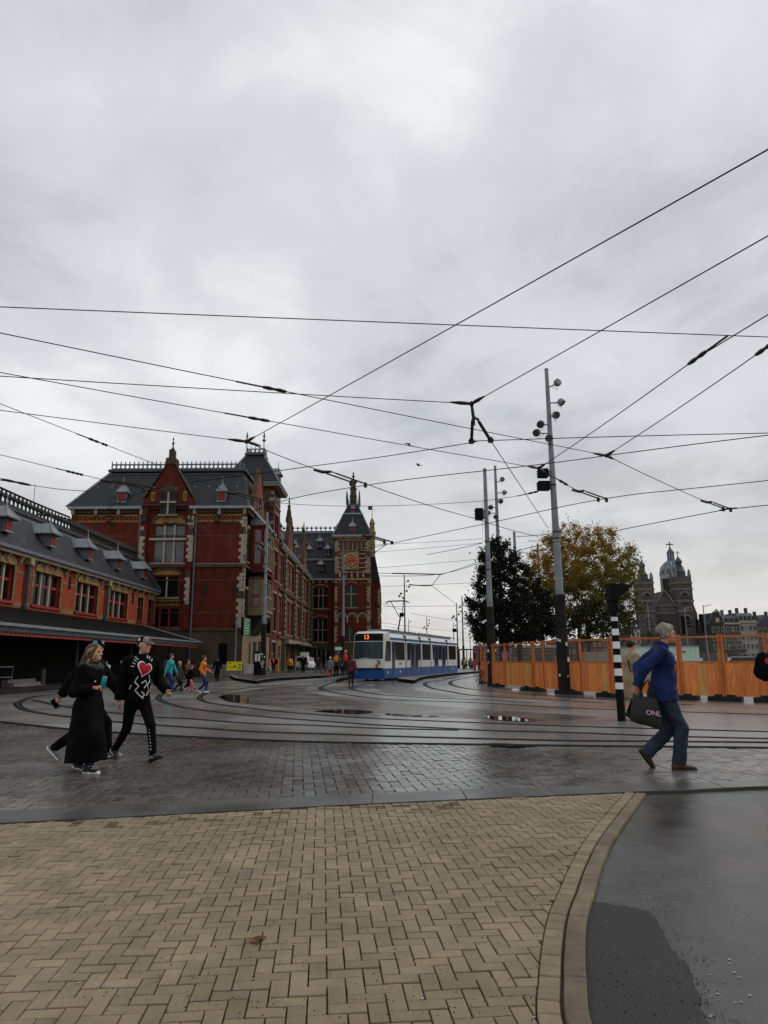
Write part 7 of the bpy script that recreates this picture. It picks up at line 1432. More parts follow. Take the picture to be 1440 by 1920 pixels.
mat('bag_olive', (0.018,0.019,0.012), 0.6, .2, 6.0, obj=True); mat('bag_print', (0.62,0.34,0.50), 0.6, .05); mat('print_red', (0.42,0.006,0.016), 0.6, .1); mat('print_white', (0.66,0.64,0.62), 0.6, .05); mat('can_teal', (0.02,0.26,0.33), 0.3, .1, metal=.3); mat('can_rim', (0.5,0.5,0.5), 0.3, .1, metal=.7); mat('cap_grey', (0.20,0.20,0.205), 0.8, .1, obj=True); mat('eye_dark', (0.01,0.008,0.007), 0.2, .1); mat('lip', (0.33,0.10,0.08), 0.5, .1); mat('patch_blue', (0.16,0.32,0.52), 0.6, .4, 60.0)

class SDF:
    def __init__(s, lo, hi, vox):
        s.v = vox; s.lo = np.array(lo, float)-3*vox; n = np.ceil((np.array(hi)-s.lo)/vox).astype(int)+4; s.n = n; s.f = np.full(n, .25, np.float32); s.ax = [s.lo[i]+vox*np.arange(n[i]) for i in range(3)]
    def sub(s, lo, hi):
        a = np.clip(((np.array(lo)-s.lo)/s.v).astype(int), 0, s.n); b = np.clip(((np.array(hi)-s.lo)/s.v).astype(int)+2, 0, s.n); sl = tuple(slice(a[i], b[i]) for i in range(3))
        g = np.meshgrid(*[s.ax[i][sl[i]] for i in range(3)], indexing='ij'); return sl, g
    def blend(s, sl, d, k):
        f = s.f[sl]
        if k <= 0: s.f[sl] = np.minimum(f, d); return
        h = np.clip(.5+.5*(f-d)/k, 0, 1); s.f[sl] = f*(1-h)+d*h-k*h*(1-h)
    def cone(s, a, b, ra, rb, k=.02, flat=None):
        a, b = np.array(a, float), np.array(b, float); m = max(ra, rb)+k+.03
        sl, (X, Y, Z) = s.sub(np.minimum(a, b)-m, np.maximum(a, b)+m)
        if X.size == 0: return s
        P = np.stack([X, Y, Z], -1)-a; ab = b-a; sc = 1.0
        if flat is not None:
            n, fr = np.array(flat[0], float), flat[1]; n /= np.linalg.norm(n); q = P@n; P = P+(1/fr-1)*q[..., None]*n; qa = ab@n; ab = ab+(1/fr-1)*qa*n; sc = fr**.5
        L2 = max(1e-9, ab@ab); t = np.clip(P@ab/L2, 0, 1); d = np.linalg.norm(P-t[..., None]*ab, axis=-1)-(ra+(rb-ra)*t); s.blend(sl, (d*sc).astype(np.float32), k); return s
    def ell(s, c, r, k=.02, R=None):
        c, r = np.array(c, float), np.array(r, float); m = r.max()+k+.03; sl, (X, Y, Z) = s.sub(c-m, c+m)
        if X.size == 0: return s
        P = np.stack([X, Y, Z], -1)-c
        if R is not None: P = P@np.array(R)
        q = np.linalg.norm(P/r, axis=-1); d = (q-1)*r.min()*.6+(q-1)*.4*r.mean(); s.blend(sl, d.astype(np.float32), k); return s
    def cut(s, p, n):                                          # remove what lies on the +n side of the plane
        p, n = np.array(p, float), np.array(n, float); n /= np.linalg.norm(n); g = np.meshgrid(*s.ax, indexing='ij', sparse=True); d = (g[0]-p[0])*n[0]+(g[1]-p[1])*n[1]+(g[2]-p[2])*n[2]; s.f = np.maximum(s.f, d.astype(np.float32)); return s
    def cut_ell(s, c, r, k=.01, R=None):
        c, r = np.array(c, float), np.array(r, float); m = r.max()+k+.03; sl, (X, Y, Z) = s.sub(c-m, c+m)
        if X.size == 0: return s
        P = np.stack([X, Y, Z], -1)-c
        if R is not None: P = P@np.array(R)
        d = -((np.linalg.norm(P/r, axis=-1)-1)*r.min()); f = s.f[sl]; h = np.clip(.5-.5*(f-d)/k, 0, 1); s.f[sl] = f*(1-h)+d*h+k*h*(1-h); return s
    def wrinkle(s, amp, freq, seed=0):
        r = np.random.default_rng(seed); g = np.meshgrid(*s.ax, indexing='ij', sparse=True); acc = np.zeros(s.n, np.float32)
        for i in range(7):
            d = r.normal(size=3); d /= np.linalg.norm(d); fr = freq*(.6+1.3*r.random()); ph = r.random()*6.3; acc += np.sin((g[0]*d[0]+g[1]*d[1]+g[2]*d[2]*.6)*fr+ph+1.2*np.sin(g[2]*fr*.37+ph*2)).astype(np.float32)*(.5+.5*r.random())
        s.f += amp*acc/3; return s
    def mesh(s, name):
        f = s.f; neg = f < 0; c = [neg[i:neg.shape[0]-1+i, j:neg.shape[1]-1+j, k:neg.shape[2]-1+k] for i in (0,1) for j in (0,1) for k in (0,1)]; sm = sum(x.astype(np.int8) for x in c); act = (sm > 0) & (sm < 8); idx = -np.ones(act.shape, np.int64); ii = np.argwhere(act); idx[act] = np.arange(len(ii))
        pos = np.zeros((len(ii),3)); cnt = np.zeros(len(ii)); I, J, K = ii.T
        offs_ = [(i,j,k) for i in (0,1) for j in (0,1) for k in (0,1)]; val = {o: f[I+o[0],J+o[1],K+o[2]] for o in offs_}
        for a in offs_:
            for ax in range(3):
                if a[ax] == 0:
                    b = list(a); b[ax] = 1; b = tuple(b); fa, fb = val[a], val[b]; m = (fa < 0) != (fb < 0); t = np.where(m, fa/np.where(m, fa-fb, 1), 0); p = np.array(a, float)[None]+t[:,None]*np.eye(3)[ax]; pos += np.where(m[:,None], p, 0); cnt += m
        V = s.lo+(ii+pos/np.maximum(1,cnt)[:,None])*s.v; Fq = []
        for ax in range(3):
            o1, o2 = [q for q in range(3) if q != ax]; sl0 = [slice(1,-1)]*3; sl0[ax] = slice(0,-1); sl1 = list(sl0); sl1[ax] = slice(1,None); A, B = neg[tuple(sl0)], neg[tuple(sl1)]; e = np.argwhere(A != B)
            if len(e) == 0: continue
            base = e.copy(); base[:,o1] += 1; base[:,o2] += 1; s_ = A[tuple(e.T)]
            q = []
            for d1, d2 in ((0,0),(1,0),(1,1),(0,1)):
                c_ = base.copy(); c_[:,o1] -= d1; c_[:,o2] -= d2; q.append(idx[c_[:,0],c_[:,1],c_[:,2]])
            q = np.stack(q, 1); fl = s_ if ax != 1 else ~s_; q[~fl] = q[~fl][:, ::-1]; Fq.append(q)
        Fq = np.concatenate(Fq) if Fq else np.zeros((0,4),int); Fq = Fq[(Fq >= 0).all(1)]
        me = bpy.data.meshes.new(name); me.vertices.add(len(V)); me.vertices.foreach_set('co', V.astype(np.float32).ravel()); me.loops.add(Fq.size); me.loops.foreach_set('vertex_index', Fq.astype(np.int32).ravel()); me.polygons.add(len(Fq)); me.polygons.foreach_set('loop_start', np.arange(0,Fq.size,4,dtype=np.int32)); me.polygons.foreach_set('use_smooth', np.ones(len(Fq),bool)); me.update(); me.validate(); return me

def v3(*a): return np.array(a, float)
def ik(a, b, l1, l2, hint):
    a, b = np.array(a, float), np.array(b, float); d = b-a; L_ = np.linalg.norm(d); L_ = min(L_, (l1+l2)*.999); d = d/np.linalg.norm(d); x = (l1*l1-l2*l2+L_*L_)/(2*L_); h = math.sqrt(max(0,l1*l1-x*x)); hn = np.array(hint, float); hn -= d*(hn@d); hn /= np.linalg.norm(hn); return a+d*x+hn*h, a+d*L_
def rotz(a): c, s_ = math.cos(a), math.sin(a); return np.array([[c,-s_,0],[s_,c,0],[0,0,1]])
def pose(H=1.75, lean=0.0, hip=(0,0), feet=None, hands=None, head=(0,0), sh_w=.112, hip_z=None, twist=0.0, head_off=(0,0,0)):
    """Joints in metres; x to the person's right, y forwards, z up. feet: {side: (y, z_ankle, pitch, x)}, hands: {side: (x,y,z)}."""
    J = {}; hz_ = hip_z or .515*H; P0 = v3(hip[0], hip[1], hz_); cl, sl_ = math.cos(lean), math.sin(lean)
    up = v3(0, sl_, cl); J['pel'] = P0; J['waist'] = P0+up*.09*H; J['chest'] = P0+up*.235*H; J['neck'] = P0+up*.325*H; hd = v3(0, math.sin(lean*.55), math.cos(lean*.55)); J['head'] = J['neck']+hd*.105*H+v3(0,.012*H,0)+v3(*head_off); J['up'] = up
    rt = rotz(twist)@v3(1,0,0); J['rt'] = rt; feet = feet or {}; hands = hands or {}
    for s_, n in ((1,'R'),(-1,'L')):
        J['sh'+n] = P0+up*.295*H+rt*s_*sh_w*H; J['hip'+n] = P0+v3(s_*.052*H,0,-.01*H); fy, fz, fp, fx = feet.get(n, (0,0,0,.055*H)); an = v3(s_*fx, fy, .045*H+fz); kn, an = ik(J['hip'+n], an, .245*H, .235*H, (0,1,.05)); J['kn'+n] = kn; J['an'+n] = an; J['fp'+n] = fp
        w_ = v3(*hands[n]) if n in hands else J['sh'+n]+v3(s_*.05*H, .03*H, -.31*H); el, w_ = ik(J['sh'+n], w_, .172*H, .150*H, (s_*.28,-1,-.2)); J['el'+n] = el; J['wr'+n] = w_
    J['H'] = H; J['yaw'] = head[0]; J['tilt'] = head[1]; return J
def head_frame(J):
    R = rotz(J['yaw']); t = J['tilt']; c, s_ = math.cos(t), math.sin(t); return R@np.array([[1,0,0],[0,c,s_],[0,-s_,c]])   # positive tilt looks down
def foot_frame(J, n):
    p = J['fp'+n]; c, s_ = math.cos(p), math.sin(p); return np.array([[1,0,0],[0,c,s_],[0,-s_,c]])
def bounds(J, m=.25):
    P = np.array([v for k, v in J.items() if isinstance(v, np.ndarray) and k not in ('up','rt')]); return P.min(0)-m, P.max(0)+m
def hand_prims(S, J, n, H, curl=.5, grip=None, detail=True):
    w_, el = J['wr'+n], J['el'+n]; d = (w_-el)/np.linalg.norm(w_-el); s_ = 1 if n == 'R' else -1; k = H/1.75
    side = np.cross(d, v3(0,0,1)); side = side/np.linalg.norm(side) if np.linalg.norm(side) > .2 else v3(0,1,0)
    fw = v3(0,1,0)-d*(d@v3(0,1,0)); fw = fw/np.linalg.norm(fw) if np.linalg.norm(fw) > .15 else np.cross(side, d)   # edge with the thumb points forwards
    palm_n = np.cross(d, fw)*s_; palm = w_+d*.05*k
    S.cone(w_-d*.01, w_+d*.085*k, .027*k, .033*k, .012, flat=(palm_n, .55))
    if not detail: S.cone(palm+d*.03, palm+d*.10*k-palm_n*0, .026*k, .018*k, .012, flat=(palm_n,.6)); return
    inw = -palm_n if (palm_n@v3(s_,0,0)) > 0 else palm_n
    for i, (o, ln) in enumerate(((.026,.070),(.009,.080),(-.009,.074),(-.026,.058))):
        b0 = w_+d*.083*k+fw*o*k; c1 = math.cos(curl), math.sin(curl); d1 = d*c1[0]+inw*c1[1]; b1 = b0+d1*ln*.5*k; c2 = math.cos(curl*2), math.sin(curl*2); d2 = d*c2[0]+inw*c2[1]; b2 = b1+d2*ln*.5*k; S.cone(b0, b1, .0095*k, .009*k, .006); S.cone(b1, b2, .009*k, .0075*k, .004)
    t0 = w_+d*.03*k+fw*.026*k; t1 = t0+(d*.6+fw*.7)*.036*k; t2 = t1+(d*.85+fw*.15+inw*.4)*.03*k; S.cone(t0, t1, .012*k, .0105*k, .008); S.cone(t1, t2, .0105*k, .008*k, .004)
def body_sdf(J, vox, female=False, detail=True, curl=(.5,.5)):
    H = J['H']; k = H/1.75; S = SDF(*bounds(J), vox); fw = rotz(0)@v3(0,1,0); fwt = np.cross(J['up'], J['rt'])
    S.cone(J['pel'], J['waist'], .135*k, .12*k, .05, flat=(fwt,.72)); S.cone(J['waist'], J['chest'], .12*k, .15*k, .05, flat=(fwt,.7)); S.cone(J['chest']-J['rt']*.07*k, J['chest']+J['rt']*.07*k, .105*k, .105*k, .05); S.cone(J['shL'], J['shR'], .062*k, .062*k, .06); S.cone(J['chest']+J['up']*.08*H*.6, J['neck'], .08*k, .055*k, .04)
    S.cone(J['neck'], J['head']-v3(0,.01,.05)*k, .052*k, .05*k, .03)
    for n in 'LR':
        S.cone(J['hip'+n], J['kn'+n], .088*k, .056*k, .03); S.cone(J['kn'+n], J['an'+n], .055*k, .037*k, .02); S.cone(J['sh'+n], J['el'+n], .052*k, .040*k, .025); S.cone(J['el'+n], J['wr'+n], .040*k, .026*k, .015)
        F_ = foot_frame(J, n); S.cone(J['an'+n]+F_@v3(0,-.02,-.03)*k, J['an'+n]+F_@v3(0,.10,-.050)*k, .028*k, .018*k, .01); hand_prims(S, J, n, H, curl[0 if n == 'L' else 1], detail=detail)
    h, R = J['head'], head_frame(J); q = .93*k if female else k
    at = lambda x, y, z: h+R@(v3(x,y,z)*q)
    S.ell(at(0,-.012,.035), v3(.074,.094,.088)*q, .02, R); S.cone(at(0,.035,-.045), at(0,.05,-.075), .052*q, .038*q, .03); S.cone(at(0,.02,0), at(0,.04,-.05), .066*q, .055*q, .03); S.ell(at(0,.068,-.088), v3(.024,.02,.018)*q, .02, R)
    if detail:
        S.cone(at(0,.086,.025), at(0,.108,-.018), .010*q, .0155*q, .008); S.ell(at(0,.098,-.022), v3(.018,.013,.010)*q, .006, R)
        for s_ in (-1,1): S.ell(at(s_*.031,.080,.036), v3(.024,.012,.010)*q, .008, R); S.cut_ell(at(s_*.031,.092,.014), v3(.017,.014,.012)*q, .008, R); S.ell(at(s_*.076,-.012,-.002), v3(.010,.022,.032)*q, .005, R); S.ell(at(s_*.045,.058,-.02), v3(.022,.02,.02)*q, .015, R)
        S.ell(at(0,.088,-.052), v3(.024,.012,.007)*q, .006, R); S.ell(at(0,.085,-.066), v3(.020,.012,.007)*q, .006, R)
    return S
def face_bits(J, root, female=False):
    h, R = J['head'], head_frame(J); q = J['H']/1.75*(.93 if female else 1); at = lambda x, y, z: Vector(h+R@(v3(x,y,z)*q)); RM = Matrix(R.tolist()).to_4x4()
    for s_ in (-1,1):
        mb = MB(); mb.lathe([(.002,-.007),(.008,-.004),(.010,0),(.008,.004),(.002,.007)], (0,0,0), 8); o = mb.build('eye', 'eye_dark', root); o.matrix_local = Matrix.Translation(at(s_*.031,.083,.014)) @ RM
        mb = MB(); mb.tube([at(s_*.016,.093,.034), at(s_*.032,.092,.039), at(s_*.048,.080,.034)], .0045*q, 5); mb.build('eyebrow', 'hair_brown' if not female else 'hair_dark', root)
    mb = MB(); mb.tube([at(-.02,.088,-.060), at(0,.097,-.058), at(.02,.088,-.060)], .0055*q, 5); mb.build('mouth', 'lip', root)
def clothes(root, name, S, m): me = S.mesh(name); o = put(name, me, m, root); WO[o] = WO[root]; return o
def shoe(root, J, n, m, sole='sole_dark', sz=1.0, vox=.008):
    H = J['H']; k = H/1.75*sz; F_ = foot_frame(J, n); a = J['an'+n]; sgn = 1 if n == 'R' else -1; at = lambda x, y, z: a+F_@(v3(x,y,z)*k); lo, hi = a-.28*k, a+.28*k; S = SDF(lo, hi, vox)
    S.cone(at(0,-.045,-.035), at(0,.02,-.03), .042*k, .044*k, .02); S.cone(at(0,.02,-.035), at(sgn*.012,.15,-.052), .042*k, .030*k, .02, flat=(F_@v3(0,0,1),.8)); S.cone(at(0,-.02,-.02), at(0,-.015,.03), .042*k, .044*k, .02); S.cut(at(0,0,-.072), F_@v3(0,0,-1)); o = clothes(root, 'shoe', S, m)
    S = SDF(lo, hi, vox); S.cone(at(0,-.05,-.064), at(0,.03,-.064), .043*k, .042*k, .02, flat=(F_@v3(0,0,1),.35)); S.cone(at(0,.03,-.064), at(sgn*.012,.155,-.064), .045*k, .036*k, .02, flat=(F_@v3(0,0,1),.35)); s_ = clothes(o, 'sole', S, sole)
    mb = MB()
    for i in range(3): y_ = .035+.028*i; mb.tube([Vector(at(-.03,y_,-.008-.010*i)), Vector(at(0,y_+.005,.008-.013*i)), Vector(at(.03,y_,-.008-.010*i))], .004, 4)
    tag(mb.build('laces', 'sole_white' if sole == 'sole_white' else 'cloth_grey', o), kind='stuff'); return o, at
def torso(S, J, k, inf, hem, fl=.74, sleeves=True, flare=0.0, arm=.0):
    fwt = np.cross(J['up'], J['rt']); H = J['H']
    S.cone(J['pel'], J['waist'], (.135+inf+flare)*k, (.125+inf)*k, .05, flat=(fwt,fl)); S.cone(J['waist'], J['chest'], (.125+inf)*k, (.15+inf)*k, .05, flat=(fwt,fl)); S.cone(J['chest']-J['rt']*.07*k, J['chest']+J['rt']*.07*k, (.105+inf)*k, (.105+inf)*k, .05); S.cone(J['shL'], J['shR'], (.058+inf*.8)*k, (.058+inf*.8)*k, .05); S.cone(J['chest']+J['up']*.1, J['neck'], (.09+inf)*k, (.062+inf*.6)*k, .04)
    if hem < J['pel'][2]: S.cone(J['pel'], v3(J['pel'][0],J['pel'][1],hem-.05), (.135+inf+flare)*k, (.140+inf+flare*1.6)*k, .04, flat=(fwt,fl+.06))
    if sleeves:
        for n in 'LR': S.cone(J['sh'+n], J['el'+n], (.056+inf*.8+arm)*k, (.047+inf*.8+arm)*k, .025); S.cone(J['el'+n], J['wr'+n], (.050+inf*.9+arm)*k, (.036+inf*.7+arm*.6)*k, .02)
def sleeve_cut(S, J):
    for n in 'LR':
        w_, el = J['wr'+n], J['el'+n]; d = (w_-el)/np.linalg.norm(w_-el); p = w_-d*.005; m = .09; sl, (X, Y, Z) = S.sub(p-m, p+m); P = np.stack([X,Y,Z],-1)-p; t = P@d; r = np.linalg.norm(P-t[...,None]*d, axis=-1); f = S.f[sl]; S.f[sl] = np.where((t > 0) & (r < .085), np.maximum(f, t), f)
def legs(S, J, k, inf, fit=1.0, ankle=.045):
    S.cone(J['pel']-v3(0,0,.02), J['waist']-v3(0,0,.04), (.135+inf)*k, (.12+inf)*k, .04, flat=((0,1,0),.76))
    for n in 'LR': S.cone(J['hip'+n], J['kn'+n], (.088+inf)*k, (.058+inf*1.2)*k*fit, .03); S.cone(J['kn'+n], J['an'+n]+v3(0,0,.01), (.058+inf*1.1)*k*fit, (ankle+inf)*k*fit, .02)
def add_cap(root, J, m, bill='cloth_black', patch=None, vox=.007, bill_dir=0.0):
    h, R = J['head'], head_frame(J); k = J['H']/1.75; at = lambda x, y, z: h+R@(v3(x,y,z)*k); S = SDF(h-.2, h+.22, vox); S.ell(at(0,-.012,.055), v3(.083,.103,.082)*k, .0, R); S.cut(at(0,0,.050), R@v3(0,0,-1)); o = clothes(root, 'cap', S, m)
    mb = MB(); n = 10; Rb = R@rotz(bill_dir); atb = lambda x, y, z: h+Rb@(v3(x,y,z)*k); top = [Vector(atb(.075*math.cos(PI*i/n), .075+.085*math.sin(PI*i/n), .056-.018*math.sin(PI*i/n))) for i in range(n+1)]; mb.prism(top, Vector(Rb@v3(0,0,-.006))); mb.build('bill', bill, o)
    return o, at, R
def walker(loc, rz, H, label, top, trousers, shoes, hair='hair_dark', skin='skin', vox=.02, stride=.28, hem=.46, sole='sole_dark', pack=None, cat='person', lean=.05, group=None, coat=None, cap=None, skirt=None, hood=False, female=False, arms=.18, bag=None, detail=False, yaw=0.0, ph=1, hands=None, hair_long=False):
    s_ = ph; J = pose(H, lean, feet={'R': (stride*.5*s_, 0 if s_ > 0 else .05, 0 if s_ > 0 else .55, .05*H), 'L': (-stride*.5*s_, .05 if s_ > 0 else 0, .55 if s_ > 0 else 0, .05*H)}, hip_z=.515*H-stride*stride*.28, head=(yaw,.05),
        hands=hands or {'R': (.17*H, -arms*s_+.05+lean*.5, .47*H), 'L': (-.17*H, arms*s_+.05+lean*.5, .47*H)}, sh_w=.108 if female else .114)
    k = H/1.75; r = thing('person', (0,0,0), label, cat, group); b = clothes(r, 'body', body_sdf(J, vox, female, detail), skin)
    S = SDF(*bounds(J), vox); legs(S, J, k, .014); S.cut(v3(0,0,.055*H), (0,0,-1)); clothes(r, 'trousers', S, trousers)
    S = SDF(*bounds(J), vox); torso(S, J, k, .026, hem*H, flare=.02 if hem < .44 else 0); sleeve_cut(S, J); S.cut(v3(0,0,hem*H), (0,0,-1)); S.wrinkle(.004, 40, int(H*1000)); clothes(r, 'coat' if hem < .4 else 'jacket', S, top)
    if skirt: S = SDF(*bounds(J), vox); S.cone(J['pel'], v3(0,0,.27*H), .15*k, .2*k, .02); S.cut(v3(0,0,.29*H), (0,0,-1)); clothes(r, 'skirt', S, skirt)
    for n in 'LR': shoe(r, J, n, shoes, sole, vox=max(.012, vox*.8))
    h, R = J['head'], head_frame(J); at = lambda x, y, z: h+R@(v3(x,y,z)*k)
    if hood: S = SDF(h-.25, h+.25, vox*.8); S.ell(at(0,-.02,.02), v3(.10,.115,.135)*k, .01, R); S.cut_ell(at(0,.12,-.005), v3(.062,.08,.09)*k, .01, R); clothes(r, 'hood', S, top)
    else:
        S = SDF(h-.3, h+.25, vox*.7); S.ell(at(0,-.026,.05), v3(.092,.106,.098)*k, .01, R)
        if hair_long: S.cone(at(0,-.06,0), at(0,-.075,-.14), .075*k, .06*k, .03)
        S.cut_ell(at(0,.105,-.025), v3(.072,.075,.085)*k, .01, R); S.cut(at(0,0,-.075), R@v3(0,0,-1)); clothes(r, 'hair', S, hair)
    if cap: add_cap(r, J, cap, vox=vox*.6)
    if pack:
        S = SDF(*bounds(J, .35), vox); c = J['chest']-v3(0,.22*k,.05); S.ell(c, v3(.165,.135,.25)*k, .02); S.ell(c+v3(0,-.10,-.08)*k, v3(.12,.07,.12)*k, .03); clothes(r, 'backpack', S, pack)
        for q in (-1,1): mb = MB(); mb.tube([Vector(c+v3(q*.09,.05,.17)*k), Vector(J['neck']+v3(q*.10,.02,-.0)*k), Vector(J['chest']+v3(q*.10,.15,.0)*k), Vector(J['waist']+v3(q*.13,.06,.02)*k)], .014, 5); mb.build('strap', pack, r)
    if bag:
        w_ = J['wrR']; mb = MB(); c = Vector(w_)+Vector((.03,0,-.30)); mb.obox(c, (.05,0,0), (0,.16,0), (0,0,.15)); o = mb.build('shopping_bag', bag, r); mb = MB(); mb.tube([c+Vector((0,-.08,.15)), Vector(w_)+Vector((.0,0,-.08)), c+Vector((0,.08,.15))], .008, 4); mb.build('handle', bag, o)
    r.location = loc; r.rotation_euler = (0,0,rz); return r, J
RIGHT = -PI/2                                                   # heading of someone walking to the right of the picture
def height_px(x, yf, yt, add=1.0):
    p = G(x, yf); q = D(x, yt, p.y); return q.z*add
# ---------------------------------------------------------------- old man in blue, bag held behind him
def old_man():
    loc = G(1257,1446); loc.z = 0.03; H = 1.86; vox = .0095
    r = thing('person', (0,0,0), 'grey-haired man in blue jacket and jeans striding right, hands behind him', 'person')
    J = pose(H, .08, hip=(0,-.02), hip_z=.955, feet={'R': (.085,.0,0,.055*H), 'L': (-.235,.105,.95,.05*H)}, hands={'R': (.17,-.46,1.06), 'L': (-.10,-.36,1.17)}, head=(-.12,.12), head_off=(0,.055,-.02), sh_w=.102)
    J['elR'], J['wrR'] = v3(.225,-.30,1.31), v3(.15,-.40,1.06); J['elL'], J['wrL'] = v3(-.22,-.24,1.31), v3(-.03,-.31,1.13); k = H/1.75
    J['shR'] = J['shR']+v3(0,-.06,.0); J['shL'] = J['shL']+v3(0,-.03,.0); clothes(r, 'body', body_sdf(J, .0085, curl=(.9,.9)), 'skin_ruddy'); face_bits(J, r)
    S = SDF(*bounds(J), vox); legs(S, J, k, .016, 1.06, .058); S.wrinkle(.009, 30, 3)
    for n in 'LR': d = J['an'+n]-J['kn'+n]; d = d/np.linalg.norm(d)
    S.cut(v3(0,0,.075), (0,0,-1)); clothes(r, 'jeans', S, 'denim')
    S = SDF(*bounds(J), vox); torso(S, J, k, .017, .84, .80, arm=.002, flare=.05); S.ell(J['waist']+v3(0,.09,.04), v3(.12,.09,.16), .06); sleeve_cut(S, J); S.cut(v3(0,0,.865), (0,.06,-1)); S.wrinkle(.012, 26, 5); jk = clothes(r, 'jacket', S, 'cloth_blue')
    S = SDF(J['neck']-.2, J['neck']+.2, .007); hd = J['head']-J['neck']; S.cone(J['neck']-v3(0,.0,.025), J['neck']+hd*.32-v3(0,.012,0), .083*k, .070*k, .01); S.cut(J['neck']+hd*.36, hd); clothes(jk, 'collar', S, 'cloth_blue')
    mb = MB(); fy = [J['neck']+v3(0,.10,-.06), J['chest']+v3(0,.185,-.02), J['waist']+v3(0,.20,.0), J['pel']+v3(0,.165,-.02)]; mb.tube([Vector(p) for p in fy], .006, 5); mb.build('button_band', 'cloth_black', jk)
    for n in 'LR': o, at = shoe(r, J, n, 'leather_brown', 'sole_dark', 1.12)
    h, R = J['head'], head_frame(J); at = lambda x, y, z: h+R@(v3(x,y,z)*k); S = SDF(h-.25, h+.25, .007)
    S.ell(at(0,-.028,.048), v3(.085,.102,.088)*k, .01, R); S.cone(at(0,.05,.105), at(0,-.06,.118), .026*k, .032*k, .03); S.cone(at(0,-.09,.07), at(0,-.115,.03), .035*k, .03*k, .03); S.cone(at(.0,-.08,.09), at(0,-.14,.065), .03*k, .012*k, .02)
    for s_ in (-1,1): S.cone(at(s_*.066,-.045,.02), at(s_*.062,-.06,-.045), .026*k, .02*k, .02); S.cone(at(s_*.072,.012,.03), at(s_*.073,.01,-.015), .012*k, .008*k, .01)
    S.cut_ell(at(0,.115,-.005), v3(.075,.075,.085)*k, .01, R)
    for s_ in (-1,1): S.cut_ell(at(s_*.085,-.008,-.01), v3(.014,.022,.028)*k, .005, R)
    S.wrinkle(.003, 120, 8); clothes(r, 'hair', S, 'hair_grey')
    r.location = loc; r.rotation_euler = (0,0,RIGHT)
    # tote bag hanging from the hands: a thing of its own
    b0 = loc+Vector((-.34,-.14,0)); bg = thing('tote_bag', (0,0,0), 'dark olive tote bag with pink lettering hanging behind the man in blue', 'bag')
    n = 9; rows = []
    prof_ = [(0.0,.205,.055),(.02,.212,.075),(.10,.208,.085),(.22,.200,.078),(.34,.182,.060),(.42,.168,.040),(.44,.165,.036)]
    mb = MB()
    for z_, hw, hd_ in prof_:
        ring_ = []
        for i in range(20):
            a = 2*PI*i/20; ca, sa = math.cos(a), math.sin(a); x_ = hw*math.copysign(abs(ca)**.35, ca); y_ = hd_*math.copysign(abs(sa)**.6, sa)+.006*math.sin(x_*38+z_*21); ring_.append((x_+.05*(.2-z_)*.6, y_, z_+.10*(x_/hw)*-.42*(1-z_)+.008*math.sin(x_*22)))
        rows.append(ring_)
    v = [p for q in rows for p in q]; mb.add(v, [(j*20+i, j*20+(i+1)%20, (j+1)*20+(i+1)%20, (j+1)*20+i) for j in range(len(rows)-1) for i in range(20)]); mb.add(rows[0], [tuple(range(19,-1,-1))]); mb.add([(p[0]*.97,p[1]*.9,p[2]-.02) for p in rows[-1]], [tuple(range(20))]); mb.build('bag_body', 'bag_olive', bg, smooth=True)
    top = Vector((-.015,0,.0))
    for q in (-1,1): mb = MB(); mb.tube([Vector((-.10,q*.035,.44)), Vector((-.05,q*.03,.60)), Vector((.03,0,.70)), Vector((.06,q*.03,.58)), Vector((.10,q*.035,.42))], .011, 6); mb.build('handle', 'bag_olive', bg)
    text_mesh('lettering', 'ONL', .098, 'bag_print', bg, Matrix.Translation((.065,-.092,.20)) @ Matrix.Rotation(.07,4,'Y') @ Matrix.Rotation(PI/2,4,'X'), .003)
    bg.scale = (.95,1,.84); bg.location = b0+Vector((.02,0,.555)); bg.rotation_euler = (0,.08,0)
old_man()
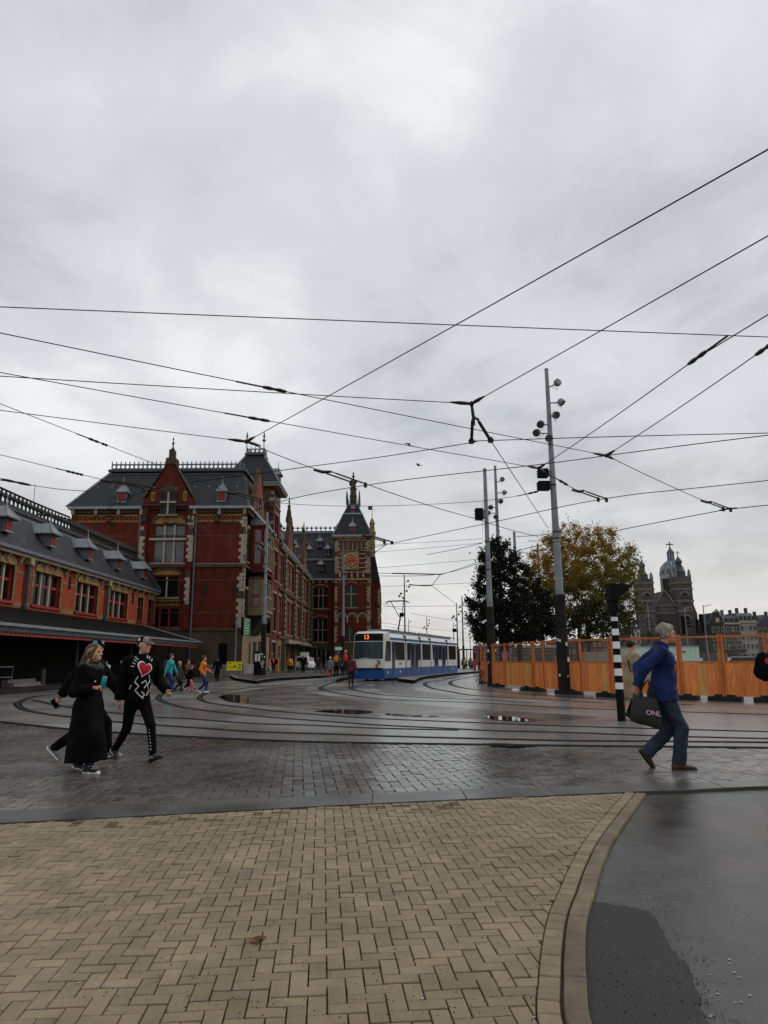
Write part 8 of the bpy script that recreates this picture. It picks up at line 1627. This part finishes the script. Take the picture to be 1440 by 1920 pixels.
# ---------------------------------------------------------------- woman in the long black coat with a can
def coat_woman():
    loc = G(155,1452); loc.z = .03; H = 1.66; vox = .0095; rz = RIGHT-.32
    r = thing('person', (0,0,0), 'woman in ankle-length black coat with fur hood holding a teal can', 'person'); k = H/1.75
    J = pose(H, .05, hip_z=.82, feet={'R': (.16,0,0,.05*H), 'L': (-.14,.02,.25,.05*H)}, hands={'R': (.20,.24,1.02), 'L': (-.24,-.16,.80)}, head=(.12,.05), sh_w=.106)
    J['elR'], J['wrR'] = v3(.25,-.02,1.04), v3(.16,.20,1.08)
    clothes(r, 'body', body_sdf(J, .0085, True, curl=(.5,.95)), 'skin'); face_bits(J, r, True)
    S = SDF(*bounds(J), vox); legs(S, J, k, .012, .95, .05); S.cut(v3(0,0,.10), (0,0,-1)); clothes(r, 'jeans', S, 'denim_blue')
    S = SDF(*bounds(J, .32), vox); torso(S, J, k, .034, .16, .84, flare=.02, arm=.008); S.cone(J['pel'], v3(-.0,.035,.06), .185, .285, .05, flat=((1,0,0),.95)); S.cone(J['hipR'], J['knR'], .13, .115, .06); S.cone(J['knR'], J['anR']+v3(0,0,.05), .115, .12, .06); sleeve_cut(S, J); S.cut(v3(0,0,.13), (0,.10,-1)); S.wrinkle(.010, 17, 11); ct = clothes(r, 'coat', S, 'cloth_black')
    S = SDF(J['neck']-.3, J['neck']+.3, .009)
    for i in range(14):
        a = 2*PI*i/14; p = J['neck']+v3(.125*math.cos(a), .10*math.sin(a)-.03, .005-.02*math.sin(a)); S.ell(p, v3(.05,.05,.045), .02)
    S.wrinkle(.008, 90, 2); clothes(ct, 'fur_hood', S, 'fur')
    h, R = J['head'], head_frame(J); at = lambda x, y, z: h+R@(v3(x,y,z)*k*.95); S = SDF(h-.4, h+.28, .008); S.ell(at(0,-.028,.045), v3(.092,.108,.095)*k, .01, R); S.cone(at(0,-.075,.02), at(0,-.17,-.15), .080, .050, .03)
    for s_ in (-1,1): S.cone(at(s_*.075,.01,.03), at(s_*.085,-.005,-.17), .03, .022, .02)
    S.cut_ell(at(0,.095,-.03), v3(.068,.075,.10)*k, .01, R); S.wrinkle(.005, 80, 4); hr = clothes(r, 'hair', S, 'hair_brown')
    for i in range(16):
        s_ = -1 if i % 2 else 1; q = i/16; ph_ = random.random()*6; pts_ = [at(s_*(.02+.06*q), .05-.10*q, .115-.03*q)]+[at(s_*(.085+.018*math.sin(ph_+j*1.3)), .02-.09*q-.018*j, .05-.055*j) for j in range(5)]
        mb = MB(); mb.tube([Vector(p) for p in crom([Vector(p) for p in pts_], 3)], .011, 5); mb.build('strand', 'hair_brown' if i % 3 else 'hair_blond', hr)
    for s_ in (-1,1):
        mb = MB(); mb.tube([Vector(at(s_*.01,.072,.095)), Vector(at(s_*.048,.062,.062)), Vector(at(s_*.074,.045,.0)), Vector(at(s_*.085,.03,-.07)), Vector(at(s_*.092,.0,-.14))], [.012,.015,.014,.012,.008], 6); mb.build('blond_strand', 'hair_blond', hr)
    for n in 'LR':
        o, at2 = shoe(r, J, n, 'shoe_black', 'sole_white', 1.06)
        S = SDF(J['an'+n]-.25, J['an'+n]+.25, .007); sg = 1 if n == 'R' else -1; F_ = foot_frame(J, n); S.cone(at2(0,.10,-.05), at2(sg*.012,.155,-.055), .0345, .031, .01, flat=(F_@v3(0,0,1),.8)); S.cone(at2(0,-.03,-.05), at2(0,.03,-.05), .0445, .0445, .01); S.cut(at2(0,0,-.028), F_@v3(0,0,1)); S.cut(at2(0,0,-.072), F_@v3(0,0,-1)); clothes(o, 'shoe_panel', S, 'shoe_white')
        for q in (-1,1): mb = MB(); mb.tube([Vector(at2(q*.047,.05,-.030)), Vector(at2(q*.049,.0,-.052)), Vector(at2(q*.047,-.04,-.036))], [.002,.007,.003], 5); mb.build('side_mark', 'shoe_black', o)
    mb = MB(); mb.obox(Vector((.085,.155,1.16)), (.012,0,0), (0,.003,0), (0,0,.008)); mb.build('coat_tag', 'shoe_white', ct)
    r.location = loc; r.rotation_euler = (0,0,rz)
    M_ = Matrix.Translation(loc) @ Matrix.Rotation(rz,4,'Z'); d = J['wrR']-J['elR']; d = d/np.linalg.norm(d); hp = M_ @ Vector(J['wrR']+d*.095+v3(-.028,.015,.02))
    cn_ = thing('drink_can', (0,0,0), 'teal drink can held in the hand of the coat woman', 'can'); mb = MB(); mb.lathe([(.026,-.075),(.033,-.066),(.033,.062),(.027,.075)], (0,0,0), 16); mb.build('body', 'can_teal', cn_, smooth=True); mb = MB(); mb.lathe([(.027,.075),(.029,.08),(.026,.081),(.024,.077)], (0,0,0), 16); mb.build('rim', 'can_rim', cn_); mb = MB(); mb.box(-.008,.008,-.004,.018,.078,.082); mb.build('tab', 'can_rim', cn_); cn_.location = hp+Vector((0,0,.03)); cn_.rotation_euler = (0,.16,0)
coat_woman()
# ---------------------------------------------------------------- man in black jacket walking behind her
def man_behind():
    loc = G(156,1427); loc.z = .03; H = 1.77; vox = .0105; rz = RIGHT-.05
    r = thing('person', (0,0,0), 'man in dark cap and black jacket walking half hidden behind the coat woman', 'person'); k = H/1.75
    J = pose(H, .06, hip_z=.86, feet={'L': (.32,.01,-.15,.05*H), 'R': (-.40,.09,.75,.05*H)}, hands={'R': (.24,-.42,.78), 'L': (-.20,.42,.92)}, head=(.0,.05))
    clothes(r, 'body', body_sdf(J, .009, curl=(.6,.9)), 'skin'); face_bits(J, r)
    S = SDF(*bounds(J), vox); legs(S, J, k, .016, 1.0, .05); S.cut(v3(0,0,.09), (0,0,-1)); S.wrinkle(.005,34,3); clothes(r, 'trousers', S, 'cloth_black')
    S = SDF(*bounds(J), vox); torso(S, J, k, .032, .80, .8, arm=.012); sleeve_cut(S, J); S.cut(v3(0,0,.80), (0,0,-1)); S.wrinkle(.007, 26, 9); jk = clothes(r, 'jacket', S, 'cloth_black')
    for n in 'LR':
        w_, el = J['wr'+n], J['el'+n]; d = (w_-el)/np.linalg.norm(w_-el); S = SDF(w_-.15, w_+.15, .008); S.cone(w_-d*.03, w_+d*.02, .042, .038, 0); clothes(jk, 'cuff', S, 'cloth_grey'); shoe(r, J, n, 'cloth_grey', 'sole_white', 1.1)
    h, R = J['head'], head_frame(J); at = lambda x, y, z: h+R@(v3(x,y,z)*k); S = SDF(h-.25, h+.25, .008); S.ell(at(0,-.028,.03), v3(.080,.094,.08)*k, .01, R); S.cut_ell(at(0,.1,-.02), v3(.075,.085,.1)*k, .01, R); clothes(r, 'hair', S, 'hair_dark')
    o, at, R = add_cap(r, J, 'cloth_black', 'cloth_black', bill_dir=0)
    mb = MB(); mb.prism([Vector(at(x,.093,z)) for x, z in ((-.035,.07),(.035,.07),(.03,.115),(-.03,.115))], Vector(R@v3(0,.006,0))); mb.build('cap_patch', 'patch_blue', o)
    mb = MB(); mb.prism([Vector(at(.086,y_,z)) for y_, z in ((-.02,.07),(.05,.07),(.045,.11),(-.015,.115))], Vector(R@v3(.006,0,0))); mb.build('cap_patch', 'patch_blue', o)
    r.location = loc; r.rotation_euler = (0,0,rz)
    ph = thing('phone', (0,0,0), 'dark phone in the trailing hand of the man behind the coat woman', 'phone'); mb = MB(); mb.box(-.035,.035,-.006,.006,-.075,.075); mb.build('case', 'black_box', ph); mb = MB(); mb.box(-.032,.032,-.008,-.006,-.07,.07); mb.build('screen', 'tram_glass', ph)
    d = J['wrR']-J['elR']; d = d/np.linalg.norm(d); ph.location = Matrix.Translation(loc) @ Matrix.Rotation(rz,4,'Z') @ Vector(J['wrR']+d*.14); ph.rotation_euler = (.3,-.6,.4)
man_behind()
# ---------------------------------------------------------------- young man in printed sweatshirt
def young_man():
    loc = G(250,1430); loc.z = .03; H = 1.78; vox = .0095; rz = RIGHT-.72
    r = thing('person', (0,0,0), 'young man in black sweatshirt with large red heart print and grey cap', 'person'); k = H/1.75
    J = pose(H, .08, hip_z=.885, feet={'R': (-.38,.055,.65,.05*H), 'L': (.34,.02,-.22,.06*H)}, hands={'R': (.24,-.10,.86), 'L': (-.34,.24,.98)}, head=(.50,.04), sh_w=.110)
    clothes(r, 'body', body_sdf(J, .0085, curl=(1.3,.6)), 'skin'); face_bits(J, r)
    S = SDF(*bounds(J), vox); legs(S, J, k, .010, .95, .042); S.cut(v3(0,0,.10), (0,0,-1)); S.wrinkle(.004,34,3); tr_ = clothes(r, 'trousers', S, 'cloth_black')
    S = SDF(*bounds(J), vox); torso(S, J, k, .032, .83, .82, arm=.010); sleeve_cut(S, J); S.cut(v3(0,0,.83), (0,0,-1)); S.wrinkle(.008, 24, 21); sw = clothes(r, 'sweatshirt', S, 'cloth_black')
    # printed shapes lie on the chest: project onto the sweatshirt surface from the front
    bm = bmesh.new(); bm.from_mesh(sw.data); from mathutils.bvhtree import BVHTree; bvh = BVHTree.FromBMesh(bm)
    def onto(x, z, lift=.004):
        hit = bvh.ray_cast(Vector((x, 1.2, z)), Vector((0,-1,0))); return (hit[0]+Vector((0,lift,0))) if hit[0] else Vector((x,.22,z))
    def patch_(name, m, fn, n_r=6, n_a=28, lift=.004):
        mb = MB(); c = fn(0,0); v = [onto(*c, lift)]; f = []
        for i in range(1, n_r+1):
            for j in range(n_a): v.append(onto(*fn(i/n_r, 2*PI*j/n_a), lift))
        for j in range(n_a): f.append((0, 1+(j+1)%n_a, 1+j))
        for i in range(n_r-1):
            for j in range(n_a): a, b = 1+i*n_a+j, 1+i*n_a+(j+1)%n_a; f.append((a, b, b+n_a, a+n_a))
        mb.add(v, f); return mb.build(name, m, sw)
    hc = (.02, 1.31)
    def heart(sc, rot=.28):
        def fn(q, a):
            x_ = 16*math.sin(a)**3/17*q; z_ = (13*math.cos(a)-5*math.cos(2*a)-2*math.cos(3*a)-math.cos(4*a))/17*q; c, s_ = math.cos(rot), math.sin(rot); return (hc[0]+sc*(x_*c-z_*s_), hc[1]+sc*1.12*(x_*s_+z_*c))
        return fn
    patch_('heart_outline', 'print_white', heart(.125), lift=.004); patch_('heart', 'print_red', heart(.105), lift=.008)
    def stroke(pts, w_=.008):
        P_ = [Vector((x_,0,z_)) for x_, z_ in pts]; q = []
        for a, b in zip(P_, P_[1:]):
            for i in range(4): q.append(a.lerp(b, i/4))
        q.append(P_[-1]); mb = MB(); mb.tube([onto(p.x, p.z, .003) for p in q], w_, 5); mb.build('print_stroke', 'print_white', sw)
    for a in (1.9,2.15,2.4,.95,.7,.45,.2): x_, z_ = hc[0]+.15*math.cos(a), hc[1]+.16*math.sin(a); stroke([(x_,z_),(x_+.05*math.cos(a),z_+.05*math.sin(a))], .007)
    stroke([(.10,1.20),(.13,1.12),(.08,1.06),(.12,1.00),(.06,.93),(.0,.88)]); stroke([(-.06,1.22),(-.10,1.14),(-.05,1.07),(-.10,.99),(-.05,.92)]); stroke([(.045,1.10),(-.01,1.14),(-.04,1.08),(.0,1.03)]); stroke([(.16,1.08),(.17,1.02)]); stroke([(-.14,1.05),(-.15,.98)]); stroke([(.03,.98),(-.02,.93),(.02,.90)])
    mb = MB(); kn, an = J['knL'], J['anL']
    for i in range(7): p = kn*(1-(.15+.11*i))+an*(.15+.11*i); mb.obox(Vector(p+v3(.045,.035,0)), (.012,.0,.0), (0,.003,0), (0,0,.008))
    tag(mb.build('leg_print', 'print_white', tr_), kind='stuff')
    for n in 'LR':
        o, at2 = shoe(r, J, n, 'shoe_black', 'sole_dark', 1.08)
        for q in (-1,1): mb = MB(); mb.tube([Vector(at2(q*.047,.07,-.045)), Vector(at2(q*.05,.03,-.030)), Vector(at2(q*.05,-.01,-.045)), Vector(at2(q*.045,-.05,-.03))], .005, 5); mb.build('side_stripe', 'shoe_white', o)
    h, R = J['head'], head_frame(J); at = lambda x, y, z: h+R@(v3(x,y,z)*k); S = SDF(h-.25, h+.25, .008); S.ell(at(0,-.026,.02), v3(.077,.09,.08)*k, .01, R); S.cut_ell(at(0,.1,-.02), v3(.08,.095,.1)*k, .01, R); clothes(r, 'hair', S, 'hair_dark')
    o, at, R = add_cap(r, J, 'cloth_black', 'cap_grey', bill_dir=0)
    S = SDF(h-.2, h+.22, .007); S.ell(at(0,-.010,.056), v3(.085,.106,.084)*k, 0, R); S.cut(at(0,0,.052), R@v3(0,0,-1)); S.cut(at(0,.02,0), R@v3(0,-1,0)); clothes(o, 'front_panel', S, 'cap_grey')
    mb = MB(); mb.prism([Vector(at(x_*.03, .098-.01*abs(x_), .088+z_*.03)) for x_, z_ in ((0,-1),(.8,.0),(.9,.6),(.5,.95),(0,.5),(-.5,.95),(-.9,.6),(-.8,0))], Vector(R@v3(0,.006,0))); mb.build('cap_heart', 'print_red', o)
    mb = MB(); mb.prism([Vector(at(.084, -.03+.02*math.cos(a), .085+.02*math.sin(a))) for a in np.linspace(0,2*PI,11)[:-1]], Vector(R@v3(.006,0,0))); mb.build('cap_badge', 'print_white', o)
    r.location = loc; r.rotation_euler = (0,0,rz)
young_man()
# ---------------------------------------------------------------- person in trench coat by the banded post
r_, J_ = walker(G(1189,1349), RIGHT+.35, 1.86, 'person in beige trench coat and black cap standing behind the banded post', 'cloth_beige', 'cloth_black', 'shoe_black', vox=.014, stride=.12, hem=.27, lean=.10, cap='cloth_black', detail=True, hands={'R': (.22,.26,1.18), 'L': (-.16,.36,1.22)}, female=True, hair='hair_dark')
mb = MB(); mb.tube([Vector(J_['neck']+v3(.10,.02,-.03)), Vector(J_['chest']+v3(.17,.0,-.02)), Vector(J_['waist']+v3(.21,.02,-.02))], .016, 5); mb.build('bag_strap', 'cloth_black', r_); mb = MB(); mb.tube([Vector(J_['neck']+v3(.02,-.10,-.06)), Vector(J_['chest']+v3(.08,-.16,0)), Vector(J_['waist']+v3(.17,-.14,0))], .014, 5); mb.build('bag_strap', 'cloth_black', r_)
mb = MB(); c = Vector(J_['waist']+v3(.27,.14,-.05)); mb.prism([c+Vector((0,-.16,-.22)), c+Vector((0,.16,-.22)), c+Vector((0,.14,.2)), c+Vector((0,-.14,.2))], (.07,0,0)); mb.build('canvas_bag', 'cloth_beige', r_)
r_, J_ = walker(G(1471,1392), RIGHT, 1.80, 'person in bulky black jacket with round red badge at the right edge', 'cloth_black', 'cloth_dark', 'shoe_black', vox=.014, stride=.2, hem=.44, pack='cloth_black', detail=True)
mb = MB(); mb.lathe([(.05,0),(.05,.012)], (0,0,0), 12); o = mb.build('badge', 'cloth_red', r_); o.rotation_euler = (0,PI/2,0); o.location = Vector(J_['chest']+v3(.16,-.24,.05))
# ---------------------------------------------------------------- people in the middle distance
def wk(x, yf, yt, rz, label, *a, **k): return walker(G(x, yf), rz, height_px(x, yf, yt), label, *a, **k)
B_ = PI/2; AW = 0.0                                            # AW: walking away from the camera
wk(316,1297,1226, RIGHT-.1, 'person in turquoise jacket with dark backpack walking right', 'cloth_teal', 'denim_blue', 'cloth_brown', pack='cloth_maroon', hair='hair_brown', lean=.05, stride=.36)
wk(333,1296,1240, RIGHT+.2, 'short person in dark olive coat beside the turquoise jacket', 'cloth_olive', 'cloth_dark', 'cloth_maroon', hair='hair_blond', hem=.36, stride=.3)
wk(349,1294,1237, RIGHT-.3, 'person in brown jacket looking down at a phone', 'cloth_brown', 'cloth_black', 'shoe_white', hair='hair_dark', stride=.3, hands={'R': (.12,.3,1.15), 'L': (-.1,.3,1.15)})
wk(355,1298,1247, RIGHT, 'child in black coat with pink boots next to the orange jacket', 'cloth_black', 'cloth_pink', 'shoe_black', hair='hair_brown', hem=.36, stride=.28, sole='sole_white')
wk(379,1299,1229, RIGHT-.05, 'person in orange jacket with patterned black backpack, jeans and white shoes', 'cloth_orange', 'denim_blue', 'shoe_white', pack='cloth_dark', hair='hair_brown', stride=.38, sole='sole_white', lean=.02, hands={'R': (.25,.10,.86), 'L': (-.2,.3,.95)})
wk(407,1277,1233, AW+.5, 'dark figure in long black coat before the station corner', 'cloth_black', 'cloth_black', 'shoe_black', hem=.3, stride=.1)
wk(197,1287,1240, PI, 'pale dressed person standing in the dark under the canopy', 'cloth_white', 'cloth_dark', 'shoe_black', stride=.08, vox=.025)
wk(226,1285,1238, PI-.4, 'dark dressed person standing in the canopy shade', 'cloth_dark', 'cloth_black', 'shoe_black', stride=.08, vox=.025)
far = dict(vox=.03)
wk(504,1264,1233, RIGHT, 'far person in pink top and white trousers', 'cloth_pink', 'cloth_white', 'shoe_white', hair='hair_dark', **far); wk(512,1263,1231, AW, 'far person in black carrying a bright red bag', 'cloth_black', 'denim', 'shoe_black', pack='cloth_red', **far)
wk(527,1257,1228, PI, 'far person in rust brown jacket', 'cloth_brown', 'denim', 'shoe_black', **far); wk(543,1264,1231, AW, 'far person with yellow and orange jacket', 'cloth_yellow', 'cloth_black', 'shoe_black', pack='cloth_orange', **far)
wk(568,1264,1231, AW, 'far person all in black before the white van', 'cloth_black', 'cloth_black', 'shoe_black', stride=.1, **far); wk(596,1258,1232, RIGHT, 'far dark person near the parked bicycles', 'cloth_dark', 'cloth_black', 'shoe_black', **far); wk(588,1255,1232, PI, 'far person in black beyond the bicycles', 'cloth_black', 'cloth_dark', 'shoe_black', **far)
wk(619,1271,1232, AW, 'white-haired person in grey coat with red trousers walking away', 'cloth_grey', 'cloth_red', 'shoe_black', hair='cloth_white', hem=.38, **far); wk(630,1270,1223, AW, 'person with orange backpack walking away', 'cloth_olive', 'cloth_black', 'shoe_black', pack='cloth_orange', hair='hair_brown', **far)
wk(648,1271,1220, AW, 'tall blond person with reddish backpack left of the tram', 'cloth_dark', 'denim', 'shoe_black', pack='cloth_red', hair='hair_blond', **far); wk(642,1266,1228, AW+.4, 'person in grey half hidden behind the blond person', 'cloth_grey', 'cloth_dark', 'shoe_black', **far)
wk(658,1286,1229, AW, 'person in maroon hooded jacket walking away towards the tram', 'cloth_maroon', 'cloth_dark', 'shoe_black', hood=True, vox=.022, stride=.35)
wk(867,1257,1234, RIGHT, 'dark person waiting at the tram rear', 'cloth_black', 'cloth_dark', 'shoe_black', **far); wk(873,1256,1233, AW, 'person in yellow vest at the tram stop', 'cloth_yellow', 'cloth_black', 'shoe_black', **far); wk(880,1257,1234, RIGHT, 'person in dark coat by the tram shelter', 'cloth_dark', 'cloth_black', 'shoe_black', hem=.34, **far); wk(885,1257,1235, PI, 'person in grey coat by the tram shelter', 'cloth_grey', 'cloth_black', 'shoe_black', **far); wk(906,1281,1234, AW, 'person in black standing by the bicycle at the fence end', 'cloth_black', 'cloth_black', 'shoe_black', vox=.024, stride=.1)
# ---------------------------------------------------------------- birds
for x_, y_, Y, sp2_, lab in ((785,873,45,.16,'small dark bird gliding left of the double hanging arms'),(768,835,60,.34,'faint bird with spread wings above the other bird')):
    p = D(x_, y_, Y); r = thing('bird', p, lab, 'bird', 'birds in the sky'); mb = MB(); mb.tube([p+Vector((-.12,0,0)), p, p+Vector((.14,0,.01))], [.01,.045,.015], 6); mb.build('body', 'wire_black', r)
    for s_ in (-1,1): mb = MB(); mb.prism([p+Vector((-.05,s_*.02,.02)), p+Vector((.06,s_*.02,.02)), p+Vector((.10*s_+.1,s_*sp2_,.10)), p+Vector((s_*sp2_*1.6,s_*sp2_*1.2,.06))], (0,0,.012)); mb.build('wing', 'wire_black', r)
